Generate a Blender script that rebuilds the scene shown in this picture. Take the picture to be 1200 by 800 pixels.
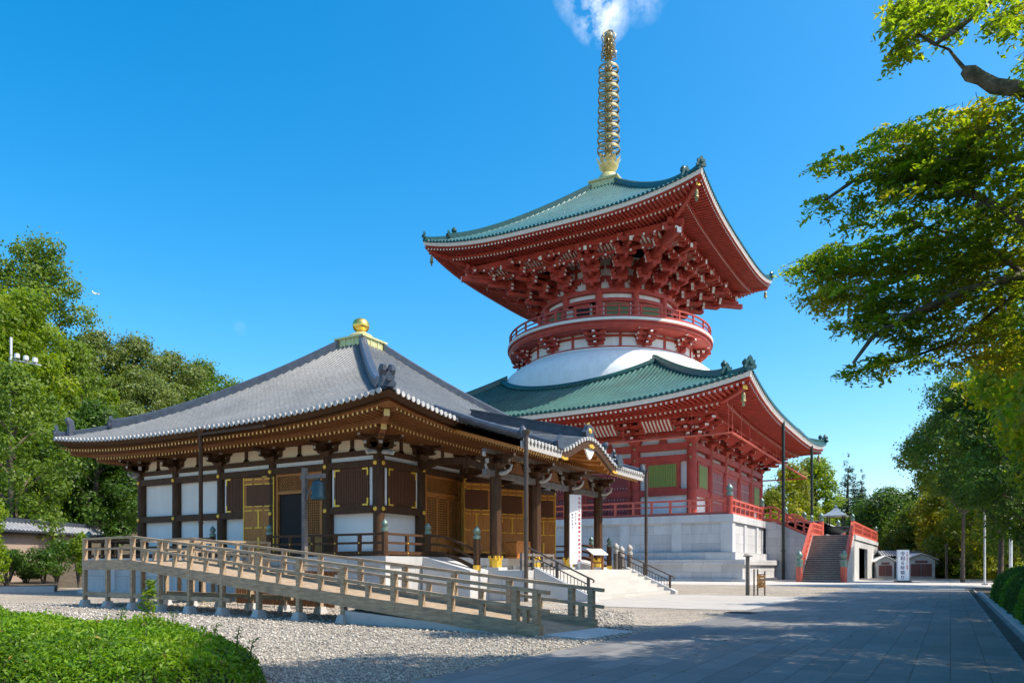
import bpy, math, random
import numpy as np
from mathutils import Vector

# ------------------------------------------------------------------ camera, sky, sun, exposure
SC = bpy.context.scene
COL = SC.collection
for o in list(bpy.data.objects):
    bpy.data.objects.remove(o, do_unlink=True)
R = math.radians
F, CX, HY, CH = 890.0, 600.0, 664.0, 1.35      # focal length in photo pixels, centre column, horizon row, eye height
cam_data = bpy.data.cameras.new('camera')
cam = bpy.data.objects.new('camera', cam_data)
COL.objects.link(cam)
SC.camera = cam
cam.location = (0, 0, CH)
cam.rotation_euler = (R(90), 0, R(30))
cam_data.sensor_width = 36
cam_data.lens = F / 1200 * 36
cam_data.shift_y = (HY - 400) / 1200
cam_data.clip_start = 0.1
cam_data.clip_end = 20000

SUN_AZ, SUN_EL = 13.0, 52.0                    # degrees; azimuth from +X towards +Y
world = bpy.data.worlds.new('World')
SC.world = world
world.use_nodes = True
nt = world.node_tree
nt.nodes.clear()
w_out = nt.nodes.new('ShaderNodeOutputWorld')
w_bg = nt.nodes.new('ShaderNodeBackground')
w_bg.inputs['Strength'].default_value = 0.15
sky = nt.nodes.new('ShaderNodeTexSky')
sky.sky_type = 'NISHITA'
sky.sun_disc = False
sky.sun_elevation = R(SUN_EL)
sky.sun_rotation = R(90 - SUN_AZ)
sky.air_density = 1.0
sky.dust_density = 1.5
sky.ozone_density = 2.2
w_hsv = nt.nodes.new('ShaderNodeHueSaturation')
w_hsv.inputs['Hue'].default_value = 0.490
w_hsv.inputs['Saturation'].default_value = 1.50
w_hsv.inputs['Value'].default_value = 1.20
nt.links.new(sky.outputs[0], w_hsv.inputs['Color'])
# a few small white clouds high in the sky, by direction
w_tc = nt.nodes.new('ShaderNodeTexCoord')
w_nz = nt.nodes.new('ShaderNodeTexNoise')
w_nz.inputs['Scale'].default_value = 26
w_nz.inputs['Detail'].default_value = 9
w_nz.inputs['Roughness'].default_value = 0.62
nt.links.new(w_tc.outputs['Generated'], w_nz.inputs['Vector'])
def cloud_dir(px, py):
    u, v = (px - CX) / F, (HY - py) / F
    t = R(30)
    return Vector((u * math.cos(t) - math.sin(t), u * math.sin(t) + math.cos(t), v)).normalized()
acc = None
for (px, py, rad, amp) in ((704, 12, 0.036, 1.2), (694, -20, 0.045, 0.9), (752, -6, 0.03, 0.45), (281, 385, 0.010, 0.12)):
    d = cloud_dir(px, py)
    vd = nt.nodes.new('ShaderNodeVectorMath'); vd.operation = 'DISTANCE'
    nt.links.new(w_tc.outputs['Generated'], vd.inputs[0]); vd.inputs[1].default_value = d
    mr = nt.nodes.new('ShaderNodeMapRange')
    mr.inputs['From Min'].default_value = rad; mr.inputs['From Max'].default_value = rad * 0.15
    mr.inputs['To Min'].default_value = 0; mr.inputs['To Max'].default_value = amp
    nt.links.new(vd.outputs['Value'], mr.inputs['Value'])
    if acc is None:
        acc = mr.outputs[0]
    else:
        ad = nt.nodes.new('ShaderNodeMath'); ad.operation = 'MAXIMUM'
        nt.links.new(acc, ad.inputs[0]); nt.links.new(mr.outputs[0], ad.inputs[1]); acc = ad.outputs[0]
nr = nt.nodes.new('ShaderNodeMapRange')
nr.inputs['From Min'].default_value = 0.40; nr.inputs['From Max'].default_value = 0.64
nt.links.new(w_nz.outputs['Fac'], nr.inputs['Value'])
ml = nt.nodes.new('ShaderNodeMath'); ml.operation = 'MULTIPLY'
nt.links.new(acc, ml.inputs[0]); nt.links.new(nr.outputs[0], ml.inputs[1])
w_mix = nt.nodes.new('ShaderNodeMixRGB')
nt.links.new(ml.outputs[0], w_mix.inputs['Fac'])
nt.links.new(w_hsv.outputs[0], w_mix.inputs['Color1'])
w_mix.inputs['Color2'].default_value = (6.5, 6.8, 7.2, 1)
nt.links.new(w_mix.outputs[0], w_bg.inputs['Color'])
nt.links.new(w_bg.outputs[0], w_out.inputs['Surface'])

sun_data = bpy.data.lights.new('sun', 'SUN')
sun_data.energy = 4.5
sun_data.angle = R(0.5)
sun_data.color = (1.0, 0.91, 0.78)
sun = bpy.data.objects.new('sun', sun_data)
COL.objects.link(sun)
sd = Vector((math.cos(R(SUN_EL)) * math.cos(R(SUN_AZ)), math.cos(R(SUN_EL)) * math.sin(R(SUN_AZ)), math.sin(R(SUN_EL))))
sun.rotation_euler = (-sd).to_track_quat('-Z', 'Y').to_euler()
sun.location = (40, 10, 60)
SC.view_settings.view_transform = 'Standard'
SC.view_settings.look = 'None'
SC.view_settings.gamma = 1
SC.view_settings.exposure = 0.6
SC.cycles.max_bounces = 6
SC.cycles.diffuse_bounces = 4
SC.cycles.glossy_bounces = 3
SC.cycles.transmission_bounces = 4
SC.cycles.transparent_max_bounces = 6
SC.cycles.use_denoising = True
SC.cycles.use_adaptive_sampling = True
SC.cycles.adaptive_threshold = 0.02

# ------------------------------------------------------------------ helpers
def at(px, py, d):
    """world point that shows at photo pixel (px, py) at depth d"""
    u = (px - CX) / F * d
    c, s = math.cos(R(30)), math.sin(R(30))
    return Vector((u * c - d * s, u * s + d * c, CH + (HY - py) / F * d))

def tag(o, label=None, cat=None, group=None, kind=None):
    if label: o['label'] = label
    if cat: o['category'] = cat
    if group: o['group'] = group
    if kind: o['kind'] = kind
    return o

def thing(name, label, cat, loc=(0, 0, 0), rz=0, group=None):
    o = bpy.data.objects.new(name, None)
    o.empty_display_size = 0.3
    COL.objects.link(o)
    o.location = loc
    o.rotation_euler = (0, 0, rz)
    return tag(o, label, cat, group)

def copy_tree(o, parent=None):
    c = o.copy(); COL.objects.link(c); c.parent = parent
    for ch in list(o.children):
        copy_tree(ch, c)
    return c

class MB:
    """collects shapes, then links them as ONE mesh object; ftf maps (s, a) of face k of a square building"""
    def __init__(self):
        self.v, self.f, self.m = [], [], []
        self.mat = 0
        self.k = None
        self.org = (0.0, 0.0, 0.0)
        self.ang = 0.0
        self.cuts = []
    def cut(self):
        """starts the next separate piece"""
        if not self.cuts or self.cuts[-1] != (len(self.v), len(self.f)):
            self.cuts.append((len(self.v), len(self.f)))
    def build_each(self, name, mats, parent=None, smooth=False):
        """one mesh object per piece"""
        cs = ([] if self.cuts and self.cuts[0] == (0, 0) else [(0, 0)]) + self.cuts + [(len(self.v), len(self.f))]
        res = []
        for (v0, f0), (v1, f1) in zip(cs[:-1], cs[1:]):
            if v1 == v0: continue
            q = MB()
            q.v = self.v[v0:v1]; q.f = [[i - v0 for i in f] for f in self.f[f0:f1]]; q.m = self.m[f0:f1]
            res.append(q.build(name, mats, parent, smooth))
        return res
    def P(self, p):
        x, y, z = p
        if self.k is not None:
            s, a = x, y
            x, y = ((s, -a), (a, s), (-s, a), (-a, -s))[self.k]
        if self.ang:
            c, s_ = math.cos(self.ang), math.sin(self.ang)
            x, y = x * c - y * s_, x * s_ + y * c
        return (x + self.org[0], y + self.org[1], z + self.org[2])
    def add(self, vs, fs, mat=None):
        n = len(self.v)
        self.v += [self.P(p) for p in vs]
        flip = self.k is not None
        for i, f in enumerate(fs):
            f = [n + j for j in f]
            if flip: f.reverse()
            self.f.append(f)
            mm = self.mat if mat is None else (mat[i] if isinstance(mat, (list, tuple)) else mat)
            self.m.append(mm)
    def box(self, x0, x1, y0, y1, z0, z1, mat=None):
        if x0 > x1: x0, x1 = x1, x0
        if y0 > y1: y0, y1 = y1, y0
        vs = [(x0, y0, z0), (x1, y0, z0), (x1, y1, z0), (x0, y1, z0), (x0, y0, z1), (x1, y0, z1), (x1, y1, z1), (x0, y1, z1)]
        self.add(vs, [(0, 3, 2, 1), (4, 5, 6, 7), (0, 1, 5, 4), (1, 2, 6, 5), (2, 3, 7, 6), (3, 0, 4, 7)], mat)
    def hexa(self, vs, mat=None):
        self.add(vs, [(0, 3, 2, 1), (4, 5, 6, 7), (0, 1, 5, 4), (1, 2, 6, 5), (2, 3, 7, 6), (3, 0, 4, 7)], mat)
    def frust(self, cx, cy, z0, z1, a0, b0, a1, b1, mat=None):
        vs = [(cx - a0, cy - b0, z0), (cx + a0, cy - b0, z0), (cx + a0, cy + b0, z0), (cx - a0, cy + b0, z0),
              (cx - a1, cy - b1, z1), (cx + a1, cy - b1, z1), (cx + a1, cy + b1, z1), (cx - a1, cy + b1, z1)]
        self.hexa(vs, mat)
    def beam(self, p0, p1, w, h, mat=None, endmat=None, up=(0, 0, 1)):
        """box along p0-p1, w wide, h high, centred on the axis; endmat paints the end at p1"""
        p0, p1 = Vector(p0), Vector(p1)
        d = (p1 - p0).normalized()
        side = d.cross(Vector(up))
        if side.length < 1e-5: side = Vector((1, 0, 0))
        side.normalize()
        upv = side.cross(d)
        vs = []
        for p in (p0, p1):
            for sx, sz in ((-1, -1), (1, -1), (1, 1), (-1, 1)):
                vs.append(tuple(p + side * (sx * w / 2) + upv * (sz * h / 2)))
        m = self.mat if mat is None else mat
        e = m if endmat is None else endmat
        self.add(vs, [(0, 1, 2, 3), (7, 6, 5, 4), (1, 0, 4, 5), (2, 1, 5, 6), (3, 2, 6, 7), (0, 3, 7, 4)], [m, e, m, m, m, m])
    def tube(self, pts, r, n=8, mat=None, caps=True):
        pts = [Vector(p) for p in pts]
        rs = r if isinstance(r, (list, tuple)) else [r] * len(pts)
        vs, fs = [], []
        prev = None
        for i, p in enumerate(pts):
            d = (pts[min(i + 1, len(pts) - 1)] - pts[max(i - 1, 0)]).normalized()
            ref = Vector((0, 0, 1)) if abs(d.z) < 0.95 else Vector((1, 0, 0))
            if prev is not None:
                a = (prev - d * prev.dot(d))
                a = a.normalized() if a.length > 1e-4 else d.cross(ref).normalized()
            else:
                a = d.cross(ref).normalized()
            prev = a
            b = d.cross(a)
            for j in range(n):
                t = 2 * math.pi * j / n
                vs.append(tuple(p + a * (math.cos(t) * rs[i]) + b * (math.sin(t) * rs[i])))
        for i in range(len(pts) - 1):
            for j in range(n):
                fs.append((i * n + j, i * n + (j + 1) % n, (i + 1) * n + (j + 1) % n, (i + 1) * n + j))
        if caps:
            fs.append(tuple(reversed(range(n)))); fs.append(tuple(range((len(pts) - 1) * n, len(pts) * n)))
        self.add(vs, fs, mat)
    def lathe(self, prof, n=24, c=(0, 0), mat=None, mats=None, caps=True):
        """prof: list of (r, z) from bottom to top"""
        vs, fs, ms = [], [], []
        for (r, z) in prof:
            for j in range(n):
                t = 2 * math.pi * j / n
                vs.append((c[0] + r * math.cos(t), c[1] + r * math.sin(t), z))
        for i in range(len(prof) - 1):
            for j in range(n):
                fs.append((i * n + j, i * n + (j + 1) % n, (i + 1) * n + (j + 1) % n, (i + 1) * n + j))
                ms.append((mats[i] if mats else (self.mat if mat is None else mat)))
        if not caps:
            self.add(vs, fs, ms); return
        fs.append(tuple(reversed(range(n)))); ms.append(ms[0])
        fs.append(tuple(range((len(prof) - 1) * n, len(prof) * n))); ms.append(ms[-1])
        self.add(vs, fs, ms)
    def prism(self, poly, axis_o, ax, ay, az, depth, mat=None, capmat=None):
        """extrude a 2D polygon lying in plane (ax, ay) from origin axis_o by depth along az"""
        o, ax, ay, az = Vector(axis_o), Vector(ax), Vector(ay), Vector(az)
        n = len(poly)
        vs = [tuple(o + ax * p[0] + ay * p[1]) for p in poly] + [tuple(o + ax * p[0] + ay * p[1] + az * depth) for p in poly]
        m = self.mat if mat is None else mat
        cm = m if capmat is None else capmat
        fs = [tuple(reversed(range(n))), tuple(range(n, 2 * n))] + [(i, (i + 1) % n, n + (i + 1) % n, n + i) for i in range(n)]
        self.add(vs, fs, [cm, cm] + [m] * n)
    def arm(self, c, ax, L, w, h, mat=0, endmat=1):
        """bracket arm: horizontal bar centred at c along unit ax, lower ends cut back, painted end faces"""
        c, ax = Vector(c), Vector(ax)
        sd_ = Vector((-ax.y, ax.x, 0))
        k = h * 0.75
        prof = [(-L / 2, h * 0.38), (-L / 2 + k * 0.35, h * 0.1), (-L / 2 + k, 0), (L / 2 - k, 0), (L / 2 - k * 0.35, h * 0.1), (L / 2, h * 0.38), (L / 2, h), (-L / 2, h)]
        n = len(prof)
        vs = [tuple(c + ax * p[0] + sd_ * (-w / 2) + Vector((0, 0, p[1]))) for p in prof] + [tuple(c + ax * p[0] + sd_ * (w / 2) + Vector((0, 0, p[1]))) for p in prof]
        fs = [tuple(range(n)), tuple(reversed(range(n, 2 * n)))]
        ms = [mat, mat]
        for i in range(n):
            fs.append((n + i, n + (i + 1) % n, (i + 1) % n, i))
            ms.append(endmat if i in (0, 5, 7) else mat)
        self.add(vs, fs, ms)
    def build(self, name, mats, parent=None, smooth=False, loc=None):
        me = bpy.data.meshes.new(name)
        me.from_pydata(self.v, [], self.f)
        mats = mats if isinstance(mats, (list, tuple)) else [mats]
        for m in mats: me.materials.append(m)
        if len(mats) > 1:
            me.polygons.foreach_set('material_index', self.m)
        if smooth:
            me.shade_smooth() if hasattr(me, 'shade_smooth') else None
            try:
                me.set_sharp_from_angle(angle=R(smooth if smooth is not True else 40))
            except Exception:
                pass
        me.update()
        o = bpy.data.objects.new(name, me)
        COL.objects.link(o)
        o.parent = parent
        if loc: o.location = loc
        return o

# ------------------------------------------------------------------ materials
def new_mat(name):
    m = bpy.data.materials.new(name)
    m.use_nodes = True
    t = m.node_tree
    b = t.nodes['Principled BSDF']
    return m, t, b

def N(t, kind, **kw):
    n = t.nodes.new(kind)
    for k, v in kw.items():
        if k in n.inputs: n.inputs[k].default_value = v
        else: setattr(n, k, v)
    return n

def surf(name, col, rough=0.6, metal=0.0, var=0.18, scale=3.0, bump=0.0, bscale=30.0, dirt=None, stretch=None, spec=0.5, dirt_amt=0.35, dscale=0.6, dstretch=(1.6, 1.6, 0.35)):
    """base colour with noise variation, slight dirt patches and bump"""
    m, t, b = new_mat(name)
    b.inputs['Roughness'].default_value = rough
    b.inputs['Metallic'].default_value = metal
    b.inputs['Specular IOR Level'].default_value = spec
    tc = N(t, 'ShaderNodeTexCoord')
    src = tc.outputs['Object']
    if stretch:
        mp = N(t, 'ShaderNodeMapping'); mp.inputs['Scale'].default_value = stretch
        t.links.new(src, mp.inputs['Vector']); src = mp.outputs[0]
    nz = N(t, 'ShaderNodeTexNoise', Scale=scale, Detail=6.0, Roughness=0.6)
    t.links.new(src, nz.inputs['Vector'])
    mr = N(t, 'ShaderNodeMapRange'); mr.inputs['From Min'].default_value = 0.3; mr.inputs['From Max'].default_value = 0.7
    mr.inputs['To Min'].default_value = 1 - var; mr.inputs['To Max'].default_value = 1 + var
    t.links.new(nz.outputs['Fac'], mr.inputs['Value'])
    mx = N(t, 'ShaderNodeMixRGB', blend_type='MULTIPLY'); mx.inputs['Fac'].default_value = 1
    mx.inputs['Color1'].default_value = (*col, 1)
    t.links.new(mr.outputs[0], mx.inputs['Color2'])
    out = mx.outputs[0]
    if dirt:
        n2 = N(t, 'ShaderNodeTexNoise', Scale=dscale, Detail=8.0, Roughness=0.7)
        m6 = N(t, 'ShaderNodeMapping'); m6.inputs['Scale'].default_value = dstretch
        t.links.new(tc.outputs['Object'], m6.inputs['Vector']); t.links.new(m6.outputs[0], n2.inputs['Vector'])
        r2 = N(t, 'ShaderNodeMapRange'); r2.inputs['From Min'].default_value = 0.48; r2.inputs['From Max'].default_value = 0.72
        r2.inputs['To Max'].default_value = dirt_amt
        t.links.new(n2.outputs['Fac'], r2.inputs['Value'])
        m2 = N(t, 'ShaderNodeMixRGB'); m2.inputs['Color2'].default_value = (*dirt, 1)
        t.links.new(r2.outputs[0], m2.inputs['Fac']); t.links.new(out, m2.inputs['Color1'])
        out = m2.outputs[0]
    t.links.new(out, b.inputs['Base Color'])
    if bump:
        n3 = N(t, 'ShaderNodeTexNoise', Scale=bscale, Detail=4.0)
        t.links.new(src, n3.inputs['Vector'])
        bp = N(t, 'ShaderNodeBump'); bp.inputs['Strength'].default_value = bump; bp.inputs['Distance'].default_value = 0.02
        t.links.new(n3.outputs['Fac'], bp.inputs['Height']); t.links.new(bp.outputs[0], b.inputs['Normal'])
    return m

def blocks(name, col, bw, bh, mortar, mcol, rough=0.7, var=0.12, bump=0.3, plane='xz', offset=0.5, msize=0.008, fine=60, dirt=(0.2, 0.19, 0.17), dirt_amt=0.3):
    """stone slabs / courses: brick texture in object space"""
    m, t, b = new_mat(name)
    b.inputs['Roughness'].default_value = rough
    tc = N(t, 'ShaderNodeTexCoord')
    sx = N(t, 'ShaderNodeSeparateXYZ'); t.links.new(tc.outputs['Object'], sx.inputs[0])
    cb = N(t, 'ShaderNodeCombineXYZ')
    if plane == 'xy':
        t.links.new(sx.outputs['Y'], cb.inputs[0]); t.links.new(sx.outputs['X'], cb.inputs[1])
    else:
        ad = N(t, 'ShaderNodeMath', operation='ADD'); t.links.new(sx.outputs['X'], ad.inputs[0]); t.links.new(sx.outputs['Y'], ad.inputs[1])
        t.links.new(ad.outputs[0], cb.inputs[0]); t.links.new(sx.outputs['Z'], cb.inputs[1])
    br = N(t, 'ShaderNodeTexBrick')
    br.offset = offset
    br.inputs['Scale'].default_value = 1.0
    br.inputs['Brick Width'].default_value = bw; br.inputs['Row Height'].default_value = bh
    br.inputs['Mortar Size'].default_value = msize; br.inputs['Mortar Smooth'].default_value = 0.2
    br.inputs['Bias'].default_value = 0.0
    br.inputs['Color1'].default_value = (*[c * (1 - var) for c in col], 1)
    br.inputs['Color2'].default_value = (*[c * (1 + var) for c in col], 1)
    br.inputs['Mortar'].default_value = (*mcol, 1)
    t.links.new(cb.outputs[0], br.inputs['Vector'])
    nz = N(t, 'ShaderNodeTexNoise', Scale=0.9, Detail=8.0, Roughness=0.7)
    m6 = N(t, 'ShaderNodeMapping'); m6.inputs['Scale'].default_value = (1, 1, 1) if plane == 'xy' else (1.5, 1.5, 0.3)
    t.links.new(tc.outputs['Object'], m6.inputs['Vector']); t.links.new(m6.outputs[0], nz.inputs['Vector'])
    mr = N(t, 'ShaderNodeMapRange'); mr.inputs['From Min'].default_value = 0.45; mr.inputs['From Max'].default_value = 0.75; mr.inputs['To Max'].default_value = dirt_amt
    t.links.new(nz.outputs['Fac'], mr.inputs['Value'])
    mx = N(t, 'ShaderNodeMixRGB'); mx.inputs['Color2'].default_value = (*dirt, 1)
    t.links.new(mr.outputs[0], mx.inputs['Fac']); t.links.new(br.outputs['Color'], mx.inputs['Color1'])
    n4 = N(t, 'ShaderNodeTexNoise', Scale=float(fine), Detail=3.0); t.links.new(tc.outputs['Object'], n4.inputs['Vector'])
    r4 = N(t, 'ShaderNodeMapRange'); r4.inputs['From Min'].default_value = 0.3; r4.inputs['From Max'].default_value = 0.7; r4.inputs['To Min'].default_value = 0.85; r4.inputs['To Max'].default_value = 1.15
    t.links.new(n4.outputs['Fac'], r4.inputs['Value'])
    m5 = N(t, 'ShaderNodeMixRGB', blend_type='MULTIPLY'); m5.inputs['Fac'].default_value = 1
    t.links.new(mx.outputs[0], m5.inputs['Color1']); t.links.new(r4.outputs[0], m5.inputs['Color2'])
    t.links.new(m5.outputs[0], b.inputs['Base Color'])
    bp = N(t, 'ShaderNodeBump'); bp.inputs['Strength'].default_value = bump; bp.inputs['Distance'].default_value = 0.01; bp.invert = True
    t.links.new(br.outputs['Fac'], bp.inputs['Height'])
    b2 = N(t, 'ShaderNodeBump'); b2.inputs['Strength'].default_value = 0.25; b2.inputs['Distance'].default_value = 0.006
    t.links.new(n4.outputs['Fac'], b2.inputs['Height']); t.links.new(bp.outputs[0], b2.inputs['Normal'])
    t.links.new(b2.outputs[0], b.inputs['Normal'])
    return m

def tile_mat(name, col, rough, pitch, var=0.25, light=None, ends=0.0):
    """roof tile: courses stepped by the 'course' attribute (distance from the ridge), patchy colour"""
    m, t, b = new_mat(name)
    b.inputs['Roughness'].default_value = rough
    b.inputs['Specular IOR Level'].default_value = 0.6
    at_ = N(t, 'ShaderNodeAttribute'); at_.attribute_name = 'course'
    dv = N(t, 'ShaderNodeMath', operation='DIVIDE'); dv.inputs[1].default_value = pitch
    t.links.new(at_.outputs['Fac'], dv.inputs[0])
    fr = N(t, 'ShaderNodeMath', operation='FRACT'); t.links.new(dv.outputs[0], fr.inputs[0])
    tc = N(t, 'ShaderNodeTexCoord')
    n1 = N(t, 'ShaderNodeTexNoise', Scale=0.35, Detail=6.0, Roughness=0.65); t.links.new(tc.outputs['Object'], n1.inputs['Vector'])
    n2 = N(t, 'ShaderNodeTexNoise', Scale=7.0, Detail=3.0); t.links.new(tc.outputs['Object'], n2.inputs['Vector'])
    ad = N(t, 'ShaderNodeMath', operation='ADD'); t.links.new(n1.outputs['Fac'], ad.inputs[0]); t.links.new(n2.outputs['Fac'], ad.inputs[1])
    mr = N(t, 'ShaderNodeMapRange'); mr.inputs['From Min'].default_value = 0.7; mr.inputs['From Max'].default_value = 1.3
    mr.inputs['To Min'].default_value = 1 - var; mr.inputs['To Max'].default_value = 1 + var
    t.links.new(ad.outputs[0], mr.inputs['Value'])
    # dark joint line at each course end
    jl = N(t, 'ShaderNodeMapRange'); jl.inputs['From Min'].default_value = 0.86; jl.inputs['From Max'].default_value = 0.98; jl.inputs['To Min'].default_value = 1.0; jl.inputs['To Max'].default_value = 0.72
    t.links.new(fr.outputs[0], jl.inputs['Value'])
    mm = N(t, 'ShaderNodeMath', operation='MULTIPLY'); t.links.new(mr.outputs[0], mm.inputs[0]); t.links.new(jl.outputs[0], mm.inputs[1])
    mx = N(t, 'ShaderNodeMixRGB', blend_type='MULTIPLY'); mx.inputs['Fac'].default_value = 1; mx.inputs['Color1'].default_value = (*col, 1)
    t.links.new(mm.outputs[0], mx.inputs['Color2'])
    t.links.new(mx.outputs[0], b.inputs['Base Color'])
    bp = N(t, 'ShaderNodeBump'); bp.inputs['Strength'].default_value = 0.6; bp.inputs['Distance'].default_value = 0.03
    t.links.new(fr.outputs[0], bp.inputs['Height']); t.links.new(bp.outputs[0], b.inputs['Normal'])
    return m

def leaf_mat(name, c_dark, c_light, trans=0.35, yellow=None, yamt=0.0, yscale=0.5, rough=0.5):
    m, t, b = new_mat(name)
    out = t.nodes['Material Output']
    b.inputs['Roughness'].default_value = rough
    b.inputs['Specular IOR Level'].default_value = 0.35
    g = N(t, 'ShaderNodeNewGeometry')
    mx = N(t, 'ShaderNodeMixRGB'); mx.inputs['Color1'].default_value = (*c_dark, 1); mx.inputs['Color2'].default_value = (*c_light, 1)
    t.links.new(g.outputs['Random Per Island'], mx.inputs['Fac'])
    col = mx.outputs[0]
    tc = N(t, 'ShaderNodeTexCoord')
    n1 = N(t, 'ShaderNodeTexNoise', Scale=yscale, Detail=3.0); t.links.new(tc.outputs['Object'], n1.inputs['Vector'])
    r1 = N(t, 'ShaderNodeMapRange'); r1.inputs['From Min'].default_value = 0.3; r1.inputs['From Max'].default_value = 0.7; r1.inputs['To Min'].default_value = 0.7; r1.inputs['To Max'].default_value = 1.3
    t.links.new(n1.outputs['Fac'], r1.inputs['Value'])
    m3 = N(t, 'ShaderNodeMixRGB', blend_type='MULTIPLY'); m3.inputs['Fac'].default_value = 1
    t.links.new(col, m3.inputs['Color1']); t.links.new(r1.outputs[0], m3.inputs['Color2']); col = m3.outputs[0]
    if yellow:
        r = N(t, 'ShaderNodeMapRange'); r.inputs['From Min'].default_value = 0.52; r.inputs['From Max'].default_value = 0.68; r.inputs['To Max'].default_value = yamt
        t.links.new(n1.outputs['Fac'], r.inputs['Value'])
        m2 = N(t, 'ShaderNodeMixRGB'); m2.inputs['Color2'].default_value = (*yellow, 1)
        t.links.new(r.outputs[0], m2.inputs['Fac']); t.links.new(col, m2.inputs['Color1']); col = m2.outputs[0]
    t.links.new(col, b.inputs['Base Color'])
    tr = N(t, 'ShaderNodeBsdfTranslucent')
    br = N(t, 'ShaderNodeMixRGB', blend_type='MULTIPLY'); br.inputs['Fac'].default_value = 1; br.inputs['Color2'].default_value = (2.3, 2.2, 0.9, 1)
    t.links.new(col, br.inputs['Color1']); t.links.new(br.outputs[0], tr.inputs['Color'])
    ms = N(t, 'ShaderNodeMixShader'); ms.inputs['Fac'].default_value = trans
    t.links.new(b.outputs[0], ms.inputs[1]); t.links.new(tr.outputs[0], ms.inputs[2])
    t.links.new(ms.outputs[0], out.inputs['Surface'])
    return m

def gravel_mat(name, col, scale=28.0):
    m, t, b = new_mat(name)
    b.inputs['Roughness'].default_value = 0.85
    tc = N(t, 'ShaderNodeTexCoord')
    v = N(t, 'ShaderNodeTexVoronoi', Scale=scale); t.links.new(tc.outputs['Object'], v.inputs['Vector'])
    rgb = N(t, 'ShaderNodeSeparateColor'); t.links.new(v.outputs['Color'], rgb.inputs[0])
    mr = N(t, 'ShaderNodeMapRange'); mr.inputs['To Min'].default_value = 0.45; mr.inputs['To Max'].default_value = 1.5
    t.links.new(rgb.outputs[0], mr.inputs['Value'])
    n = N(t, 'ShaderNodeTexNoise', Scale=0.35, Detail=5.0); t.links.new(tc.outputs['Object'], n.inputs['Vector'])
    r2 = N(t, 'ShaderNodeMapRange'); r2.inputs['From Min'].default_value = 0.3; r2.inputs['From Max'].default_value = 0.7; r2.inputs['To Min'].default_value = 0.8; r2.inputs['To Max'].default_value = 1.15
    t.links.new(n.outputs['Fac'], r2.inputs['Value'])
    mm = N(t, 'ShaderNodeMath', operation='MULTIPLY'); t.links.new(mr.outputs[0], mm.inputs[0]); t.links.new(r2.outputs[0], mm.inputs[1])
    mx = N(t, 'ShaderNodeMixRGB', blend_type='MULTIPLY'); mx.inputs['Fac'].default_value = 1; mx.inputs['Color1'].default_value = (*col, 1)
    t.links.new(mm.outputs[0], mx.inputs['Color2'])
    h = N(t, 'ShaderNodeMixRGB'); h.inputs['Fac'].default_value = 0.12; t.links.new(mx.outputs[0], h.inputs['Color1'])
    t.links.new(v.outputs['Color'], h.inputs['Color2'])
    t.links.new(mx.outputs[0], b.inputs['Base Color'])
    bp = N(t, 'ShaderNodeBump'); bp.inputs['Strength'].default_value = 1.0; bp.inputs['Distance'].default_value = 0.03; bp.invert = True
    t.links.new(v.outputs['Distance'], bp.inputs['Height']); t.links.new(bp.outputs[0], b.inputs['Normal'])
    return m

RED = surf('red_lacquer', (0.44, 0.06, 0.04), 0.55, var=0.2, scale=1.4, bump=0.08, dirt=(0.30, 0.07, 0.055), dirt_amt=0.6, dscale=0.8, spec=0.3)
RED_D = surf('dark_red_door', (0.26, 0.02, 0.022), 0.45, var=0.1)
RED_R = surf('orange_red_rail', (0.56, 0.10, 0.06), 0.55, var=0.18, scale=2.0, dirt=(0.4, 0.13, 0.1), dirt_amt=0.6, dscale=1.5)
WHITE = surf('white_plaster', (0.76, 0.76, 0.74), 0.8, var=0.05, scale=0.8, dirt=(0.5, 0.48, 0.44), dirt_amt=0.35)
WHITE_END = surf('white_paint_end', (0.8, 0.77, 0.7), 0.7, var=0.08)
DOME = blocks('white_dome_plaster', (0.78, 0.78, 0.76), 2.8, 0.95, 0.012, (0.64, 0.64, 0.62), 0.75, 0.015, 0.15, msize=0.012, dirt=(0.5, 0.5, 0.48), dirt_amt=0.45)
GREEN = tile_mat('green_copper_tile', (0.032, 0.108, 0.094), 0.32, 0.62, 0.4)
GREEN_D = surf('dark_green_ridge', (0.012, 0.07, 0.062), 0.35, var=0.3, scale=2.0)
CREAM = surf('cream_fascia', (0.7, 0.66, 0.6), 0.6, var=0.06)
GREEN_W = surf('olive_green_window', (0.24, 0.29, 0.05), 0.5, var=0.05)
GREEN_W2 = surf('deep_green_window', (0.07, 0.17, 0.045), 0.45, var=0.06)
GOLD = surf('gold_metal', (0.85, 0.58, 0.14), 0.3, 0.9, var=0.1)
GOLDP = surf('gold_fitting', (0.85, 0.52, 0.06), 0.42, 0.35, var=0.1)
GILT = surf('aged_gilt_bronze', (0.36, 0.28, 0.12), 0.4, 0.5, var=0.35, scale=2.5, dirt=(0.1, 0.13, 0.08), dirt_amt=0.6)
GILT_B = surf('pale_gilt_box', (0.62, 0.55, 0.25), 0.42, 0.45, var=0.15)
VERD = surf('green_bronze_cap', (0.16, 0.24, 0.2), 0.45, 0.4, var=0.3, scale=9)
BRONZE = surf('dark_bronze', (0.045, 0.055, 0.055), 0.4, 0.6, var=0.25)
BELLM = surf('blue_green_bronze', (0.035, 0.075, 0.085), 0.45, 0.4, var=0.3)
STONE = blocks('granite_blocks', (0.49, 0.49, 0.485), 1.9, 0.9, 0.01, (0.27, 0.27, 0.27), 0.75, 0.11, 0.5, msize=0.014, dirt=(0.30, 0.29, 0.27), dirt_amt=0.55)
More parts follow.
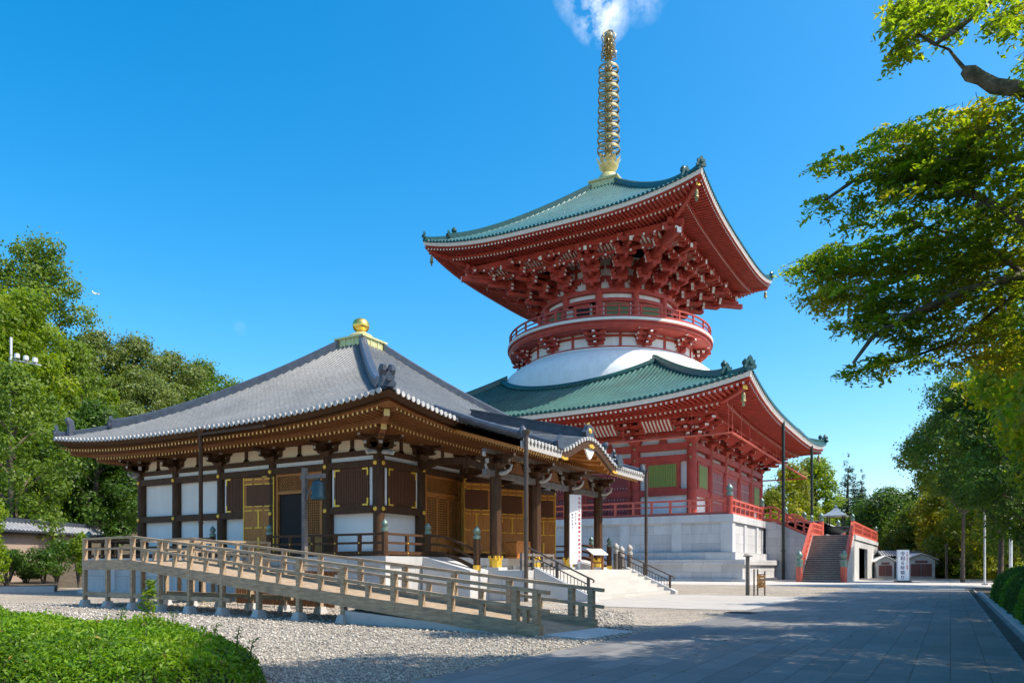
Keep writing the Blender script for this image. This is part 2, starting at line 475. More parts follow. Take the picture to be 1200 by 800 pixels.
STONE_P = surf('granite_panel', (0.52, 0.52, 0.515), 0.75, var=0.06, scale=1.0, bump=0.1, bscale=80, dirt=(0.30, 0.30, 0.28), dirt_amt=0.6)
STEP = blocks('granite_step', (0.47, 0.455, 0.425), 1.4, 0.178, 0.01, (0.4, 0.39, 0.37), 0.75, 0.08, 0.3, dirt=(0.42, 0.4, 0.35), dirt_amt=0.4)
TREAD = surf('weathered_step', (0.42, 0.35, 0.29), 0.8, var=0.2, scale=3, dirt=(0.12, 0.1, 0.08))
TILE = tile_mat('grey_roof_tile', (0.135, 0.138, 0.132), 0.36, 0.27, 0.32)
TILE_D = surf('dark_ridge_tile', (0.055, 0.065, 0.085), 0.4, var=0.3, scale=3)
TILE_E = surf('pale_tile_end', (0.43, 0.42, 0.40), 0.65, var=0.25, scale=5)
WOOD_D = surf('dark_stained_wood', (0.075, 0.037, 0.018), 0.6, spec=0.2, var=0.35, scale=2.5, stretch=(6, 6, 0.7))
WOOD_M = surf('brown_wood', (0.23, 0.10, 0.038), 0.55, spec=0.25, var=0.3, scale=3.0, stretch=(6, 6, 0.7))
WOOD_S = surf('shutter_wood', (0.12, 0.046, 0.02), 0.55, spec=0.25, var=0.3, scale=4.0, stretch=(14, 14, 0.5))
WOOD_O = surf('orange_door_wood', (0.43, 0.17, 0.04), 0.5, spec=0.3, var=0.25, scale=3.0, stretch=(5, 5, 0.8))
WOOD_T = surf('weathered_tan_wood', (0.37, 0.275, 0.18), 0.75, spec=0.2, dirt=(0.2, 0.16, 0.125), dirt_amt=0.6, dscale=1.3, var=0.38, scale=3.5, stretch=(0.8, 6, 6), bump=0.15, bscale=20)
WOOD_G = surf('grey_weathered_wood', (0.16, 0.14, 0.125), 0.8, var=0.3, scale=4.0)
YEL = surf('yellow_rafter_end', (0.85, 0.62, 0.25), 0.6, var=0.1)
GREYB = surf('grey_board', (0.42, 0.40, 0.37), 0.7, var=0.15, scale=3)
DARK = surf('unlit_opening_black', (0.012, 0.010, 0.009), 0.8, var=0.1)  # room shade put into the colour: near-black panels for unlit openings
PLAS_T = surf('buff_plaster', (0.74, 0.63, 0.46), 0.8, var=0.05)
PIPE = surf('brown_pipe', (0.085, 0.065, 0.055), 0.45, 0.3, var=0.15)
PIPE_G = surf('dark_green_pipe', (0.02, 0.03, 0.026), 0.45, 0.2, var=0.15)
METALP = surf('pale_pole_metal', (0.62, 0.63, 0.62), 0.45, 0.3, var=0.1)
PAVE = blocks('pavement_slabs', (0.195, 0.188, 0.178), 1.25, 0.43, 0.01, (0.10, 0.095, 0.09), 0.72, 0.17, 0.4, 'xy', msize=0.009, fine=45, dirt=(0.13, 0.125, 0.12), dirt_amt=0.6)
PLAZA = blocks('plaza_slabs', (0.52, 0.48, 0.43), 1.3, 1.3, 0.01, (0.36, 0.34, 0.31), 0.75, 0.07, 0.3, 'xy', msize=0.012, fine=30, dirt=(0.36, 0.33, 0.29), dirt_amt=0.4)
PATH = blocks('path_slabs', (0.42, 0.395, 0.355), 0.9, 0.9, 0.01, (0.38, 0.36, 0.33), 0.75, 0.06, 0.3, 'xy', msize=0.010, fine=30, dirt=(0.4, 0.37, 0.33), dirt_amt=0.4)
GRAVEL = gravel_mat('gravel', (0.35, 0.30, 0.235), 22.0)
CONC = surf('concrete', (0.46, 0.45, 0.43), 0.8, var=0.12, scale=2, bump=0.1, dirt=(0.25, 0.24, 0.22), dirt_amt=0.5)
SOIL = surf('soil', (0.07, 0.055, 0.035), 0.95, var=0.4, scale=3, bump=0.5, bscale=12)
GRATE = surf('drain_grate', (0.05, 0.055, 0.06), 0.5, 0.5, var=0.2)
BARK = surf('bark', (0.10, 0.075, 0.055), 0.9, var=0.4, scale=5, bump=0.6, bscale=14, stretch=(1, 1, 0.4))
BARK_P = surf('pale_bark', (0.17, 0.145, 0.115), 0.95, var=0.6, scale=7, bump=0.9, bscale=16, dirt=(0.05, 0.06, 0.04), dirt_amt=0.7, dscale=3.0, spec=0.2)
WALLP = surf('tan_wall_plaster', (0.38, 0.28, 0.22), 0.85, var=0.1, scale=0.8, dirt=(0.3, 0.25, 0.2), dirt_amt=0.4)
SIGNW = surf('white_sign_board', (0.82, 0.82, 0.84), 0.5, var=0.02)
INK = surf('navy_lettering', (0.02, 0.02, 0.12), 0.6, var=0.05)
INKR = surf('red_lettering', (0.5, 0.03, 0.06), 0.6, var=0.05)
INKG = surf('grey_lettering', (0.22, 0.25, 0.3), 0.6, var=0.05)
PINKB = surf('sienna_shutter', (0.30, 0.13, 0.11), 0.6, var=0.12, scale=3, stretch=(6, 6, 0.5))
KERB = surf('drain_edge_concrete', (0.24, 0.235, 0.225), 0.85, var=0.2, scale=2, bump=0.1, dirt=(0.1, 0.1, 0.09), dirt_amt=0.6)
STUD = surf('pale_stud', (0.55, 0.42, 0.36), 0.5, var=0.1)
RUST = surf('orange_tags', (0.6, 0.28, 0.08), 0.6, var=0.3, scale=6)
PLANE_W = surf('white_aircraft_paint', (0.8, 0.82, 0.84), 0.35, var=0.02)

L_NEAR = leaf_mat('zelkova_leaf', (0.10, 0.19, 0.012), (0.24, 0.31, 0.02), 0.55, (0.38, 0.27, 0.015), 0.8, 0.55)
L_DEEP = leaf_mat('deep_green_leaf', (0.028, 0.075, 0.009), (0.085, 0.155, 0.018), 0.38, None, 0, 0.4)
L_MID = leaf_mat('mid_green_leaf', (0.05, 0.11, 0.008), (0.14, 0.21, 0.016), 0.35, (0.2, 0.2, 0.03), 0.4, 0.25)
L_OLIVE = leaf_mat('olive_leaf', (0.07, 0.115, 0.02), (0.18, 0.22, 0.06), 0.3, None, 0, 0.25)
L_YEL = leaf_mat('yellow_green_leaf', (0.11, 0.16, 0.010), (0.26, 0.27, 0.02), 0.45, (0.45, 0.36, 0.03), 0.6, 0.3)
L_BAM = leaf_mat('bright_green_leaf', (0.09, 0.17, 0.008), (0.20, 0.27, 0.012), 0.45, (0.3, 0.3, 0.02), 0.5, 0.3)
L_CON = leaf_mat('conifer_needles', (0.018, 0.05, 0.022), (0.04, 0.085, 0.038), 0.15, None, 0, 0.5)
L_HEDGE = leaf_mat('azalea_leaf', (0.035, 0.11, 0.005), (0.21, 0.36, 0.016), 0.35, (0.2, 0.27, 0.012), 0.5, 0.9)
L_HEDGE2 = leaf_mat('dark_hedge_leaf', (0.03, 0.08, 0.008), (0.09, 0.17, 0.014), 0.35, None, 0, 1.2)

# ------------------------------------------------------------------ leaves and trees
def leaf_obj(name, pts, nrm, size, mat, rng, parent=None, aspect=0.5, jitter=0.7, droop=None):
    """many separate leaf faces: one folded diamond per point"""
    n = len(pts)
    nv = nrm + rng.normal(0, jitter, (n, 3))
    nv /= np.linalg.norm(nv, axis=1)[:, None] + 1e-9
    t = rng.normal(0, 1, (n, 3))
    if droop is not None: t += droop
    t -= nv * np.sum(t * nv, axis=1)[:, None]
    t /= np.linalg.norm(t, axis=1)[:, None] + 1e-9
    b = np.cross(nv, t)
    sz = (size * rng.uniform(0.65, 1.35, n))[:, None]
    v = np.empty((n, 4, 3), dtype=np.float32)
    v[:, 0] = pts - t * sz * 0.5
    v[:, 1] = pts + b * sz * 0.5 * aspect + nv * sz * 0.08
    v[:, 2] = pts + t * sz * 0.5
    v[:, 3] = pts - b * sz * 0.5 * aspect + nv * sz * 0.08
    me = bpy.data.meshes.new(name)
    me.vertices.add(n * 4); me.vertices.foreach_set('co', v.reshape(-1))
    me.loops.add(n * 4); me.loops.foreach_set('vertex_index', np.arange(n * 4, dtype=np.int32))
    me.polygons.add(n)
    me.polygons.foreach_set('loop_start', np.arange(0, n * 4, 4, dtype=np.int32))
    me.polygons.foreach_set('loop_total', np.full(n, 4, dtype=np.int32))
    me.materials.append(mat)
    me.update(calc_edges=True)
    o = bpy.data.objects.new(name, me)
    COL.objects.link(o); o.parent = parent
    return o

def blob_points(rng, blobs, n):
    """points in the outer shells of ellipsoid clumps, with outward normals"""
    w = np.array([b[3] * b[4] + b[3] * b[5] + b[4] * b[5] for b in blobs]); w = w / w.sum()
    idx = rng.choice(len(blobs), n, p=w)
    B = np.array(blobs)[idx]
    d = rng.normal(0, 1, (n, 3)); d /= np.linalg.norm(d, axis=1)[:, None]
    lump = 1 + 0.16 * np.sin(d[:, 0] * 7 + idx) * np.sin(d[:, 1] * 6 + idx * 2) + 0.12 * np.sin(d[:, 2] * 9 + idx * 3)
    rad = (rng.uniform(0.35, 1.0, n) ** 0.45) * lump
    p = B[:, :3] + d * rad[:, None] * B[:, 3:6]
    return p, d

def crown_tree(name, label, loc, H, Rr, mat, seed, kind='round', leaves=9000, lsize=0.34, bark=None, group=None, trunk_h=0.35, tk=1.0):
    rng = np.random.default_rng(seed)
    rnd = random.Random(seed)
    root = thing(name, label, 'tree', loc, 0, group)
    tr = MB()
    tr.tube([(0, 0, -0.8), (0.1 * rnd.uniform(-1, 1), 0, H * 0.2), (0.25 * rnd.uniform(-1, 1), 0.2 * rnd.uniform(-1, 1), H * 0.5), (0, 0, H * 0.86)],
            [H * 0.026 * tk, H * 0.02 * tk, H * 0.014 * tk, H * 0.004], 8)
    blobs = []
    if kind == 'conifer':
        nl = 15
        for i in range(nl):
            f = i / (nl - 1)
            z = H * (0.16 + 0.82 * f)
            rr = Rr * (1 - f) ** 0.8 + 0.12
            nb = max(1, int(7 * (1 - f) + 1))
            for j in range(nb):
                t = 2 * math.pi * (j + rnd.random()) / nb
                l = rr * rnd.uniform(0.55, 1.0)
                p = (math.cos(t) * l * 0.62, math.sin(t) * l * 0.62, z - l * 0.12)
                blobs.append((*p, l * 0.45 + 0.15, l * 0.45 + 0.15, H * 0.022 + l * 0.09))
                tr.tube([(0, 0, z), p], [0.05, 0.015], 4)
    else:
        nb = {'round': 46, 'pads': 44, 'tall': 48}[kind]
        for i in range(nb):
            f = (i + 0.5) / nb
            zf = trunk_h + (1 - trunk_h) * f
            wid = math.sin(math.pi * min(1, max(0.0, (f * 0.86 + 0.16)))) ** 0.7
            if kind == 'tall': wid = (1 - f) ** 0.55 * 0.95 + 0.12
            t = i * 2.39996 + rnd.uniform(-0.4, 0.4)
            l = Rr * wid * (0.25 + 0.65 * rnd.random() ** 0.6)
            br = Rr * rnd.uniform(0.15, 0.31)
            flat = {'round': 0.75, 'pads': 0.5, 'tall': 0.62}[kind]
            z = H * zf - br * flat * 0.6
            p = (math.cos(t) * l, math.sin(t) * l, z)
            blobs.append((*p, br, br, br * flat))
            mid = (p[0] * 0.5, p[1] * 0.5, z - l * 0.35)
            if i % 2 == 0: tr.tube([(0, 0, max(0.5, z - l * 0.9)), mid, p], [H * 0.009, H * 0.006, H * 0.002], 5)
    pts, nr_ = blob_points(rng, blobs, leaves)
    # sprays that break the outline
    m = int(leaves * 0.12)
    p2, n2 = blob_points(rng, blobs, m)
    p2 = p2 + n2 * rng.uniform(0.05, 0.16, (m, 1)) * Rr
    pts = np.vstack([pts, p2]); nr_ = np.vstack([nr_, n2])
    nr_ = nr_ + np.array([0, 0, 0.35])
    tr.build('trunk', bark or BARK, root, smooth=60)
    leaf_obj('crown', pts, nr_, lsize, mat, rng, root, aspect=0.55 if kind != 'conifer' else 0.3, jitter=0.5, droop=np.array([0, 0, -0.5]))
    return root

# ------------------------------------------------------------------ the setting: ground, paving, hill
def sheet(name, x0, x1, y0, y1, z, mat, nx=1, ny=1):
    b = MB()
    vs = [(x0 + (x1 - x0) * i / nx, y0 + (y1 - y0) * j / ny, z) for j in range(ny + 1) for i in range(nx + 1)]
    fs = [(j * (nx + 1) + i, j * (nx + 1) + i + 1, (j + 1) * (nx + 1) + i + 1, (j + 1) * (nx + 1) + i) for j in range(ny) for i in range(nx)]
    b.add(vs, fs)
    return tag(b.build(name, mat), kind='structure')

sheet('ground', -3000, 3000, -3000, 3000, -0.008, GRAVEL)
PX0, PX1 = -5.5, 0.80
sheet('pavement', PX0, PX1, -30, 52, 0.0, PAVE)
sheet('plaza', -70, 9, 58.0, 86, 0.0, PLAZA)
sheet('forecourt', PX0, PX1, 52.0, 58.0, 0.0, PLAZA)
sheet('path', -12.15, PX0, 24.0, 36.4, 0.004, PATH)
b = MB()
b.box(PX1, PX1 + 0.10, -30, 58, -0.1, 0.012); b.box(PX1 + 0.34, PX1 + 0.44, -30, 58, -0.1, 0.012)
tag(b.build('drain_kerb', KERB), kind='structure')
b = MB()
b.box(PX1 + 0.10, PX1 + 0.34, -30, 58, -0.1, -0.03)
for i in range(220):
    y = -2 + i * 0.25
    b.box(PX1 + 0.11, PX1 + 0.33, y, y + 0.17, -0.03, 0.0)
tag(b.build('drain_channel', GRATE), kind='structure')
sheet('verge', PX1 + 0.44, 60, -30, 57.9, 0.002, SOIL)
b = MB()
b.box(PX1 + 0.443, PX1 + 0.58, -30, 46, -0.1, 0.11)
b.box(-9, 60, 86.02, 86.25, -0.1, 0.16)
tag(b.build('planting_kerb', CONC), kind='structure')
sheet('planting_soil', -70, 80, 86.25, 130, 0.06, SOIL)

def hill_h(x, y):
    # rises to the left of and behind the small hall
    q = (-x - 47) * 0.80 + (y - 40) * 0.22
    h = 19 * (1 - math.exp(-max(0.0, q) / 42.0))
    h *= min(1, max(0, (y + 5) / 25))
    return h + 0.9 * math.sin(x * 0.11) * math.sin(y * 0.13) * min(1, h / 5)
b = MB()
nx, ny = 60, 60
vs, fs = [], []
for j in range(ny + 1):
    for i in range(nx + 1):
        x = -260 + 216 * i / nx; y = -5 + 235 * j / ny
        vs.append((x, y, hill_h(x, y) - 0.25 if hill_h(x, y) < 0.3 else hill_h(x, y) - 0.1))
for j in range(ny):
    for i in range(nx):
        fs.append((j * (nx + 1) + i, j * (nx + 1) + i + 1, (j + 1) * (nx + 1) + i + 1, (j + 1) * (nx + 1) + i))
b.add(vs, fs)
tag(b.build('hill', SOIL, smooth=80), kind='structure')
# raised soil bed in front of the boundary wall, with a stone kerb
b = MB()
p0, p1, p2, p3 = at(-420, 690, 36), at(66, 690, 41.5), at(70, 680, 55), at(-420, 680, 55)
b.hexa([(p0.x, p0.y, -0.05), (p1.x, p1.y, -0.05), (p2.x, p2.y, -0.05), (p3.x, p3.y, -0.05), (p0.x, p0.y, 0.28), (p1.x, p1.y, 0.28), (p2.x, p2.y, 0.5), (p3.x, p3.y, 0.5)])
tag(b.build('planting_bed', SOIL), kind='structure')
b = MB()
b.beam((p0.x + .1, p0.y - .15, 0.1), (p1.x + .1, p1.y - .15, 0.1), 0.3, 0.42)
tag(b.build('bed_kerb', CONC), kind='structure')

# ------------------------------------------------------------------ curved hip roofs
class Hip:
    def __init__(s, A, a0, ze, za, c0, L, p=3.2):
        s.A, s.a0, s.ze, s.za, s.c0, s.L, s.p = A, a0, ze, za, c0, L, p
    def top(s, lat, a):
        t = (s.A - a) / (s.A - s.a0)
        g = s.c0 * t + (1 - s.c0) * t * t
        lf = s.L * (min(1.0, abs(lat) / s.A)) ** s.p * max(0, min(1, 1 - t)) ** 1.3
        return s.ze + (s.za - s.ze) * g + lf
    def edge(s, lat):
        return s.top(lat, s.A)
    def under(s, lat, a, Aw, th, slope):
        lf = s.L * (min(1.0, abs(lat) / s.A)) ** s.p
        return s.ze - th + slope * (s.A - a) + lf * max(0, (a - Aw) / (s.A - Aw))

def set_course(o, fn):
    me = o.data
    at_ = me.attributes.new('course', 'FLOAT', 'POINT')
    at_.data.foreach_set('value', [fn(v.co) for v in me.vertices])

def roof_cover(h, nrid, rr, mat, endmat, parent, name='roof', tend=True, skip=None, na=12):
    """tile surface with round tile ridges running down every slope"""
    b = MB()
    e = b
    ns = 36
    for k in range(4):
        b.k = e.k = k
        vs, fs = [], []
        for i in range(na + 1):
            a = h.A + (h.a0 - h.A) * i / na
            for j in range(ns + 1):
                s = -a + 2 * a * j / ns
                vs.append((s, a, h.top(s, a)))
        for i in range(na):
            for j in range(ns):
                n0 = i * (ns + 1) + j
                fs.append((n0, n0 + ns + 1, n0 + ns + 2, n0 + 1))
        b.add(vs, fs)
        for q in range(nrid):
            s = h.A * (2 * (q + 0.5) / nrid - 1)
            am = max(abs(s) + rr * 0.5, h.a0)
            if h.A - am < 0.25: continue
            if skip and skip(k, s): a_out = skip(k, s)
            else: a_out = h.A + rr * 0.5
            if a_out <= am: continue
            m = max(2, int(na * (h.A - am) / (h.A - h.a0)) + 1)
            vs, fs = [], []
            for i in range(m + 1):
                a = a_out + (am - a_out) * i / m
                z = h.top(s, min(a, h.A))
                for (cs, sn) in ((-1, -0.25), (-0.71, 0.62), (0, 1), (0.71, 0.62), (1, -0.25)):
                    vs.append((s + cs * rr, a, z + sn * rr))
            for i in range(m):
                for j in range(4):
                    fs.append((i * 5 + j, (i + 1) * 5 + j, (i + 1) * 5 + j + 1, i * 5 + j + 1))
            b.add(vs, fs)
            if tend:
                z = h.top(s, h.A)
                n = 8
                c = [(s + rr * 1.12 * math.cos(2 * math.pi * j / n), a_out + 0.012, z + rr * 0.05 + rr * 1.12 * math.sin(2 * math.pi * j / n)) for j in range(n)]
                c2 = [(x, y - 0.05, zz) for (x, y, zz) in c]
                e.add(c + c2, [tuple(reversed(range(n)))] + [(i, (i + 1) % n, n + (i + 1) % n, n + i) for i in range(n)], 1)
    o = b.build(name, [mat, endmat], parent, smooth=50)
    set_course(o, lambda c: max(abs(c.x), abs(c.y)))
    return o

def eave_edge(h, parent, mat, name, d0, z0, d1, z1, thick=0.12, skipf=None):
    """board following the curved eave: from (A-d0, edge-z0) down to (A-d1, edge-z1)"""
    b = MB()
    ns = 32
    for k in range(4):
        b.k = k
        vs, fs = [], []
        for j in range(ns + 1):
            f = -1 + 2 * j / ns
            for (d, z, t) in ((d0, z0, 0), (d1, z1, 0), (d1 + thick, z1, 0), (d0 + thick, z0, 0)):
                a = h.A - d
                vs.append((f * a, a, h.edge(f * h.A) - z))
        for j in range(ns):
            for q in range(4):
                fs.append((j * 4 + q, (j + 1) * 4 + q, (j + 1) * 4 + (q + 1) % 4, j * 4 + (q + 1) % 4))
        b.add(vs, fs)
    return b.build(name, mat, parent)

def soffit(h, Aw, Am, th, slope, drop, nraf, w, hh, mats, parent, skipf=None):
    """boarded eave underside with two tiers of rafters; rafter ends painted (mats: wood, end paint)"""
    b = MB()
    ns, na = 28, 4
    for k in range(4):
        b.k = k
        for (a_in, a_out, dz) in ((Am, h.A - 0.12, 0.0), (Aw, Am + 0.25, drop)):
            vs, fs = [], []
            for i in range(na + 1):
                a = a_in + (a_out - a_in) * i / na
                for j in range(ns + 1):
                    s = -a + 2 * a * j / ns
                    vs.append((s, a, h.under(s, a, Aw, th, slope) - dz))
            for i in range(na):
                for j in range(ns):
                    n0 = i * (ns + 1) + j
                    fs.append((n0, n0 + ns + 1, n0 + ns + 2, n0 + 1))
            b.add(vs, fs, 0)
        # step board between the tiers
        vs, fs = [], []
        a = Am + 0.25
        for j in range(ns + 1):
            s = -a + 2 * a * j / ns
            z = h.under(s, a, Aw, th, slope)
            vs += [(s, a, z + 0.02), (s, a, z - drop - 0.02)]
        for j in range(ns):
            fs.append((2 * j, 2 * j + 1, 2 * j + 3, 2 * j + 2))
        b.add(vs, fs, 0)
        for q in range(nraf):
            s = h.A * (2 * (q + 0.5) / nraf - 1)
            for (a_in, a_out, dz) in ((Am - 0.1, h.A - 0.30, 0.0), (Aw, Am + 0.12, drop)):
                a1 = max(a_in, abs(s) + 0.1)
                if a_out - a1 < 0.2: continue
                z1 = h.under(s, a1, Aw, th, slope) - dz - hh / 2
                z2 = h.under(s, a_out, Aw, th, slope) - dz - hh / 2
                b.beam((s, a1, z1), (s, a_out, z2), w, hh, 0, 1)
    return b.build('eave_soffit', mats, parent)

def hip_ridge(h, k, parent, mat, w, ht, a_end, a_start=None, name='hip_ridge'):
    """raised ridge along corner k, from the top down to a_end"""
    b = MB()
    b.ang = k * math.pi / 2
    n = 16
    a_start = a_start or h.a0
    vs, fs = [], []
    r2 = math.sqrt(0.5)
    for i in range(n + 1):
        a = a_start + (a_end - a_start) * i / n
        z = h.top(a, a)
        up = 0.22 * ht * max(0, (i / n - 0.8) / 0.2) ** 2
        # corner of face 0 / face 1: (+a, -a)
        for (o_, dz) in ((-w / 2, -0.15), (-w / 2, ht * 0.8 + up), (-w * 0.3, ht + up), (w * 0.3, ht + up), (w / 2, ht * 0.8 + up), (w / 2, -0.15)):
            vs.append((a + o_ * r2, -a + o_ * r2, z + dz))
    for i in range(n):
        for j in range(5):
            fs.append((i * 6 + j, i * 6 + j + 1, (i + 1) * 6 + j + 1, (i + 1) * 6 + j))
    fs.append(tuple(range(n * 6, n * 6 + 6)))
    b.add(vs, fs)
    return b.build(name, mat, parent, smooth=30)

def jewel(b, c, r, n=12):
    prof = [(r * 0.7, 0), (r * 0.75, r * 0.25), (r * 0.45, r * 0.4), (r * 0.85, r * 0.7), (r, r * 1.2), (r * 0.85, r * 1.7), (r * 0.45, r * 2.1), (0.01, r * 2.6)]
    b.lathe([(p[0], c[2] + p[1]) for p in prof], n, (c[0], c[1]))

def oni(b, a, z, w, ht, k=0):
    """ridge-end ornament on the corner (+a, -a): shield with curled horns and a boss"""
    r2 = math.sqrt(0.5)
    out, side = Vector((r2, -r2, 0)), Vector((r2, r2, 0))
    c = Vector((a, -a, z))
    poly = [(-w * 0.62, 0), (-w * 0.7, ht * 0.25), (-w * 0.5, ht * 0.45), (-w * 0.55, ht * 0.8), (-w * 0.3, ht * 0.75), (-w * 0.2, ht), (0, ht * 1.2), (w * 0.2, ht), (w * 0.3, ht * 0.75), (w * 0.55, ht * 0.8), (w * 0.5, ht * 0.45), (w * 0.7, ht * 0.25), (w * 0.62, 0)]
    b.prism([(-p[0], p[1]) for p in poly], c - out * (w * 0.14), side, (0, 0, 1), out, w * 0.28)
    cc = c + out * (w * 0.16) + Vector((0, 0, ht * 0.5))
    b.tube([cc - out * 0.05, cc + out * (w * 0.22)], [w * 0.3, w * 0.18], 8)

# ------------------------------------------------------------------ the two-storey pagoda
PG = (-39.0, 93.0)
pagoda = thing('pagoda', 'tall red two storey pagoda with green tiled roofs, white dome and gilt spire', 'pagoda', (*PG, 0))
FZ = 6.3            # terrace level
# terrace: stone podium with panels and a stepped plinth
b = MB()
PA = 21.4
b.box(-PA - 1.5, PA + 1.5, -PA - 1.5, PA + 1.5, -0.2, 0.25)
b.box(-PA - 1.2, PA + 1.2, -PA - 1.2, PA + 1.2, 0.25, 1.55)
b.box(-PA - 1.45, PA + 1.45, -PA - 1.45, PA + 1.45, 1.55, 2.05)
b.box(-PA - 0.35, PA + 0.35, -PA - 0.35, PA + 0.35, 2.05, 2.75)
b.box(-PA + 0.12, PA - 0.12, -PA + 0.12, PA - 0.12, 2.75, 5.6)
podium = b.build('stone_podium', STONE, pagoda)
b = MB()
b.box(-PA - 0.12, PA + 0.12, -PA - 0.12, PA + 0.12, 5.6, FZ)
b.build('terrace_slab', STONE_P, podium)
b = MB()
for k in range(4):
    b.k = k
    n = 8
    for i in range(n + 1):
        s = -PA + 2 * PA * i / n
        w = 0.75 if i in (0, n) else 0.5
        s0, s1 = s - w, s + w
        if i == 0: s0, s1 = -PA + 0.001, -PA + 1.1
        if i == n: s0, s1 = PA - 1.1, PA - 0.001
        b.cut(); b.box(s0, s1, PA - 0.14, PA + (0.0 if k % 2 else 0.002), 2.75, 5.6)
b.build_each('podium_pilaster', STONE_P, podium)

# ground floor
WA = 15.9
BAYS = [-15.9, -9.8, -3.4, 3.4, 9.8, 15.9]
b = MB()
b.box(-WA + 0.18, WA - 0.18, -WA + 0.18, WA - 0.18, FZ - 0.05, 16.6)
b.build('wall', WHITE, pagoda)
pil = None
for k in range(4):
    for i in range(5):
        x, y = ((BAYS[i], -WA), (WA, BAYS[i]), (-BAYS[i], WA), (-WA, -BAYS[i]))[k]
        if pil is None:
            b = MB(); b.lathe([(0.62, FZ), (0.62, FZ + 0.25), (0.52, FZ + 0.3), (0.5, 14.3), (0.42, 14.6)], 16)
            pil = b.build('pillar', RED, pagoda, smooth=40)
            o = pil
        else:
            o = pil.copy(); COL.objects.link(o); o.parent = pagoda
        o.location = (x, y, 0)
b = MB()
for k in range(4):
    b.k = k
    for (z0, z1, pr) in ((FZ, FZ + 0.55, 0.30), (8.85, 9.45, 0.28), (12.35, 13.0, 0.36), (13.55, 14.25, 0.36), (15.0, 15.45, 0.24)):
        b.cut(); b.box(-WA - (0.3 if k % 2 == 0 else -0.2), WA + (0.3 if k % 2 == 0 else -0.2), WA - 0.2, WA + pr, z0, z1)
b.build_each('tie_beam', RED, pagoda)
b = MB()
for k in range(4):
    b.k = k
    for i in range(6):
        for z in (12.68, 13.9):
            b.cut(); b.tube([(BAYS[i], WA + 0.5, z), (BAYS[i], WA + 0.6, z)], [0.16, 0.06], 8)
b.build_each('nail_cover', GILT, pagoda)
for k in range(4):
    for i in range(5):
        s0, s1 = BAYS[i] + 0.5, BAYS[i + 1] - 0.5
        if i in (0, 4):
            # green louvred window between white strips
            b = MB(); b.k = k
            b.box(s0 + 0.7, s1 - 0.7, WA - 0.1, WA + 0.30, 9.45, 12.35)
            fr = b.build('window', RED, pagoda)
            b = MB(); b.k = k
            b.box(s0 + 1.05, s1 - 1.05, WA, WA + 0.303, 9.72, 12.05, 1)
            n = 16
            for j in range(n):
                q = s0 + 1.05 + (s1 - s0 - 2.1) * (j + 0.5) / n
                b.box(q - 0.07, q + 0.07, WA + 0.3, WA + 0.36, 9.72, 12.05)
            b.build('pane', [GREEN_W, GREEN_W2], fr)
        else:
            b = MB(); b.k = k
            b.box(s0, s0 + 0.35, WA - 0.1, WA + 0.26, FZ + 0.5, 12.35); b.box(s1 - 0.35, s1, WA - 0.1, WA + 0.26, FZ + 0.5, 12.35)
            b.box(s0, s1, WA - 0.1, WA + 0.26, 11.9, 12.35)
            fr = b.build('door_frame', RED, pagoda)
            w = (s1 - s0 - 0.7) / 2
            for sx in (s0 + 0.35, s1 - 0.35 - w):
                b = MB(); b.k = k
                b.box(sx + 0.03, sx + w - 0.03, WA, WA + 0.2, FZ + 0.5, 11.9)
                d = b.build('door', RED_D, fr)
                b = MB(); b.k = k
                for zz in (7.4, 8.6, 9.8, 11.0):
                    for j in range(7):
                        q = sx + w * (j + 0.5) / 7
                        b.tube([(q, WA + 0.19, zz), (q, WA + 0.27, zz)], [0.07, 0.03], 6)
                b.build('door_stud', STUD, d)

def stack(b, x0, out, step, z, n, th, w, h, tang, blk, grow=0.0, mw=0, me_=1):
    """stepped bracket set leaning out from point x0 along out: n tiers of arms with blocks"""
    o = Vector((out[0], out[1], 0)).normalized()
    t = Vector((-o.y, o.x, 0))
    p = Vector((x0[0], x0[1], 0))
    for i in range(n):
        zz = z + i * th
        reach = step * (i + 1)
        # outward arm
        b.arm(p + o * (reach / 2 - 0.1) + Vector((0, 0, zz)), o, reach + 0.5 + w, w, h, mw, me_)
        # tangential arm at every step reached so far
        for j in range(i + 1):
            c = p + o * (step * (j + 1) if j else step * 0.5 * 0) + Vector((0, 0, zz))
            if j < i - 1 and i > 1: continue
            L = tang * (1 + grow * i)
            c = p + o * (step * j) + Vector((0, 0, zz))
            b.arm(c, t, L, w, h, mw, me_)
            for q in (-L / 2 + blk * 0.6, 0, L / 2 - blk * 0.6):
                cc = c + t * q
                b.frust(cc.x, cc.y, zz + h, zz + th, blk * 0.36, blk * 0.36, blk * 0.55, blk * 0.55, mw)
    c = p + o * (step * n)
    b.arm(Vector((c.x, c.y, z + n * th)), t, tang * (1 + grow * n), w, h, mw, me_)

# bracket sets of the ground floor
def lower_bracket(k, s):
    b = MB(); b.k = k
    b.frust(s, WA, 14.25, 14.75, 0.45, 0.45, 0.7, 0.7, 0)
    stack(b, (s, WA), (0, 1), 0.95, 14.75, 3, 0.52, 0.34, 0.32, 2.5, 0.6, 0.16)
    return b.build('bracket', [RED, WHITE_END], pagoda)
for k in range(4):
    for s in BAYS[1:-1]: lower_bracket(k, s)
    b = MB(); b.k = k
    b.frust(WA, WA, 14.25, 14.75, 0.45, 0.45, 0.75, 0.75, 0)
    stack(b, (WA, WA), (0, 1), 0.95, 14.75, 3, 0.52, 0.34, 0.32, 2.6, 0.6, 0.1)
    stack(b, (WA, WA), (1, 0), 0.95, 14.75, 3, 0.52, 0.34, 0.32, 2.6, 0.6, 0.1)
    stack(b, (WA, WA), (1, 1), 1.35, 14.75, 3, 0.52, 0.42, 0.36, 1.2, 0.6, 0.0)
    b.build('bracket', [RED, WHITE_END], pagoda)
b = MB()
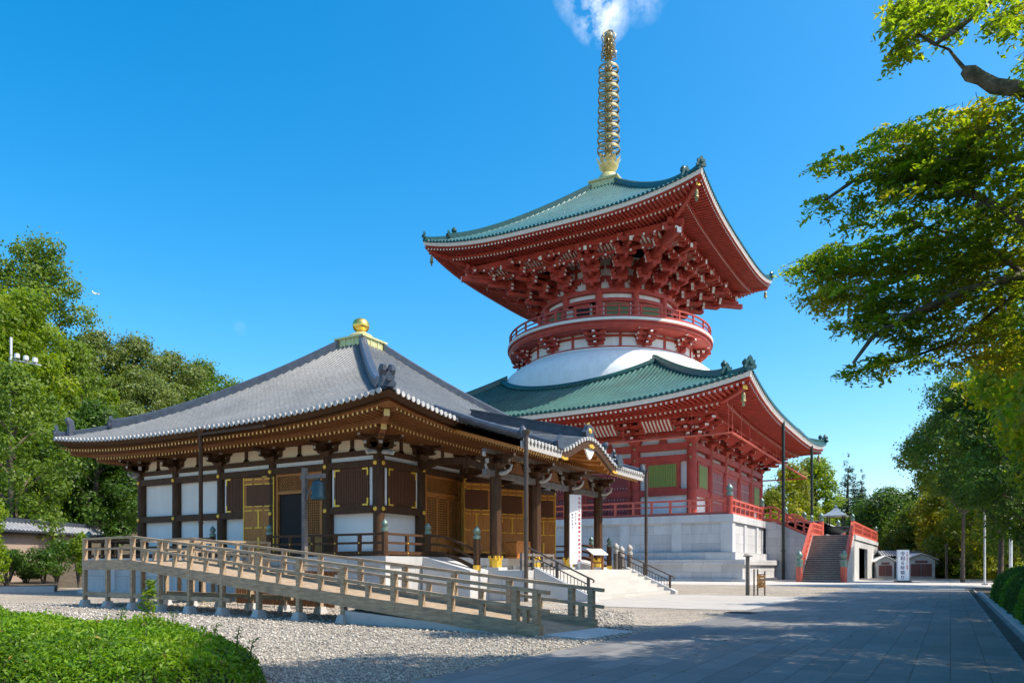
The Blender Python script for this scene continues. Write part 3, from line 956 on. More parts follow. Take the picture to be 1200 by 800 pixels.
for k in range(4):
    b.k = k
    for i in range(5):
        m = (BAYS[i] + BAYS[i + 1]) / 2
        b.cut()
        b.frust(m, WA + 0.05, 14.25, 15.0, 0.5, 0.14, 0.17, 0.14, 0)
        b.box(m - 0.17, m + 0.17, WA - 0.1, WA + 0.19, 15.0, 15.6)
b.build_each('wall_strut', RED, pagoda)
b = MB()
for k in range(4):
    b.k = k; b.cut()
    b.box(-18.95, 18.95, 18.75 - 0.22, 18.75 + 0.22, 16.30, 16.82)
b.build_each('purlin', RED, pagoda)
# ribbed white coves between wall and purlin
def cove(b, s0, s1, a0, z0, a1, z1, ribs, k):
    b.k = k; b.cut()
    n = 6
    vs, fs = [], []
    for i in range(n + 1):
        f = i / n
        a = a0 + (a1 - a0) * math.sin(f * math.pi / 2)
        z = z1 - (z1 - z0) * (1 - f) ** 1.4
        vs += [(s0, a, z), (s1, a, z)]
    for i in range(n):
        fs.append((2 * i, 2 * i + 1, 2 * i + 3, 2 * i + 2))
    b.add(vs, fs, 1)
    for r in range(ribs + 1):
        s = s0 + (s1 - s0) * r / ribs
        pts = []
        for i in range(n + 1):
            f = i / n
            pts.append((s, a0 + (a1 - a0) * math.sin(f * math.pi / 2) + 0.02, z1 - (z1 - z0) * (1 - f) ** 1.4 - 0.03))
        b.tube(pts, 0.1, 4, 0, False)
b = MB()
for k in range(4):
    for i in range(5):
        s0, s1 = BAYS[i] + 1.5, BAYS[i + 1] - 1.5
        cove(b, s0, s1, WA + 1.3, 15.35, 18.5, 16.35, 8, k)
b.build_each('ribbed_cove', [RED, WHITE_END], pagoda)

HL = Hip(23.6, 10.0, 17.25, 24.8, 0.75, 1.75)
lroof = roof_cover(HL, 88, 0.17, GREEN, GREEN_D, pagoda, 'lower_roof')
eave_edge(HL, lroof, CREAM, 'eave_fascia', 0.02, 0.10, 0.16, 0.55)
eave_edge(HL, lroof, RED, 'eave_board', 0.28, 0.52, 0.42, 0.80)
soffit(HL, WA + 0.1, 20.4, 0.72, 0.10, 0.42, 92, 0.2, 0.22, [RED, WHITE_END], pagoda)
for k in range(4):
    r_ = hip_ridge(HL, k, lroof, GREEN_D, 0.75, 0.62, 20.6, 9.8)
    b = MB(); b.ang = k * math.pi / 2
    oni(b, 20.7, HL.top(20.7, 20.7) + 0.1, 0.9, 0.95)
    jewel(b, (20.35, -20.35, HL.top(20.3, 20.3) + 0.7), 0.33)
    b.build('ridge_ornament', GREEN_D, r_)
    r_ = hip_ridge(HL, k, lroof, GREEN_D, 0.62, 0.45, 23.5, 20.5)
    b = MB(); b.ang = k * math.pi / 2
    oni(b, 23.45, HL.top(23.4, 23.4) + 0.1, 0.9, 1.0)
    jewel(b, (22.9, -22.9, HL.top(22.9, 22.9) + 0.45), 0.3)
    b.build('ridge_ornament', GREEN_D, r_)
# corner beams and wind bells
def corner_bits(h, a0, z0, a1, z1, w, bell_a, bell_z, bs):
    for k in range(4):
        b = MB(); b.ang = k * math.pi / 2
        b.beam((a0, -a0, z0), (a1, -a1, z1), w, w * 1.3, 0, 1)
        b.build('corner_beam', [RED, GOLDP], pagoda)
        b = MB(); b.ang = k * math.pi / 2
        c = (bell_a, -bell_a)
        b.tube([(c[0], c[1], bell_z + bs * 2.4), (c[0], c[1], bell_z + bs)], 0.04, 5)
        b.lathe([(bs * 0.62, bell_z - bs), (bs * 0.5, bell_z - bs * 0.6), (bs * 0.45, bell_z + bs * 0.6), (bs * 0.25, bell_z + bs), (0.04, bell_z + bs * 1.1)], 10, c)
        b.box(c[0] - 0.12, c[0] + 0.12, c[1] - 0.02, c[1] + 0.02, bell_z - bs * 2.0, bell_z - bs * 1.1)
        b.build('wind_bell', GILT, pagoda)
corner_bits(HL, 16.2, 16.6, 22.9, HL.edge(22.9) - 1.1, 0.45, 22.7, HL.edge(22.7) - 2.0, 0.42)

# hanging red pipe frame below the lower eaves
b = MB()
for k in range(4):
    b.k = k
    b.cut(); b.tube([(-21.3, 21.3, 13.9), (21.3, 21.3, 13.9)], 0.11, 6)
    for i in range(13):
        s = -21 + 42 * i / 12
        b.tube([(s, 21.3, 13.9), (s, 21.3, 16.7)], 0.025, 4)
b.build_each('hanging_pipe', RED_R, pagoda)
# downpipes at the entrance side
for y in (-7.8, 11.5):
    b = MB()
    b.tube([(23.45, y, 17.0), (23.45, y, -0.05)], 0.17, 8)
    for z in (3, 8, 13): b.tube([(23.45, y, z), (23.45, y, z + 0.2)], 0.23, 8)
    b.build('downpipe', PIPE_G, pagoda)

# terrace balustrade: red rails, short posts, newels with bronze caps
def cap(b, x, y, z, r):
    b.lathe([(r, z), (r, z + r * 0.9), (r * 0.55, z + r * 1.1), (r * 0.6, z + r * 1.3), (r * 0.98, z + r * 1.8), (r * 0.95, z + r * 2.4), (r * 0.5, z + r * 3.0), (0.01, z + r * 3.5)], 12, (x, y))
rail = MB(); newel = MB(); caps = MB()
TA = PA - 0.35
def rail_run(s0, s1, k, z, a, rb, ht=1.45, sp=1.9, r1=0.11):
    rb.k = k
    for (zz, w, h_) in ((z + ht, 0.2, 0.18), (z + ht * 0.62, 0.15, 0.13), (z + 0.16, 0.2, 0.22)):
        rb.box(s0, s1, a - w / 2, a + w / 2, zz - h_ / 2, zz + h_ / 2)
    n = max(1, round((s1 - s0) / sp))
    for i in range(n + 1):
        q = s0 + (s1 - s0) * i / n
        rb.box(q - r1, q + r1, a - 0.09, a + 0.09, z, z + ht - 0.02)
for k in range(4):
    rail.cut(); newel.cut(); caps.cut()
    if k == 1:
        rail_run(-TA, -7.3, k, FZ, TA, rail); rail.cut(); rail_run(7.3, TA, k, FZ, TA, rail)
    else:
        rail_run(-TA, TA, k, FZ, TA, rail)
    newel.k = k
    newel.lathe([(0.3, FZ), (0.3, FZ + 1.75)], 12, (TA, TA)); caps.k = k; cap(caps, TA, TA, FZ + 1.75, 0.33)
rl = rail.build_each('balustrade', RED_R, pagoda)
for o_, q_ in zip(newel.build_each('newel', RED, pagoda), caps.cuts): pass
caps.build_each('newel_cap', VERD, pagoda, smooth=60)

# white dome (the swelling between the storeys)
b = MB()
b.lathe([(14.42, 20.5), (14.4, 23.2), (14.25, 24.1), (13.9, 24.9), (13.3, 25.65), (12.5, 26.3), (11.6, 26.75), (11.2, 26.9), (11.15, 27.1), (10.9, 27.2), (10.9, 30)], 72)
dome = b.build('dome', DOME, pagoda, smooth=50)
b = MB()
pts = []
for i in range(97):
    t = 2 * math.pi * i / 96
    x, y = 14.45 * math.cos(t), 14.45 * math.sin(t)
    a = max(abs(x), abs(y)); s = min(abs(x), abs(y))
    pts.append((x, y, HL.top(s, a) + 0.12))
b.tube(pts, 0.38, 8, caps=False)
b.build('dome_flashing', GREEN_D, dome, smooth=60)

# gallery round the upper drum
b = MB()
for j in range(24):
    t = R(15 + 15 * j)
    o = Vector((math.cos(t), math.sin(t), 0)); p = o * 10.9
    b.cut()
    if j % 2 == 0:
        b.org = (0, 0, 0)
        stack(b, (p.x, p.y), (o.x, o.y), 0.62, 27.45, 3, 0.44, 0.32, 0.29, 2.0, 0.55, 0.15)
        b.beam((p.x, p.y, 27.2), (p.x, p.y, 29.4), 0.42, 0.42, 0, None, (o.x, o.y, 0))
        b.tube([p + o * 0.3 + Vector((0, 0, 29.15)), p + o * 2.0 + Vector((0, 0, 29.15))], 0.16, 6, 0)
    else:
        b.beam((p.x, p.y, 27.2), (p.x, p.y, 29.4), 0.28, 0.28, 0, None, (o.x, o.y, 0))
        b.tube([p + o * 0.1 + Vector((0, 0, 29.15)), p + o * 2.0 + Vector((0, 0, 29.15))], 0.13, 6, 0)
gal = b.build_each('gallery_bracket', [RED, WHITE_END], pagoda)
b = MB()
b.lathe([(10.8, 27.0), (11.05, 27.02), (11.05, 27.3), (10.9, 27.32)], 72); b.cut(); b.lathe([(10.85, 28.35), (11.02, 28.36), (11.02, 28.62), (10.85, 28.64)], 72)
b.cut(); b.lathe([(12.5, 28.85), (12.95, 28.9), (13.1, 29.15), (13.1, 29.5), (12.5, 29.52)], 72)
b.cut()
b.lathe([(8, 29.5), (13.3, 29.5), (13.3, 29.62), (8, 29.64)], 72)
b.build_each('gallery_ring', RED, pagoda, smooth=30)
b = MB()
b.lathe([(8, 29.66), (13.32, 29.66), (13.32, 29.98), (8, 30.1)], 72)
b.build('gallery_floor', CREAM, pagoda, smooth=30)
b = MB()
def ring_rail(b, r, z, w, h_, n=72):
    pts = [(r * math.cos(2 * math.pi * i / n), r * math.sin(2 * math.pi * i / n), z) for i in range(n + 1)]
    for i in range(n): b.beam(pts[i], pts[i + 1], w, h_)
for (z, w, h_) in ((30.22, 0.2, 0.2), (30.75, 0.14, 0.12), (31.3, 0.2, 0.17)): ring_rail(b, 13.0, z, w, h_)
for i in range(32):
    t = 2 * math.pi * (i + 0.5) / 32
    b.beam((13.0 * math.cos(t), 13.0 * math.sin(t), 30.1), (13.0 * math.cos(t), 13.0 * math.sin(t), 31.3), 0.2, 0.2, None, None, (math.cos(t), math.sin(t), 0))
b.build('gallery_rail', RED, pagoda)

# upper drum: 12 bays
DR = 8.5
b = MB()
b.lathe([(DR - 0.15, 30), (DR - 0.15, 38.8)], 72)
b.build('drum_wall', WHITE, pagoda, smooth=30)
colp = None
for j in range(12):
    t = R(15 + 30 * j)
    if colp is None:
        b = MB(); b.lathe([(0.45, 30.05), (0.45, 34.9)], 14)
        colp = b.build('drum_pillar', RED, pagoda, smooth=40); o = colp
    else:
        o = colp.copy(); COL.objects.link(o); o.parent = pagoda
    o.location = (DR * math.cos(t), DR * math.sin(t), 0)
b = MB()
for (z0, z1, pr) in ((30.0, 30.5, 0.2), (33.35, 33.75, 0.22), (34.35, 34.85, 0.38), (36.15, 36.45, 0.15)):
    b.cut(); b.lathe([(DR - 0.3, z0), (DR + pr, z0 + 0.01), (DR + pr, z1), (DR - 0.3, z1 + 0.01)], 72)
b.build_each('ring_beam', RED, pagoda, smooth=30)
for j in range(12):
    t = R(30 * j)
    b = MB(); b.ang = t
    hw = DR * math.sin(R(15)) - 0.42
    door = j % 3 == 0
    x0 = DR * math.cos(R(15)) - 0.05
    if door:
        for sy in (-1, 1):
            b.box(x0, x0 + 0.3, sy * hw * 0.62, sy * hw, 30.5, 33.35)
        b.box(x0, x0 + 0.3, -hw, hw, 33.0, 33.34)
        fr = b.build('door_frame', RED, pagoda)
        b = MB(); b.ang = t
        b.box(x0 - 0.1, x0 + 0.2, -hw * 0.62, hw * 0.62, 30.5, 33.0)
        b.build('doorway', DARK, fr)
        b = MB(); b.ang = t
        for sy in (-1, 1):
            b.ang = t
            b.hexa([(x0 + 0.3, sy * hw * 0.62, 30.5), (x0 + 0.36, sy * hw * 0.62, 30.5), (x0 + 1.0, sy * hw * 0.95, 30.5), (x0 + 0.94, sy * hw * 0.95, 30.5),
                    (x0 + 0.3, sy * hw * 0.62, 32.95), (x0 + 0.36, sy * hw * 0.62, 32.95), (x0 + 1.0, sy * hw * 0.95, 32.95), (x0 + 0.94, sy * hw * 0.95, 32.95)])
        b.build('door_leaf', GREYB, fr)
    else:
        b.box(x0, x0 + 0.22, -hw * 0.86, hw * 0.86, 30.5, 33.3)
        fr = b.build('window', RED, pagoda)
        b = MB(); b.ang = t
        b.box(x0, x0 + 0.24, -hw * 0.74, hw * 0.74, 31.2, 33.12)
        for q in range(12):
            y = -hw * 0.74 + hw * 1.48 * (q + 0.5) / 12
            b.box(x0 + 0.2, x0 + 0.28, y - 0.04, y + 0.04, 31.2, 33.12)
        b.build('pane', GREEN_W2, fr)
# struts on the white band above the drum
b = MB()
for j in range(36):
    t = R(5 + 10 * j)
    o = Vector((math.cos(t), math.sin(t), 0)); p = o * (DR - 0.05)
    tt = Vector((-o.y, o.x, 0))
    b.cut(); b.beam((p.x, p.y, 34.8), (p.x, p.y, 38.4), 0.26, 0.26, 0, None, (o.x, o.y, 0))
    b.arm(p + Vector((0, 0, 35.75)), tt, 1.3, 0.24, 0.4, 0, 0)
    b.arm(p + Vector((0, 0, 37.3)), tt, 1.3, 0.24, 0.4, 0, 0)
b.build_each('wall_strut', RED, pagoda)

# great bracket sets carrying the square roof on the round drum
UA = 12.9
def upper_tier_pt(ang, f):
    """point from the drum (f=0) to the square purlin (f=1) along the bracket of drum angle ang"""
    p0 = Vector((DR * math.cos(ang), DR * math.sin(ang), 0))
    q = ((ang + math.pi / 4) % (math.pi / 2)) - math.pi / 4
    base = ang - q
    lat = UA * (q / (math.pi / 4)) * (0.85 + 0.15 * abs(q) / (math.pi / 4))
    p1 = Vector((UA, lat, 0))
    c, s = math.cos(base), math.sin(base)
    p1 = Vector((p1.x * c - p1.y * s, p1.x * s + p1.y * c, 0))
    return p0.lerp(p1, f)
ST = []
for k in range(4):
    for q in (-29, -10.5, 10.5, 29, 45): ST.append(R(90 * k + q))
TZ = [34.9, 35.75, 36.6, 37.4, 38.15]
for ang in ST:
    b = MB()
    diag = abs(((ang + math.pi / 4) % (math.pi / 2)) - math.pi / 2) < 0.02 or abs((ang + math.pi / 4) % (math.pi / 2)) < 0.02
    p0 = upper_tier_pt(ang, 0); p1 = upper_tier_pt(ang, 1)
    o = (p1 - p0).normalized(); t = Vector((-o.y, o.x, 0))
    ww = 0.5 if diag else 0.36
    b.frust(p0.x, p0.y, 34.6, 34.9, 0.4, 0.4, 0.6, 0.6, 0)
    for i in range(4):
        f = (i + 1) / 4
        q = p0.lerp(p1, f)
        L = (q - p0).length
        c = p0.lerp(p1, f / 2)
        b.arm(c + Vector((0, 0, TZ[i])), o, L + 0.9, ww, 0.46, 0, 0)
        # cross arms with blocks at the end of this tier and at the one before it
        for (ff, zz) in ((f, TZ[i] + 0.42), (f - 0.25, TZ[i])):
            if ff < 0: continue
            cc = p0.lerp(p1, ff)
            La = (1.9 if not diag else 1.6) + 0.25 * i
            b.arm(cc + Vector((0, 0, zz)), t, La, 0.32, 0.4, 0, 1)
            for u in (-La / 2 + 0.35, 0, La / 2 - 0.35):
                d_ = cc + t * u
                b.frust(d_.x, d_.y, zz + 0.4, zz + 0.72, 0.22, 0.22, 0.34, 0.34, 0)
        # sloping strut (tail rafter)
    if diag:
        b.beam(p0.lerp(p1, 0.1) + Vector((0, 0, 37.2)), p1 + o * 1.5 + Vector((0, 0, 37.3)), 0.5, 0.6, 0, 1)
    b.beam(p0.lerp(p1, 0.35) + Vector((0, 0, 38.3)), p1 + o * 0.9 + Vector((0, 0, 37.75)), 0.36, 0.46, 0, 1)
    b.build('bracket', [RED, WHITE_END], pagoda)
# long beams of every tier, from set to set, with rows of white-ended blocks below
b = MB()
for i in (2, 3):
    f = (i + 1) / 4
    b.cut()
    pts = [upper_tier_pt(a, f) for a in ST]
    for j in range(len(pts)):
        A_, B_ = pts[j], pts[(j + 1) % len(pts)]
        z = TZ[i] + 0.9
        b.beam(A_ + Vector((0, 0, z)), B_ + Vector((0, 0, z)), 0.3, 0.34, 0, 0)
        L = (B_ - A_).length
        n = max(1, int(L / 1.15))
        dirv = (B_ - A_).normalized()
        ov = Vector((dirv.y, -dirv.x, 0))
        if ov.dot(A_) < 0: ov = -ov
        for q in range(n):
            c = A_.lerp(B_, (q + 0.5) / n)
            b.beam(c - ov * 0.35 + Vector((0, 0, z - 0.3)), c + ov * 0.42 + Vector((0, 0, z - 0.3)), 0.24, 0.24, 0, 1)
for k in range(4):
    b.k = k; b.cut()
    b.box(-UA - 1.2, UA + 1.2, UA - 0.22, UA + 0.22, 38.35, 38.85)
    b.box(-UA - 0.2, UA + 0.2, UA * 0.78 - 0.18, UA * 0.78 + 0.18, 38.0, 38.4)
b.k = None
b.build_each('tier_beam', [RED, WHITE_END], pagoda)
b = MB()
for k in range(4):
    for (s0, s1) in ((-11.3, -8.6), (-6.0, -3.5), (-1.25, 1.25), (3.5, 6.0), (8.6, 11.3)):
        cove(b, s0, s1, UA * 0.79, 37.55, UA - 0.1, 38.45, 6, k)
b.build_each('ribbed_cove', [RED, WHITE_END], pagoda)

HU = Hip(17.4, 1.9, 39.85, 50.7, 0.78, 1.7)
uroof = roof_cover(HU, 70, 0.16, GREEN, GREEN_D, pagoda, 'upper_roof', na=14)
eave_edge(HU, uroof, CREAM, 'eave_fascia', 0.02, 0.10, 0.16, 0.52)
eave_edge(HU, uroof, RED, 'eave_board', 0.26, 0.5, 0.4, 0.78)
soffit(HU, 8.6, 14.9, 0.7, 0.06, 0.42, 76, 0.18, 0.22, [RED, WHITE_END], pagoda)
for k in range(4):
    r_ = hip_ridge(HU, k, uroof, GREEN_D, 0.7, 0.6, 15.0)
    b = MB(); b.ang = k * math.pi / 2
    oni(b, 15.1, HU.top(15.1, 15.1) + 0.1, 0.85, 0.95)
    jewel(b, (14.6, -14.6, HU.top(14.6, 14.6) + 0.6), 0.36)
    b.build('ridge_ornament', GREEN_D, r_)
    r_ = hip_ridge(HU, k, uroof, GREEN_D, 0.6, 0.45, 17.3, 15.0)
    b = MB(); b.ang = k * math.pi / 2
    oni(b, 17.25, HU.top(17.2, 17.2) + 0.1, 0.8, 0.9)
    b.build('ridge_ornament', GREEN_D, r_)
corner_bits(HU, 11.5, 38.5, 16.8, HU.edge(16.8) - 1.05, 0.42, 16.6, HU.edge(16.6) - 1.95, 0.4)

# gilt spire
b = MB()
b.box(-1.9, 1.9, -1.9, 1.9, 50.5, 51.5); b.box(-2.05, 2.05, -2.05, 2.05, 51.5, 51.75); b.box(-1.6, 1.6, -1.6, 1.6, 51.75, 51.9)
b.box(-2.05, 2.05, -2.05, 2.05, 50.4, 50.6)
spire = b.build('spire', GILT_B, pagoda)
b = MB()
b.lathe([(1.5, 51.9), (1.45, 52.3), (1.15, 52.8), (0.7, 53.1), (0.8, 53.3), (1.15, 53.7), (1.3, 54.1), (0.7, 54.15)], 24)
b.build('bowl', GILT_B, spire, smooth=50)
b = MB()
for j in range(10):
    t = 2 * math.pi * j / 10
    o = Vector((math.cos(t), math.sin(t), 0)); s = Vector((-o.y, o.x, 0))
    p = o * 1.0 + Vector((0, 0, 54.0))
    vs = [p - s * 0.25, p + s * 0.25, p + o * 0.5 + s * 0.33 + Vector((0, 0, 0.6)), p + o * 0.75 + Vector((0, 0, 1.15)), p + o * 0.5 - s * 0.33 + Vector((0, 0, 0.6))]
    b.prism([(-0.25, 0), (0.25, 0), (0.34, 0.6), (0, 1.25), (-0.34, 0.6)], p, s, (o * 0.5 + Vector((0, 0, 0.85))).normalized(), o, 0.05)
b.build('lotus_petal', GILT_B, spire)
b = MB()
b.tube([(0, 0, 51.9), (0, 0, 70.6)], [0.42, 0.22], 12)
b.build('mast', GILT, spire, smooth=60)
for i in range(9):
    z = 56.2 + i * 1.32
    r = 1.52 - i * 0.022
    b = MB()
    n = 28
    b.lathe([(r - 0.07, z - 0.15), (r, z - 0.17), (r + 0.02, z), (r, z + 0.17), (r - 0.07, z + 0.15), (r - 0.1, z), (r - 0.07, z - 0.15)], n, caps=False)
    for j in range(8):
        t = 2 * math.pi * j / 8
        c, s = math.cos(t), math.sin(t)
        b.beam((0.3 * c, 0.3 * s, z), ((r - 0.06) * c, (r - 0.06) * s, z), 0.1, 0.16)
        b.tube([((r - 0.03) * c, (r - 0.03) * s, z - 0.22), ((r - 0.12) * c, (r - 0.12) * s, z - 0.5), (0.85 * c, 0.85 * s, z - 0.72), (0.4 * c, 0.4 * s, z - 0.55)], 0.045, 5)
    b.lathe([(0.5, z - 0.3), (0.55, z), (0.5, z + 0.3)], 12)
    b.build('spire_ring', GILT, spire, smooth=50)
b = MB()
for q in range(4):
    z = 68.2 + q * 0.55
    rr = 1.15 - q * 0.1
    for j in range(8):
        t = 2 * math.pi * (j + 0.5 * (q % 2)) / 8
        c, s = math.cos(t), math.sin(t)
        pts = [(0.25 * c, 0.25 * s, z)] + [((rr * 0.62 + 0.36 * math.cos(a)) * c, (rr * 0.62 + 0.36 * math.cos(a)) * s, z + 0.25 + 0.34 * math.sin(a)) for a in [R(220 + 35 * m) for m in range(9)]]
        b.tube(pts, 0.06, 5)
    b.lathe([(0.35, z - 0.1), (0.55, z + 0.05), (0.3, z + 0.2)], 12)
b.build('flame_fins', GILT, spire)
b = MB()
b.lathe([(0.25, 70.3), (0.5, 70.45), (0.3, 70.6), (0.55, 70.9), (0.62, 71.15), (0.5, 71.4), (0.2, 71.65), (0.02, 71.8)], 14)
for j in range(4):
    t = math.pi * j / 4 + 0.3
    c, s = math.cos(t), math.sin(t)
    for sg in (-1, 1):
        b.tube([(sg * 0.3 * c, sg * 0.3 * s, 70.3), (sg * 0.85 * c, sg * 0.85 * s, 70.7), (sg * 0.9 * c, sg * 0.9 * s, 71.3), (sg * 0.5 * c, sg * 0.5 * s, 71.7), (0, 0, 72.0)], [0.05, 0.08, 0.08, 0.06, 0.03], 5)
b.build('jewel', GILT, spire, smooth=60)

# ------------------------------------------------------------------ stairs, landing and bridge in front of the pagoda
stair = thing('staircase', 'wide stone stairs with orange red railings rising to the pagoda terrace', 'staircase', (0, 0, 0))
SX0, SX1, SY0, SY1, LZ = -12.0, -8.0, 72.4, 79.6, 4.45
LY1 = 106.0
b = MB()
n = 22
for i in range(n):
    y = SY0 + (SY1 - SY0) * i / n
    b.box(SX0 + 0.3, SX1 - 0.3, y + 0.05, SY1, LZ * i / n - (0.05 if i == 0 else 0), LZ * (i + 1) / n - 0.08, 1)
    b.box(SX0 + 0.3, SX1 - 0.3, y - 0.02, y + 0.4, LZ * (i + 1) / n - 0.08, LZ * (i + 1) / n, 0)
b.cut()
for i in range(n):
    y2 = LY1 + (SY1 - SY0) * (n - i) / n
    b.box(SX0 + 0.3, SX1 - 0.3, LY1, y2, LZ * i / n - (0.05 if i == 0 else 0), LZ * (i + 1) / n)
stp = b.build_each('steps', [TREAD, surf('shaded_riser', (0.15, 0.12, 0.10), 0.85, var=0.2)], stair)  # risers darkened, nosings paler: the nosing shadows are put into the colours
b = MB()
# landing block with an opening on its outer side
dy0, dy1, dz = 84.0, 93.0, 3.3
b.box(SX0, SX0 + 0.3, SY1 - 0.4, LY1, -0.05, LZ)
b.box(SX1 - 0.3, SX1, SY1 - 0.4, dy0, -0.05, LZ - 0.45)
b.box(SX1 - 0.3, SX1, dy1, LY1, -0.05, LZ - 0.45)
b.box(SX1 - 0.3, SX1, dy0, dy1, dz, LZ - 0.45)
b.box(SX0 + 0.31, SX1 + 0.12, SY1, LY1, LZ - 0.44, LZ)
b.box(SX1 - 1.6, SX1 - 1.4, dy0 - 0.1, dy1 + 0.1, -0.05, dz + 0.1)
for (ya, yb) in ((SY0, SY1), (LY1 + SY1 - SY0, LY1)):
    for (xa, xb) in ((SX0, SX0 + 0.3), (SX1 - 0.3, SX1)):
        vs = [(xa, ya, -0.05), (xb, ya, -0.05), (xb, yb, -0.05), (xa, yb, -0.05), (xa, ya, 0.28), (xb, ya, 0.28), (xb, yb, LZ + 0.12), (xa, yb, LZ + 0.12)]
        if ya > yb: vs = [vs[i] for i in (3, 2, 1, 0, 7, 6, 5, 4)]
        b.hexa(vs)
b.build('side_wall', STONE_P, stair)
b = MB()
b.box(SX1 - 1.38, SX1 - 1.36, dy0, dy1, 0.0, dz)
b.build('doorway', GREYB, stair)
b = MB(); cp = MB(); bandm = MB()
def slope_rail(b, x, y0, z0, y1, z1, ht, solid=True):
    d = Vector((0, y1 - y0, z1 - z0)); L = d.length
    for (q, w, h_) in ((ht, 0.22, 0.2), (ht * 0.62, 0.15, 0.14), (0.14, 0.24, 0.26)):
        b.beam((x, y0, z0 + q), (x, y1, z1 + q), w, h_)
    m = max(2, int(abs(y1 - y0) / 0.85))
    for i in range(m + 1):
        f = i / m
        b.beam((x, y0 + (y1 - y0) * f, z0 + (z1 - z0) * f), (x, y0 + (y1 - y0) * f, z0 + (z1 - z0) * f + ht), 0.2, 0.2, None, None, (1, 0, 0))
    m2 = m * 2
for x in (SX0 + 0.15, SX1 - 0.15):
    for (ya, yb) in ((SY0 + 0.15, SY1), (LY1 + SY1 - SY0 - 0.15, LY1)):
        slope_rail(b, x, ya, 0.3, yb, LZ + 0.15, 1.1)
        b.lathe([(0.29, -0.02), (0.29, 1.35)], 12, (x, ya))
        bandm.cut(); bandm.lathe([(0.31, 1.35), (0.31, 1.7)], 12, (x, ya))
        cp.cut(); bandm.cut(); cap(cp, x, ya, 1.7, 0.33)
        b.lathe([(0.17, LZ), (0.17, LZ + 1.35)], 10, (x, yb)); cp.cut(); cap(cp, x, yb, LZ + 1.35, 0.2)
    if x > -10:
        slope_rail(b, x, SY1, LZ, LY1, LZ, 1.25)
        for q in (88, 98):
            b.lathe([(0.17, LZ), (0.17, LZ + 1.35)], 10, (x, q))
    else:
        slope_rail(b, x, SY1, LZ, 85.7, LZ, 1.25); slope_rail(b, x, 100.3, LZ, LY1, LZ, 1.25)
# bridge from terrace to landing
TX = PG[0] + PA
def bz(x):
    f = (x - TX) / (SX0 - TX)
    return FZ + (LZ - FZ) * (f * f * (3 - 2 * f))
for y in (86.0, 100.0):
    m = 14
    xs = [TX - 0.3 + (SX0 + 0.15 - TX + 0.3) * i / m for i in range(m + 1)]
    for (q, w, h_) in ((1.4, 0.22, 0.2), (0.86, 0.15, 0.14), (0.16, 0.24, 0.26)):
        for i in range(m):
            lift = 0.28 * math.sin(math.pi * min(1, i / 5)) if q > 1 else 0.15 * math.sin(math.pi * min(1, i / 5))
            lift2 = 0.28 * math.sin(math.pi * min(1, (i + 1) / 5)) if q > 1 else 0.15 * math.sin(math.pi * min(1, (i + 1) / 5))
            b.beam((xs[i], y, bz(max(TX, xs[i])) + q + lift), (xs[i + 1], y, bz(xs[i + 1]) + q + lift2), w, h_)
    for i in range(0, m + 1, 2):
        b.box(xs[i] - 0.1, xs[i] + 0.1, y - 0.09, y + 0.09, bz(max(TX, xs[i])), bz(max(TX, xs[i])) + 1.4)
    for x in (TX - 0.35, SX0 + 0.15):
        b.lathe([(0.26, bz(max(TX, x)) - 0.1), (0.26, bz(max(TX, x)) + 1.7)], 12, (x, y)); cp.cut(); cap(cp, x, y, bz(max(TX, x)) + 1.7, 0.28)
rr_ = b.build('railing', RED_R, stair)
cp.build_each('newel_cap', VERD, rr_, smooth=60)
bandm.build_each('newel_band', VERD, rr_)
b = MB()
m = 10
for y0, y1 in ((85.7, 86.25), (99.75, 100.3)):
    for i in range(m):
        xa = TX + 0.13 + (SX0 - TX - 0.14) * i / m; xb = TX + 0.13 + (SX0 - TX - 0.14) * (i + 1) / m
        b.hexa([(xa, y0, -0.05), (xb, y0, -0.05), (xb, y1, -0.05), (xa, y1, -0.05), (xa, y0, bz(xa)), (xb, y0, bz(xb)), (xb, y1, bz(xb)), (xa, y1, bz(xa))])
for i in range(m):
    xa = TX + 0.13 + (SX0 - TX - 0.14) * i / m
    b.box(xa, SX0 - 0.005, 86.26, 99.74, bz(xa) - 0.6, bz(xa + 0.3))
b.build('bridge', STONE, stair)
b = MB()
b.box(-13.6, -13.2, 85.55, 85.72, 2.0, 3.0)
b.build('vent_opening', GREYB, stair)

# bronze incense burner with a small roof, on the landing
ib = thing('incense_burner', 'dark bronze incense burner under a small metal roof at the stair top', 'incense burner', (-10.9, 90.0, LZ))
b = MB()
b.lathe([(0.75, 0), (0.8, 0.12), (0.5, 0.25), (0.45, 0.4), (0.95, 0.6), (1.3, 0.95), (1.38, 1.25), (1.3, 1.3), (1.1, 1.1), (0.1, 0.95)], 28)
b.build('bowl', BRONZE, ib, smooth=50)
b = MB()
for j in range(4):
    t = R(45 + 90 * j)
    b.tube([(1.1 * math.cos(t), 1.1 * math.sin(t), 1.2), (1.1 * math.cos(t), 1.1 * math.sin(t), 2.55)], 0.07, 8)
b.build('roof_post', BRONZE, ib)
b = MB()
b.lathe([(1.75, 2.45), (1.8, 2.52), (1.2, 2.75), (0.6, 3.05), (0.25, 3.35), (0.12, 3.42), (0.2, 3.5), (0.12, 3.65), (0.01, 3.72)], 4)
b.ang = R(45)
o = b.build('small_roof', surf('blue_grey_copper', (0.28, 0.34, 0.37), 0.4, 0.3, var=0.2), ib)
o.rotation_euler.z = R(45)

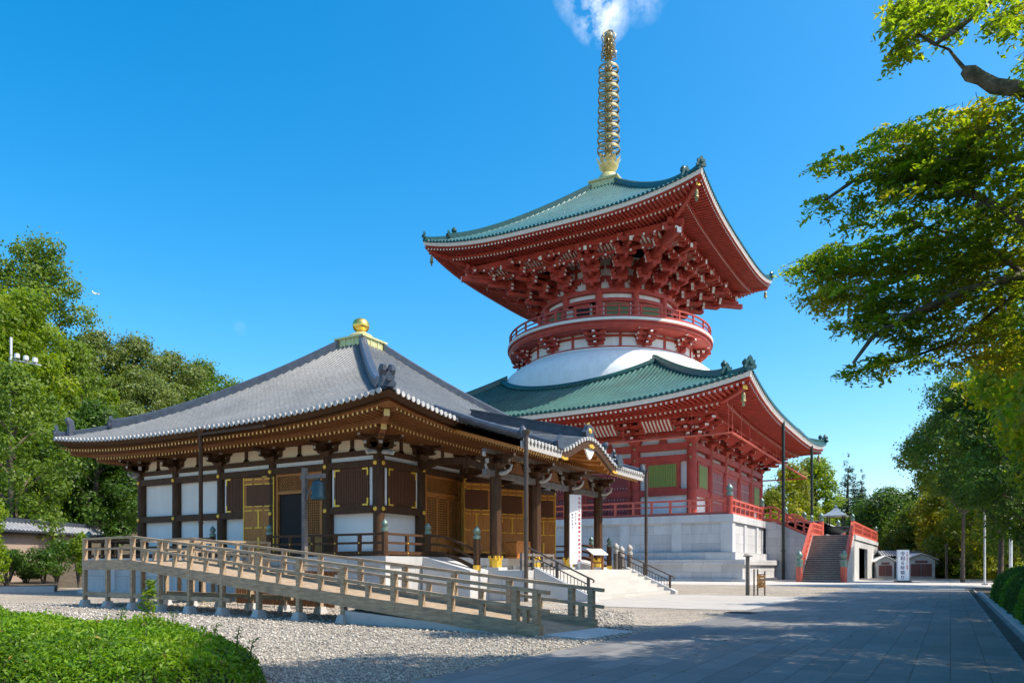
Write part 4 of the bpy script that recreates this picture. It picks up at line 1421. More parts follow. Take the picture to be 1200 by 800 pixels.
# ------------------------------------------------------------------ the small hall
HG = (-28.5, 32.5)
hall = thing('temple_hall', 'low square temple hall with grey tiled pyramid roof and gold finial', 'temple hall', (*HG, 0))
HF = 1.77
HW = 7.9
HB = [-7.9, -5.1, -1.75, 1.75, 5.1, 7.9]
VA = 9.9
b = MB()
b.box(-VA - 0.15, VA + 0.15, -VA - 0.15, VA + 0.15, -0.1, 0.22)
b.box(-VA + 0.1, VA - 0.1, -VA + 0.1, VA - 0.1, 0.22, 1.42)
b.box(-VA, VA, -VA, VA, 1.42, HF)
# lower porch landing
PL0, PL1, PLZ = VA + 0.003, 13.9, 1.22
b.box(PL0, PL1, -6.2, 6.0, -0.1, PLZ)
plat = b.build('stone_platform', STONE, hall)
b = MB()
for k in range(4):
    b.k = k
    for i in range(9):
        s = -VA + 0.15 + (2 * VA - 0.3) * i / 8
        b.cut(); b.box(s - 0.14, s + 0.14, VA - 0.12, VA - 0.015, 0.22, 1.42)
b.build_each('platform_pilaster', STONE_P, plat)
b = MB()
b.box(-HW + 0.08, HW - 0.08, -HW + 0.08, HW - 0.08, HF, 7.0)
b.build('wall', WHITE, hall)
# pillars
pil = None
for k in range(4):
    for i in range(5):
        x, y = ((HB[i], -HW), (HW, HB[i]), (-HB[i], HW), (-HW, -HB[i]))[k]
        if pil is None:
            b = MB(); b.lathe([(0.3, HF), (0.3, HF + 0.12), (0.245, HF + 0.14), (0.235, 6.05), (0.2, 6.15)], 16)
            pil = b.build('pillar', WOOD_D, hall, smooth=40); o = pil
        else:
            o = pil.copy(); COL.objects.link(o); o.parent = hall
        o.location = (x, y, 0)
b = MB(); w2 = MB(); fz = MB(); nc = MB()
for k in range(4):
    b.k = w2.k = fz.k = nc.k = k
    e = 0.21 if k % 2 == 0 else -0.12
    for i in range(5):
        if (k == 0 and i == 3) or (k == 1 and i in (1, 2, 3)): continue
        b.cut(); b.box(HB[i] + 0.2, HB[i + 1] - 0.2, HW - 0.1, HW + 0.2, 3.62, 3.92)
    for (z0, z1, pr) in ((HF, HF + 0.22, 0.16), (5.52, 5.82, 0.21), (6.02, 6.24, 0.15), (6.74, 6.92, 0.12)):
        b.cut(); b.box(-HW - e, HW + e, HW - 0.1, HW + pr, z0, z1)
    w2.cut(); w2.box(-HW, HW, HW - 0.08, HW + 0.06, 5.82, 6.02)
    for i in range(5):
        s0, s1 = HB[i] + 0.3, HB[i + 1] - 0.3
        fz.cut(); fz.box(s0, s1, HW - 0.08, HW + 0.045, 6.24, 6.74)
        m = (s0 + s1) / 2
        b.cut(); b.box(m - 0.09, m + 0.09, HW - 0.08, HW + 0.1, 6.24, 6.74)
        b.frust(m, HW, 6.24, 6.36, 0.2, 0.1, 0.1, 0.1)
    for i in range(6):
        for z in (3.77, 5.67):
            nc.cut(); nc.tube([(HB[i], HW + 0.235, z), (HB[i], HW + 0.27, z), (HB[i], HW + 0.285, z)], [0.1, 0.09, 0.03], 10)
b.build_each('tie_beam', WOOD_D, hall)
w2.build_each('white_band', WHITE, hall)
fz.build_each('frieze_panel', PLAS_T, hall)
nc.build_each('nail_cover', GOLDP, hall)

def lattice(b, s0, s1, z0, z1, a, pitch, w=0.03, diag=False):
    if diag:
        W, H_ = s1 - s0, z1 - z0
        n = int((W + H_) / pitch)
        for sg in (1, -1):
            for i in range(1, n + 1):
                c = i * pitch
                x0_, x1_ = max(0, c - H_), min(W, c)
                za, zb = c - x0_, c - x1_
                if sg < 0: za, zb = H_ - za, H_ - zb
                b.beam((s0 + x0_, a, z0 + za), (s0 + x1_, a, z0 + zb), 0.03, w)
    else:
        n = int((s1 - s0) / pitch)
        for i in range(n + 1):
            q = s0 + (s1 - s0) * i / n
            b.box(q - w / 2, q + w / 2, a - 0.02, a + 0.02, z0, z1)
        n = int((z1 - z0) / pitch)
        for i in range(n + 1):
            q = z0 + (z1 - z0) * i / n
            b.box(s0, s1, a - 0.015, a + 0.015, q - w / 2, q + w / 2)

def shutter(k, s0, s1):
    b = MB(); b.k = k
    b.box(s0, s1, HW - 0.05, HW + 0.10, 3.92, 5.52)
    for q in (s0, s1 - 0.1): b.box(q, q + 0.1, HW, HW + 0.14, 3.92, 5.52)
    fr = b.build('window', WOOD_S, hall)
    b = MB(); b.k = k
    n = int((s1 - s0) / 0.11)
    for i in range(n):
        q = s0 + 0.12 + (s1 - s0 - 0.24) * (i + 0.5) / n
        b.box(q - 0.035, q + 0.035, HW + 0.09, HW + 0.135, 4.0, 5.44)
    b.build('slat', WOOD_S, fr)
    b = MB(); b.k = k
    for (q, z, sx, sz) in ((s0, 3.93, 1, 1), (s1, 3.93, -1, 1), (s0, 5.51, 1, -1), (s1, 5.51, -1, -1)):
        b.cut(); b.box(min(q, q + sx * 0.32), max(q, q + sx * 0.32), HW + 0.1, HW + 0.155, min(z, z + sz * 0.075), max(z, z + sz * 0.075))
        b.box(min(q, q + sx * 0.075), max(q, q + sx * 0.075), HW + 0.1, HW + 0.157, min(z, z + sz * 0.32), max(z, z + sz * 0.32))
    b.build_each('corner_fitting', GOLDP, fr)
    b = MB(); b.k = k
    for q in (s0 - 0.16, s1 + 0.02): b.box(q, q + 0.14, HW - 0.05, HW + 0.08, 3.92, 5.52)
    b.build('white_jamb', WHITE, fr)

def door_leaf(k, hinge, width, ang, z0=HF + 0.24, z1=5.45):
    """panelled door leaf with gold straps, swung open by ang about its hinge"""
    b = MB(); g = MB(); pn = MB()
    c, s = math.cos(ang), math.sin(ang)
    def box(m, u0, u1, v0, v1, za, zb):
        P = lambda u, v, z: (hinge + u * c - v * s, HW + 0.12 + abs(u * s) + v * c, z)
        m.k = k
        sgn = 1 if c >= 0 else -1
        P = lambda u, v, z: (hinge + u * c, HW + 0.14 + u * s + v, z)
        m.hexa([P(u0, v0, za), P(u1, v0, za), P(u1, v1, za), P(u0, v1, za), P(u0, v0, zb), P(u1, v0, zb), P(u1, v1, zb), P(u0, v1, zb)])
    w = width
    box(b, 0, w, -0.035, 0.035, z0, z1)
    d = b.build('door', WOOD_O, hall)
    H_ = z1 - z0
    box(pn, 0.1 * w, 0.9 * w, 0.03, 0.045, z0 + H_ * 0.62, z0 + H_ * 0.9)
    pn.build('dark_panel', WOOD_S, d)
    box(g, 0, 0.045, 0.03, 0.06, z0, z1); box(g, w - 0.045, w, 0.03, 0.06, z0, z1)
    for f in (0.02, 0.33, 0.56, 0.615, 0.91, 0.975):
        for (ua, ub) in ((0.045, 0.3), (0.38, 0.62), (0.7, w / w - 0.045)):
            box(g, ua * w + (0.0), ub * w, 0.03, 0.062, z0 + H_ * f - 0.022, z0 + H_ * f + 0.022)
    box(g, 0.48 * w, 0.52 * w, 0.03, 0.064, z0 + H_ * 0.33, z0 + H_ * 0.56); 
    box(g, 0.47 * w, 0.53 * w, 0.03, 0.064, z0 + H_ * 0.04, z0 + H_ * 0.2)
    g.build('gold_strap', GOLDP, d)
    return d

def door_bay(k, s0, s1, open_=True, leaves=()):
    """lattice transom, lattice sliding doors, black panel painted as an unlit opening"""
    b = MB(); b.k = k
    for q in (s0, s1 - 0.12): b.box(q, q + 0.12, HW - 0.05, HW + 0.13, HF + 0.22, 5.52)
    b.box(s0, s1, HW - 0.05, HW + 0.12, 4.62, 4.76); b.box(s0, s1, HW - 0.05, HW + 0.12, 5.42, 5.52)
    fr = b.build('door_frame', WOOD_O, hall)
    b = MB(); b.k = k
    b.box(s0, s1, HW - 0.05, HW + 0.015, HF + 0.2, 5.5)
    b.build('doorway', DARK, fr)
    b = MB(); b.k = k
    lattice(b, s0 + 0.12, s1 - 0.12, 4.76, 5.42, HW + 0.06, 0.16, 0.035, True)
    b.build('transom_lattice', WOOD_O, fr)
    w = (s1 - s0 - 0.24) / 3
    rng_ = range(3) if not open_ else (2,)
    for i in rng_:
        q0 = s0 + 0.12 + w * i
        b = MB(); b.k = k
        for q in (q0, q0 + w - 0.07): b.box(q, q + 0.07, HW + 0.03, HW + 0.09, HF + 0.22, 4.62)
        for z in (HF + 0.22, 2.6, 4.54): b.box(q0, q0 + w, HW + 0.03, HW + 0.09, z, z + 0.09)
        b.box(q0, q0 + w, HW + 0.03, HW + 0.07, HF + 0.24, 2.6)
        lattice(b, q0 + 0.07, q0 + w - 0.07, 2.69, 4.54, HW + 0.06, 0.105, 0.03)
        b.build('lattice_door', WOOD_O, fr)
# front-left face: from the near corner leftwards shutter, doorway, door leaf over shutter, white, white
shutter(0, 5.1 + 0.45, 7.9 - 0.45)
door_bay(0, 1.75 + 0.26, 5.1 - 0.26)
shutter(0, -1.75 + 0.45, 1.75 - 0.3)
door_leaf(0, 1.95, 1.75, R(172))
# face with the porch: shutter, doors, doors, doors, shutter
shutter(1, -7.9 + 0.45, -5.1 - 0.45)
shutter(1, 5.1 + 0.45, 7.9 - 0.45)
door_bay(1, -5.1 + 0.26, -1.75 - 0.26, False)
door_bay(1, -1.75 + 0.26, 1.75 - 0.26, True)
door_bay(1, 1.75 + 0.26, 5.1 - 0.26, False)
for (h_, w_, a_) in ((-2.0, 1.55, R(34)), (1.55, 1.55, R(28)), (-1.5, 1.5, R(152)), (5.0, 1.5, R(40))):
    door_leaf(1, h_, w_, a_)
for k in (2, 3):
    shutter(k, -1.3, 1.3)

# brackets
def hall_bracket(b, x, o, corner=False):
    O = Vector((o[0], o[1], 0)).normalized(); T = Vector((-O.y, O.x, 0))
    p = Vector((x[0], x[1], 0))
    b.frust(p.x, p.y, 6.1, 6.34, 0.2, 0.2, 0.32, 0.32, 0)
    b.arm(p + O * 0.25 + Vector((0, 0, 6.3)), O, 1.25, 0.16, 0.19, 0, 1)
    b.arm(p + Vector((0, 0, 6.3)), T, 1.25, 0.16, 0.19, 0, 1)
    for q in (-0.5, 0, 0.5):
        for c in (p + T * q, p + O * (0.25 + q)):
            b.frust(c.x, c.y, 6.49, 6.62, 0.09, 0.09, 0.14, 0.14, 0)
    b.arm(p + O * 0.5 + Vector((0, 0, 6.6)), O, 1.5 if not corner else 2.2, 0.15, 0.19, 0, 1)
    b.arm(p + O * 0.62 + Vector((0, 0, 6.6)), T, 1.35, 0.16, 0.18, 0, 1)
    b.arm(p + Vector((0, 0, 6.6)), T, 1.6, 0.16, 0.18, 0, 1)
    for q in (-0.52, 0, 0.52):
        c = p + O * 0.62 + T * q
        b.frust(c.x, c.y, 6.78, 6.9, 0.09, 0.09, 0.14, 0.14, 0)
for k in range(4):
    for i in range(1, 5):
        b = MB(); b.k = k
        hall_bracket(b, (HB[i], HW), (0, 1))
        b.build('bracket', [WOOD_D, GREYB], hall)
    b = MB(); b.k = k
    hall_bracket(b, (HW, HW), (0, 1)); hall_bracket(b, (HW, HW), (1, 0)); hall_bracket(b, (HW, HW), (1, 1), True)
    # curled beam noses
    for (d1, d2) in ((1, 0), (0, 1)):
        D = Vector((d1, d2, 0))
        b.tube([Vector((HW, HW, 6.12)) + D * 0.2, Vector((HW, HW, 6.10)) + D * 0.5, Vector((HW, HW, 6.02)) + D * 0.72, Vector((HW, HW, 6.12)) + D * 0.82], [0.1, 0.1, 0.08, 0.05], 6, 1)
    b.build('bracket', [WOOD_D, GREYB], hall)
b = MB()
for k in range(4):
    b.k = k
    b.cut(); b.box(-9.0, 9.0, 8.52 - 0.09, 8.52 + 0.09, 6.9, 7.06 if k % 2 else 7.063)
b.build_each('purlin', WOOD_M, hall)

HH = Hip(10.9, 0.9, 7.30, 13.45, 0.66, 0.55, 3.0)
PE = 14.0       # porch eave distance from the axis
PY0, PY1 = -6.55, 7.0
hroof = roof_cover(HH, 72, 0.098, TILE, TILE_E, hall, 'roof', na=14)
eave_edge(HH, hroof, WOOD_D, 'eave_fascia', 0.03, 0.05, 0.22, 0.26, 0.2)
eave_edge(HH, hroof, WOOD_M, 'eave_board', 0.30, 0.22, 0.46, 0.40, 0.15)
soffit(HH, HW + 0.05, 9.45, 0.40, 0.06, 0.24, 92, 0.085, 0.11, [WOOD_M, YEL], hall)
for k in range(4):
    r_ = hip_ridge(HH, k, hroof, TILE_D, 0.42, 0.42, 8.9)
    b = MB(); b.ang = k * math.pi / 2
    oni(b, 8.95, HH.top(8.9, 8.9) + 0.05, 0.42, 0.55)
    b.build('ridge_ornament', TILE_D, r_)
    r_ = hip_ridge(HH, k, hroof, TILE_D, 0.34, 0.26, 10.7, 8.9)
    b = MB(); b.ang = k * math.pi / 2
    oni(b, 10.72, HH.top(10.7, 10.7) + 0.05, 0.4, 0.5)
    # two round-headed ridge ends side by side
    for sg in (-1, 1):
        c = Vector((10.25, -10.25, HH.top(10.25, 10.25))) + Vector((0.7071, 0.7071, 0)) * (sg * 0.16)
        b.tube([c, c + Vector((0, 0, 0.5)), c + Vector((0.05, -0.05, 0.72)), c + Vector((0.1, -0.1, 0.9))], [0.15, 0.13, 0.17, 0.1], 8)
    b.build('ridge_ornament', TILE_D, r_)
    b = MB(); b.ang = k * math.pi / 2
    b.beam((7.9, -7.9, 6.95), (10.25, -10.25, HH.edge(10.2) - 0.62), 0.22, 0.26, 0, 1)
    b.beam((7.9, -7.9, 6.62), (9.4, -9.4, HH.edge(9.4) - 0.82), 0.22, 0.26, 0, 1)
    b.build('corner_beam', [WOOD_M, YEL], hall)
# finial
b = MB()
b.box(-0.95, 0.95, -0.95, 0.95, 13.3, 13.85); b.box(-1.04, 1.04, -1.04, 1.04, 13.85, 13.96); b.box(-1.04, 1.04, -1.04, 1.04, 13.22, 13.33)
for k in range(4):
    b.k = k
    for q in (-0.88, -0.3, 0.3, 0.88): b.box(q - 0.035, q + 0.035, 0.93, 0.98, 13.33, 13.85)
fin = b.build('finial', GILT_B, hroof)
b = MB()
b.lathe([(0.8, 13.96), (0.78, 14.06), (0.6, 14.25), (0.34, 14.37), (0.28, 14.45)], 24)
b.build('bowl', GILT_B, fin, smooth=60)
b = MB()
b.lathe([(0.26, 14.4), (0.28, 14.47), (0.41, 14.58), (0.47, 14.75), (0.46, 14.92), (0.37, 15.08), (0.22, 15.17), (0.01, 15.23)], 24)
b.build('ball', GOLD, fin, smooth=80)

# ---- porch
def porch_z(x): return 6.37 + 0.30 * (PE - x) + 0.012 * (PE - x) ** 2
KC, KH = 0.0, 3.3         # cusped gable: centre and half width
def kara(y):
    """rise of the cusped gable above the plain eave at y"""
    t = abs(y - KC) / KH
    if t >= 1: return 0.0
    return 0.92 * (0.5 + 0.5 * math.cos(math.pi * t)) ** 0.9
def kfade(x): return max(0.0, min(1.0, (x - 7.6) / 4.0)) ** 0.0
def porch_top(x, y):
    z0 = porch_z(x)
    zr = 6.37 + kara(y) * 1.0 + 0.16 * (PE - x) * (kara(y) / 0.92)
    return max(z0, zr) if kara(y) > 0 else z0
b = MB(); e = b
ny, nx_ = 60, 14
XB = 7.6
vs, fs = [], []
for i in range(nx_ + 1):
    x = PE + (XB - PE) * i / nx_
    for j in range(ny + 1):
        y = PY0 + (PY1 - PY0) * j / ny
        vs.append((x, y, porch_top(x, y)))
for i in range(nx_):
    for j in range(ny):
        n0 = i * (ny + 1) + j
        fs.append((n0, n0 + 1, n0 + ny + 2, n0 + ny + 1))
b.add(vs, fs)
rr = 0.085
nr = 46
for q in range(nr):
    y = PY0 + 0.12 + (PY1 - PY0 - 0.24) * q / (nr - 1)
    vs, fs = [], []
    m = 12
    xo = PE + 0.05
    for i in range(m + 1):
        x = xo + (XB - xo) * i / m
        z = porch_top(min(x, PE), y)
        for (cs, sn) in ((-1, -0.25), (-0.71, 0.62), (0, 1), (0.71, 0.62), (1, -0.25)):
            yy = y + cs * rr
            vs.append((x, yy, z + (porch_top(min(x, PE), yy) - z) * 0.6 + sn * rr))
    for i in range(m):
        for j in range(4):
            fs.append((i * 5 + j, i * 5 + j + 1, (i + 1) * 5 + j + 1, (i + 1) * 5 + j))
    b.add(vs, fs)
    z = porch_top(PE, y)
    c = [(xo + 0.012, y + rr * 1.15 * math.cos(2 * math.pi * j / 8), z + rr * 1.15 * math.sin(2 * math.pi * j / 8)) for j in range(8)]
    c2 = [(x - 0.06, yy, zz) for (x, yy, zz) in c]
    e.add(c + c2, [tuple(range(8))] + [((i + 1) % 8, i, 8 + i, 8 + (i + 1) % 8) for i in range(8)], 1)
proof = b.build('porch_roof', [TILE, TILE_E], hall, smooth=50)
set_course(proof, lambda c: c.x)
# porch verge ridges along both open ends, the ridge of the cusped gable and its end tile
b = MB()
for y in (PY0 + 0.1, PY1 - 0.1):
    pts = [(PE + 0.1 - 0.55 * i, y, porch_z(PE + 0.1 - 0.55 * i) + 0.16) for i in range(9)]
    b.cut(); b.tube(pts, 0.15, 8)
    b.lathe([(0.16, pts[0][2] - 0.1), (0.2, pts[0][2] + 0.1), (0.12, pts[0][2] + 0.3), (0.02, pts[0][2] + 0.42)], 8, (PE - 0.05, y))
b.cut(); b.beam((PE - 0.25, KC, porch_top(PE, KC) + 0.22), (7.4, KC, porch_top(7.4, KC) + 0.2), 0.36, 0.42)
b.beam((PE - 0.25, KC, porch_top(PE, KC) + 0.46), (7.4, KC, porch_top(7.4, KC) + 0.44), 0.46, 0.08)
for sg in (-1, 1):
    y = KC + sg * (KH + 0.05)
    b.cut(); b.tube([(PE + 0.08 - 0.5 * i, y, porch_top(PE - 0.5 * i, y) + 0.16) for i in range(8)], 0.15, 8)
    b.prism([(-0.3, 0), (0.3, 0), (0.36, 0.3), (0.15, 0.5), (0, 0.62), (-0.15, 0.5), (-0.36, 0.3)], (PE - 0.02, y, porch_top(PE, y) + 0.03), (0, 1, 0), (0, 0, 1), (1, 0, 0), 0.14)
b.build_each('porch_ridge', TILE_D, proof)
b = MB()
z = porch_top(PE, KC)
b.prism([(-0.42, 0), (0.42, 0), (0.5, 0.2), (0.34, 0.3), (0.25, 0.52), (0, 0.62), (-0.25, 0.52), (-0.34, 0.3), (-0.5, 0.2)], (PE - 0.25, KC, z + 0.1), (0, 1, 0), (0, 0, 1), (1, 0, 0), 0.2)
ro = b.build('ridge_ornament', TILE_D, proof)
b = MB()
b.tube([(PE - 0.06, KC, z + 0.38), (PE + 0.0, KC, z + 0.38)], [0.15, 0.1], 12)
b.prism([(-0.1, 0), (0.1, 0), (0.06, 0.1), (0, 0.16), (-0.06, 0.1)], (PE - 0.2, KC, z + 0.62), (0, 1, 0), (0, 0, 1), (1, 0, 0), 0.1)
b.build('gold_crest', GOLDP, ro)
# eave boards following the plain eave and the cusp
def strip(b, x0, x1, top, bot, y0, y1, n, mat=0):
    vs, fs = [], []
    for j in range(n + 1):
        y = y0 + (y1 - y0) * j / n
        zt = porch_top(PE, y)
        vs += [(x0, y, zt - top), (x1, y, zt - top), (x1, y, zt - bot), (x0, y, zt - bot)]
    for j in range(n):
        for q in range(4):
            fs.append((j * 4 + q, j * 4 + (q + 1) % 4, (j + 1) * 4 + (q + 1) % 4, (j + 1) * 4 + q))
    fs.append((3, 2, 1, 0)); fs.append((n * 4, n * 4 + 1, n * 4 + 2, n * 4 + 3))
    b.add(vs, fs, mat)
b = MB()
strip(b, PE - 0.10, PE - 0.02, 0.07, 0.34, PY0, KC - KH * 0.92, 12)
b.cut(); strip(b, PE - 0.10, PE - 0.02, 0.07, 0.34, KC + KH * 0.92, PY1, 12)
b.build_each('porch_fascia', GREYB, proof)
b = MB()
strip(b, PE - 0.16, PE + 0.0, 0.07, 0.42, KC - KH * 0.92 + 0.002, KC + KH * 0.92 - 0.002, 40)
kb = b.build('cusped_bargeboard', WOOD_D, proof)
b = MB()
zc = porch_top(PE, KC) - 0.3
b.prism([(-0.3, -0.04), (-0.15, -0.13), (0, -0.09), (0.15, -0.13), (0.3, -0.04), (0.15, 0.03), (0, 0.07), (-0.15, 0.03)], (PE - 0.0, KC, zc), (0, 1, 0), (0, 0, 1), (1, 0, 0), 0.05)
for sg in (-1, 1):
    y = KC + sg * KH * 0.86
    zz = porch_top(PE, y) - 0.35
    b.prism([(-0.3, -0.05), (0, -0.1), (0.3, -0.05), (0.25, 0.05), (0, 0.02), (-0.25, 0.05)], (PE - 0.0, y, zz), (0, 1, 0), (0, 0, 1), (1, 0, 0), 0.05)
b.build('gold_trim', GOLDP, kb)
# gable pendant
b = MB()
b.prism([(-0.9, 0.05), (-0.45, -0.12), (-0.2, -0.4), (0, -0.52), (0.2, -0.4), (0.45, -0.12), (0.9, 0.05), (0.4, 0.12), (0, 0.2), (-0.4, 0.12)], (PE - 0.14, KC, zc - 0.12), (0, 1, 0), (0, 0, 1), (1, 0, 0), 0.08)
b.build('gable_pendant', WHITE_END, kb)
# porch soffit: curved boards and rafters under the cusp, plain rafters at the sides
b = MB()
ny = 40
for (x0, x1, dz) in ((8.2, PE - 0.2, 0.34),):
    vs, fs = [], []
    for i in range(7):
        x = x1 + (x0 - x1) * i / 6
        for j in range(ny + 1):
            y = PY0 + 0.1 + (PY1 - PY0 - 0.2) * j / ny
            zz = porch_top(x, y) - dz if x > 10.9 else porch_top(x, y) - dz - 0.12
            vs.append((x, y, zz))
    for i in range(6):
        for j in range(ny):
            n0 = i * (ny + 1) + j
            fs.append((n0, n0 + ny + 1, n0 + ny + 2, n0 + 1))
    b.add(vs, fs, 0)
for q in range(62):
    y = PY0 + 0.2 + (PY1 - PY0 - 0.4) * q / 61
    if abs(y - KC) < KH * 0.95:
        if q % 2: continue
    b.beam((10.4, y, porch_top(10.4, y) - 0.52), (PE - 0.3, y, porch_top(PE - 0.3, y) - 0.42), 0.1, 0.15, 0, 1)
for i in range(7):
    # ribs running along the cusp below its boards
    x = PE - 0.35 - i * 0.0
    break
b.build('porch_soffit', [WOOD_O, YEL], hall)
# porch pillars, gold feet, beams, brackets
PXL = 12.0
PYS = [-5.3, -1.75, 1.75, 5.4]
pp = None
for y in PYS:
    if pp is None:
        b = MB()
        b.lathe([(0.25, PLZ + 0.1), (0.25, 5.45)], 8)
        pp = b.build('porch_pillar', WOOD_D, hall)
        b = MB(); b.lathe([(0.27, PLZ + 0.12), (0.27, PLZ + 0.5)], 8)
        for q in (-0.12, 0.12):
            for (sx, sy) in ((1, 0), (-1, 0), (0, 1), (0, -1)):
                cx, cy = (0.215 * sx + q * abs(sy), 0.24 * sy + q * abs(sx))
                b.box(cx - 0.045, cx + 0.045, cy - 0.045, cy + 0.045, PLZ + 0.45, PLZ + 0.6)
        gs = b.build('gold_shoe', GOLDP, pp)
        b = MB(); b.box(-0.36, 0.36, -0.36, 0.36, PLZ - 0.02, PLZ + 0.12)
        fo = b.build('stone_footing', STONE_P, pp)
        o = pp
    else:
        o = copy_tree(pp, hall)
    o.location = (PXL, y, 0)
b = MB()
for (z0, z1, w) in ((5.1, 5.36, 0.1), (6.02, 6.2, 0.11)):
    b.cut(); b.box(PXL - w, PXL + w, PYS[0] - 0.9, PYS[-1] + 0.9, z0, z1)
b.build_each('porch_beam', WOOD_G, hall)
b = MB()
for y in PYS:
    # curved tie from the hall to each porch pillar
    pts = [(HW + 0.2, y, 5.75), (9.2, y, 5.98), (10.6, y, 5.9), (PXL, y, 5.3)]
    b.cut()
    for i in range(3): b.beam(pts[i], pts[i + 1], 0.18, 0.27)
b.build_each('rainbow_beam', WOOD_D, hall)
for y in PYS:
    b = MB()
    b.frust(PXL, y, 5.45, 5.68, 0.22, 0.22, 0.34, 0.34, 0)
    for d in ((1, 0), (0, 1)):
        D = Vector((d[0], d[1], 0))
        b.arm(Vector((PXL, y, 5.62)), D, 1.35, 0.17, 0.2, 0, 1)
        b.arm(Vector((PXL, y, 5.86)), D, 1.85, 0.17, 0.2, 0, 1)
        for q in (-0.52, 0, 0.52):
            c = Vector((PXL, y, 0)) + D * q
            b.frust(c.x, c.y, 5.82, 5.9, 0.1, 0.1, 0.15, 0.15, 0)
        # curled pale nosings (beast-head ends)
        for sg in (-1, 1):
            if d == (0, 1) or sg > 0:
                c = Vector((PXL, y, 5.25))
                b.tube([c + D * sg * 0.2, c + D * sg * 0.5 + Vector((0, 0, 0.02)), c + D * sg * 0.72 + Vector((0, 0, 0.14)), c + D * sg * 0.8 + Vector((0, 0, 0.32)), c + D * sg * 0.66 + Vector((0, 0, 0.38))], [0.09, 0.08, 0.065, 0.045, 0.02], 7, 1)
    b.build('porch_bracket', [WOOD_D, GREYB], hall)
b = MB()
for i in range(3):
    m = (PYS[i] + PYS[i + 1]) / 2
    b.cut(); b.prism([(-0.75, 0), (-0.5, 0.1), (-0.32, 0.4), (-0.12, 0.5), (0.12, 0.5), (0.32, 0.4), (0.5, 0.1), (0.75, 0)], (PXL - 0.08, m, 5.4), (0, 1, 0), (0, 0, 1), (1, 0, 0), 0.16)
b.build_each('frog_leg_strut', WOOD_M, hall)

# porch steps
for _ in (0,):
    b = MB()
    n = 7
    X0 = 16.3
    for i in range(n):
        x1 = X0 - 0.345 * i
        b.box(PL1 + 0.003 if i < n else PL1, x1, -5.0, 4.6, PLZ * i / n - (0.05 if i == 0 else 0), PLZ * (i + 1) / n)
    steps = b.build('porch_steps', STEP, hall)
    b = MB()
    for y0, y1 in ((-5.42, -5.003), (4.603, 5.0)):
        b.cut(); b.hexa([(PL1 + 0.003, y0, -0.05), (X0 + 0.25, y0, -0.05), (X0 + 0.25, y1, -0.05), (PL1 + 0.003, y1, -0.05), (PL1 + 0.003, y0, PLZ + 0.12), (X0 + 0.25, y0, 0.14), (X0 + 0.25, y1, 0.14), (PL1 + 0.003, y1, PLZ + 0.12)])
    b.build_each('stair_cheek', STONE_P, hall)
    # small flank of stone below the veranda stair
    b = MB()
    for y0, y1 in ((-7.55, -6.21), (6.01, 7.3)):
        b.cut(); b.hexa([(PL0, y0, -0.05), (PL0 + 2.3, y0, -0.05), (PL0 + 2.3, y1, -0.05), (PL0, y1, -0.05), (PL0, y0, HF), (PL0 + 2.3, y0, PLZ), (PL0 + 2.3, y1, PLZ), (PL0, y1, HF)])
    b.build_each('veranda_ramp', STONE_P, hall)

# veranda railing of dark wood with bronze caps
b = MB(); cp = MB(); gp = MB(); pst = MB()
def vrail(s0, s1, k, z=HF, a=VA - 0.22):
    b.k = gp.k = k; b.cut()
    for (zz, w, h_) in ((0.86, 0.1, 0.09), (0.52, 0.09, 0.09), (0.13, 0.12, 0.14)):
        b.box(s0, s1, a - w / 2, a + w / 2, z + zz - h_ / 2, z + zz + h_ / 2)
    n = max(1, round((s1 - s0) / 1.25))
    for i in range(n + 1):
        q = s0 + (s1 - s0) * i / n
        b.box(q - 0.07, q + 0.07, a - 0.055, a + 0.055, z, z + 0.84)
        for zz in (0.13, 0.52): gp.tube([(q, a + 0.055, z + zz), (q, a + 0.075, z + zz)], [0.04, 0.02], 6)
def vnewel(s, a, k, z=HF, ht=0.95, r=0.13, capm=None):
    pst.cut(); pst.k = k; pst.lathe([(r, z), (r, z + ht)], 12, (s, a))
    capm = capm or cp
    capm.cut(); capm.k = k; cap(capm, s, a, z + ht, r * 1.05)
e_ = VA - 0.22
vrail(-e_, -0.2, 0); vrail(3.4, e_, 0); vrail(-e_, -6.9, 1); vrail(6.7, e_, 1); vrail(-e_, e_, 2); vrail(-e_, e_, 3)
for k in range(4): vnewel(e_, e_, k)
for (s, k) in ((-0.2, 0), (3.4, 0), (-6.9, 1), (6.7, 1)): vnewel(s, e_, k)
# curved rails going down to the porch landing
for y in (-6.9, 6.7):
    b.k = None; b.cut()
    for (q, w, h_) in ((0.86, 0.1, 0.09), (0.52, 0.09, 0.09), (0.16, 0.12, 0.14)):
        pts = []
        for i in range(9):
            f = i / 8
            pts.append((e_ + 2.3 * f, y, HF + q - (HF - PLZ + 0.05) * f * f * (1.6 - 0.6 * f) + 0.05 * math.sin(math.pi * f)))
        for i in range(8): b.beam(pts[i], pts[i + 1], w, h_)
    pst.k = None; cp.k = None; pst.cut(); cp.cut()
    pst.lathe([(0.14, PLZ), (0.14, PLZ + 1.25)], 12, (e_ + 2.42, y)); cap(cp, e_ + 2.42, y, PLZ + 1.25, 0.15)
    gp.k = None; gp.lathe([(0.16, PLZ - 0.01), (0.16, PLZ + 0.2)], 12, (e_ + 2.42, y))
rl = b.build_each('railing', WOOD_D, hall)
for q_ in pst.build_each('newel', WOOD_D, hall): pass
cp.build_each('newel_cap', VERD, hall, smooth=60)
gp.build('gold_cap', GOLDP, rl[0])
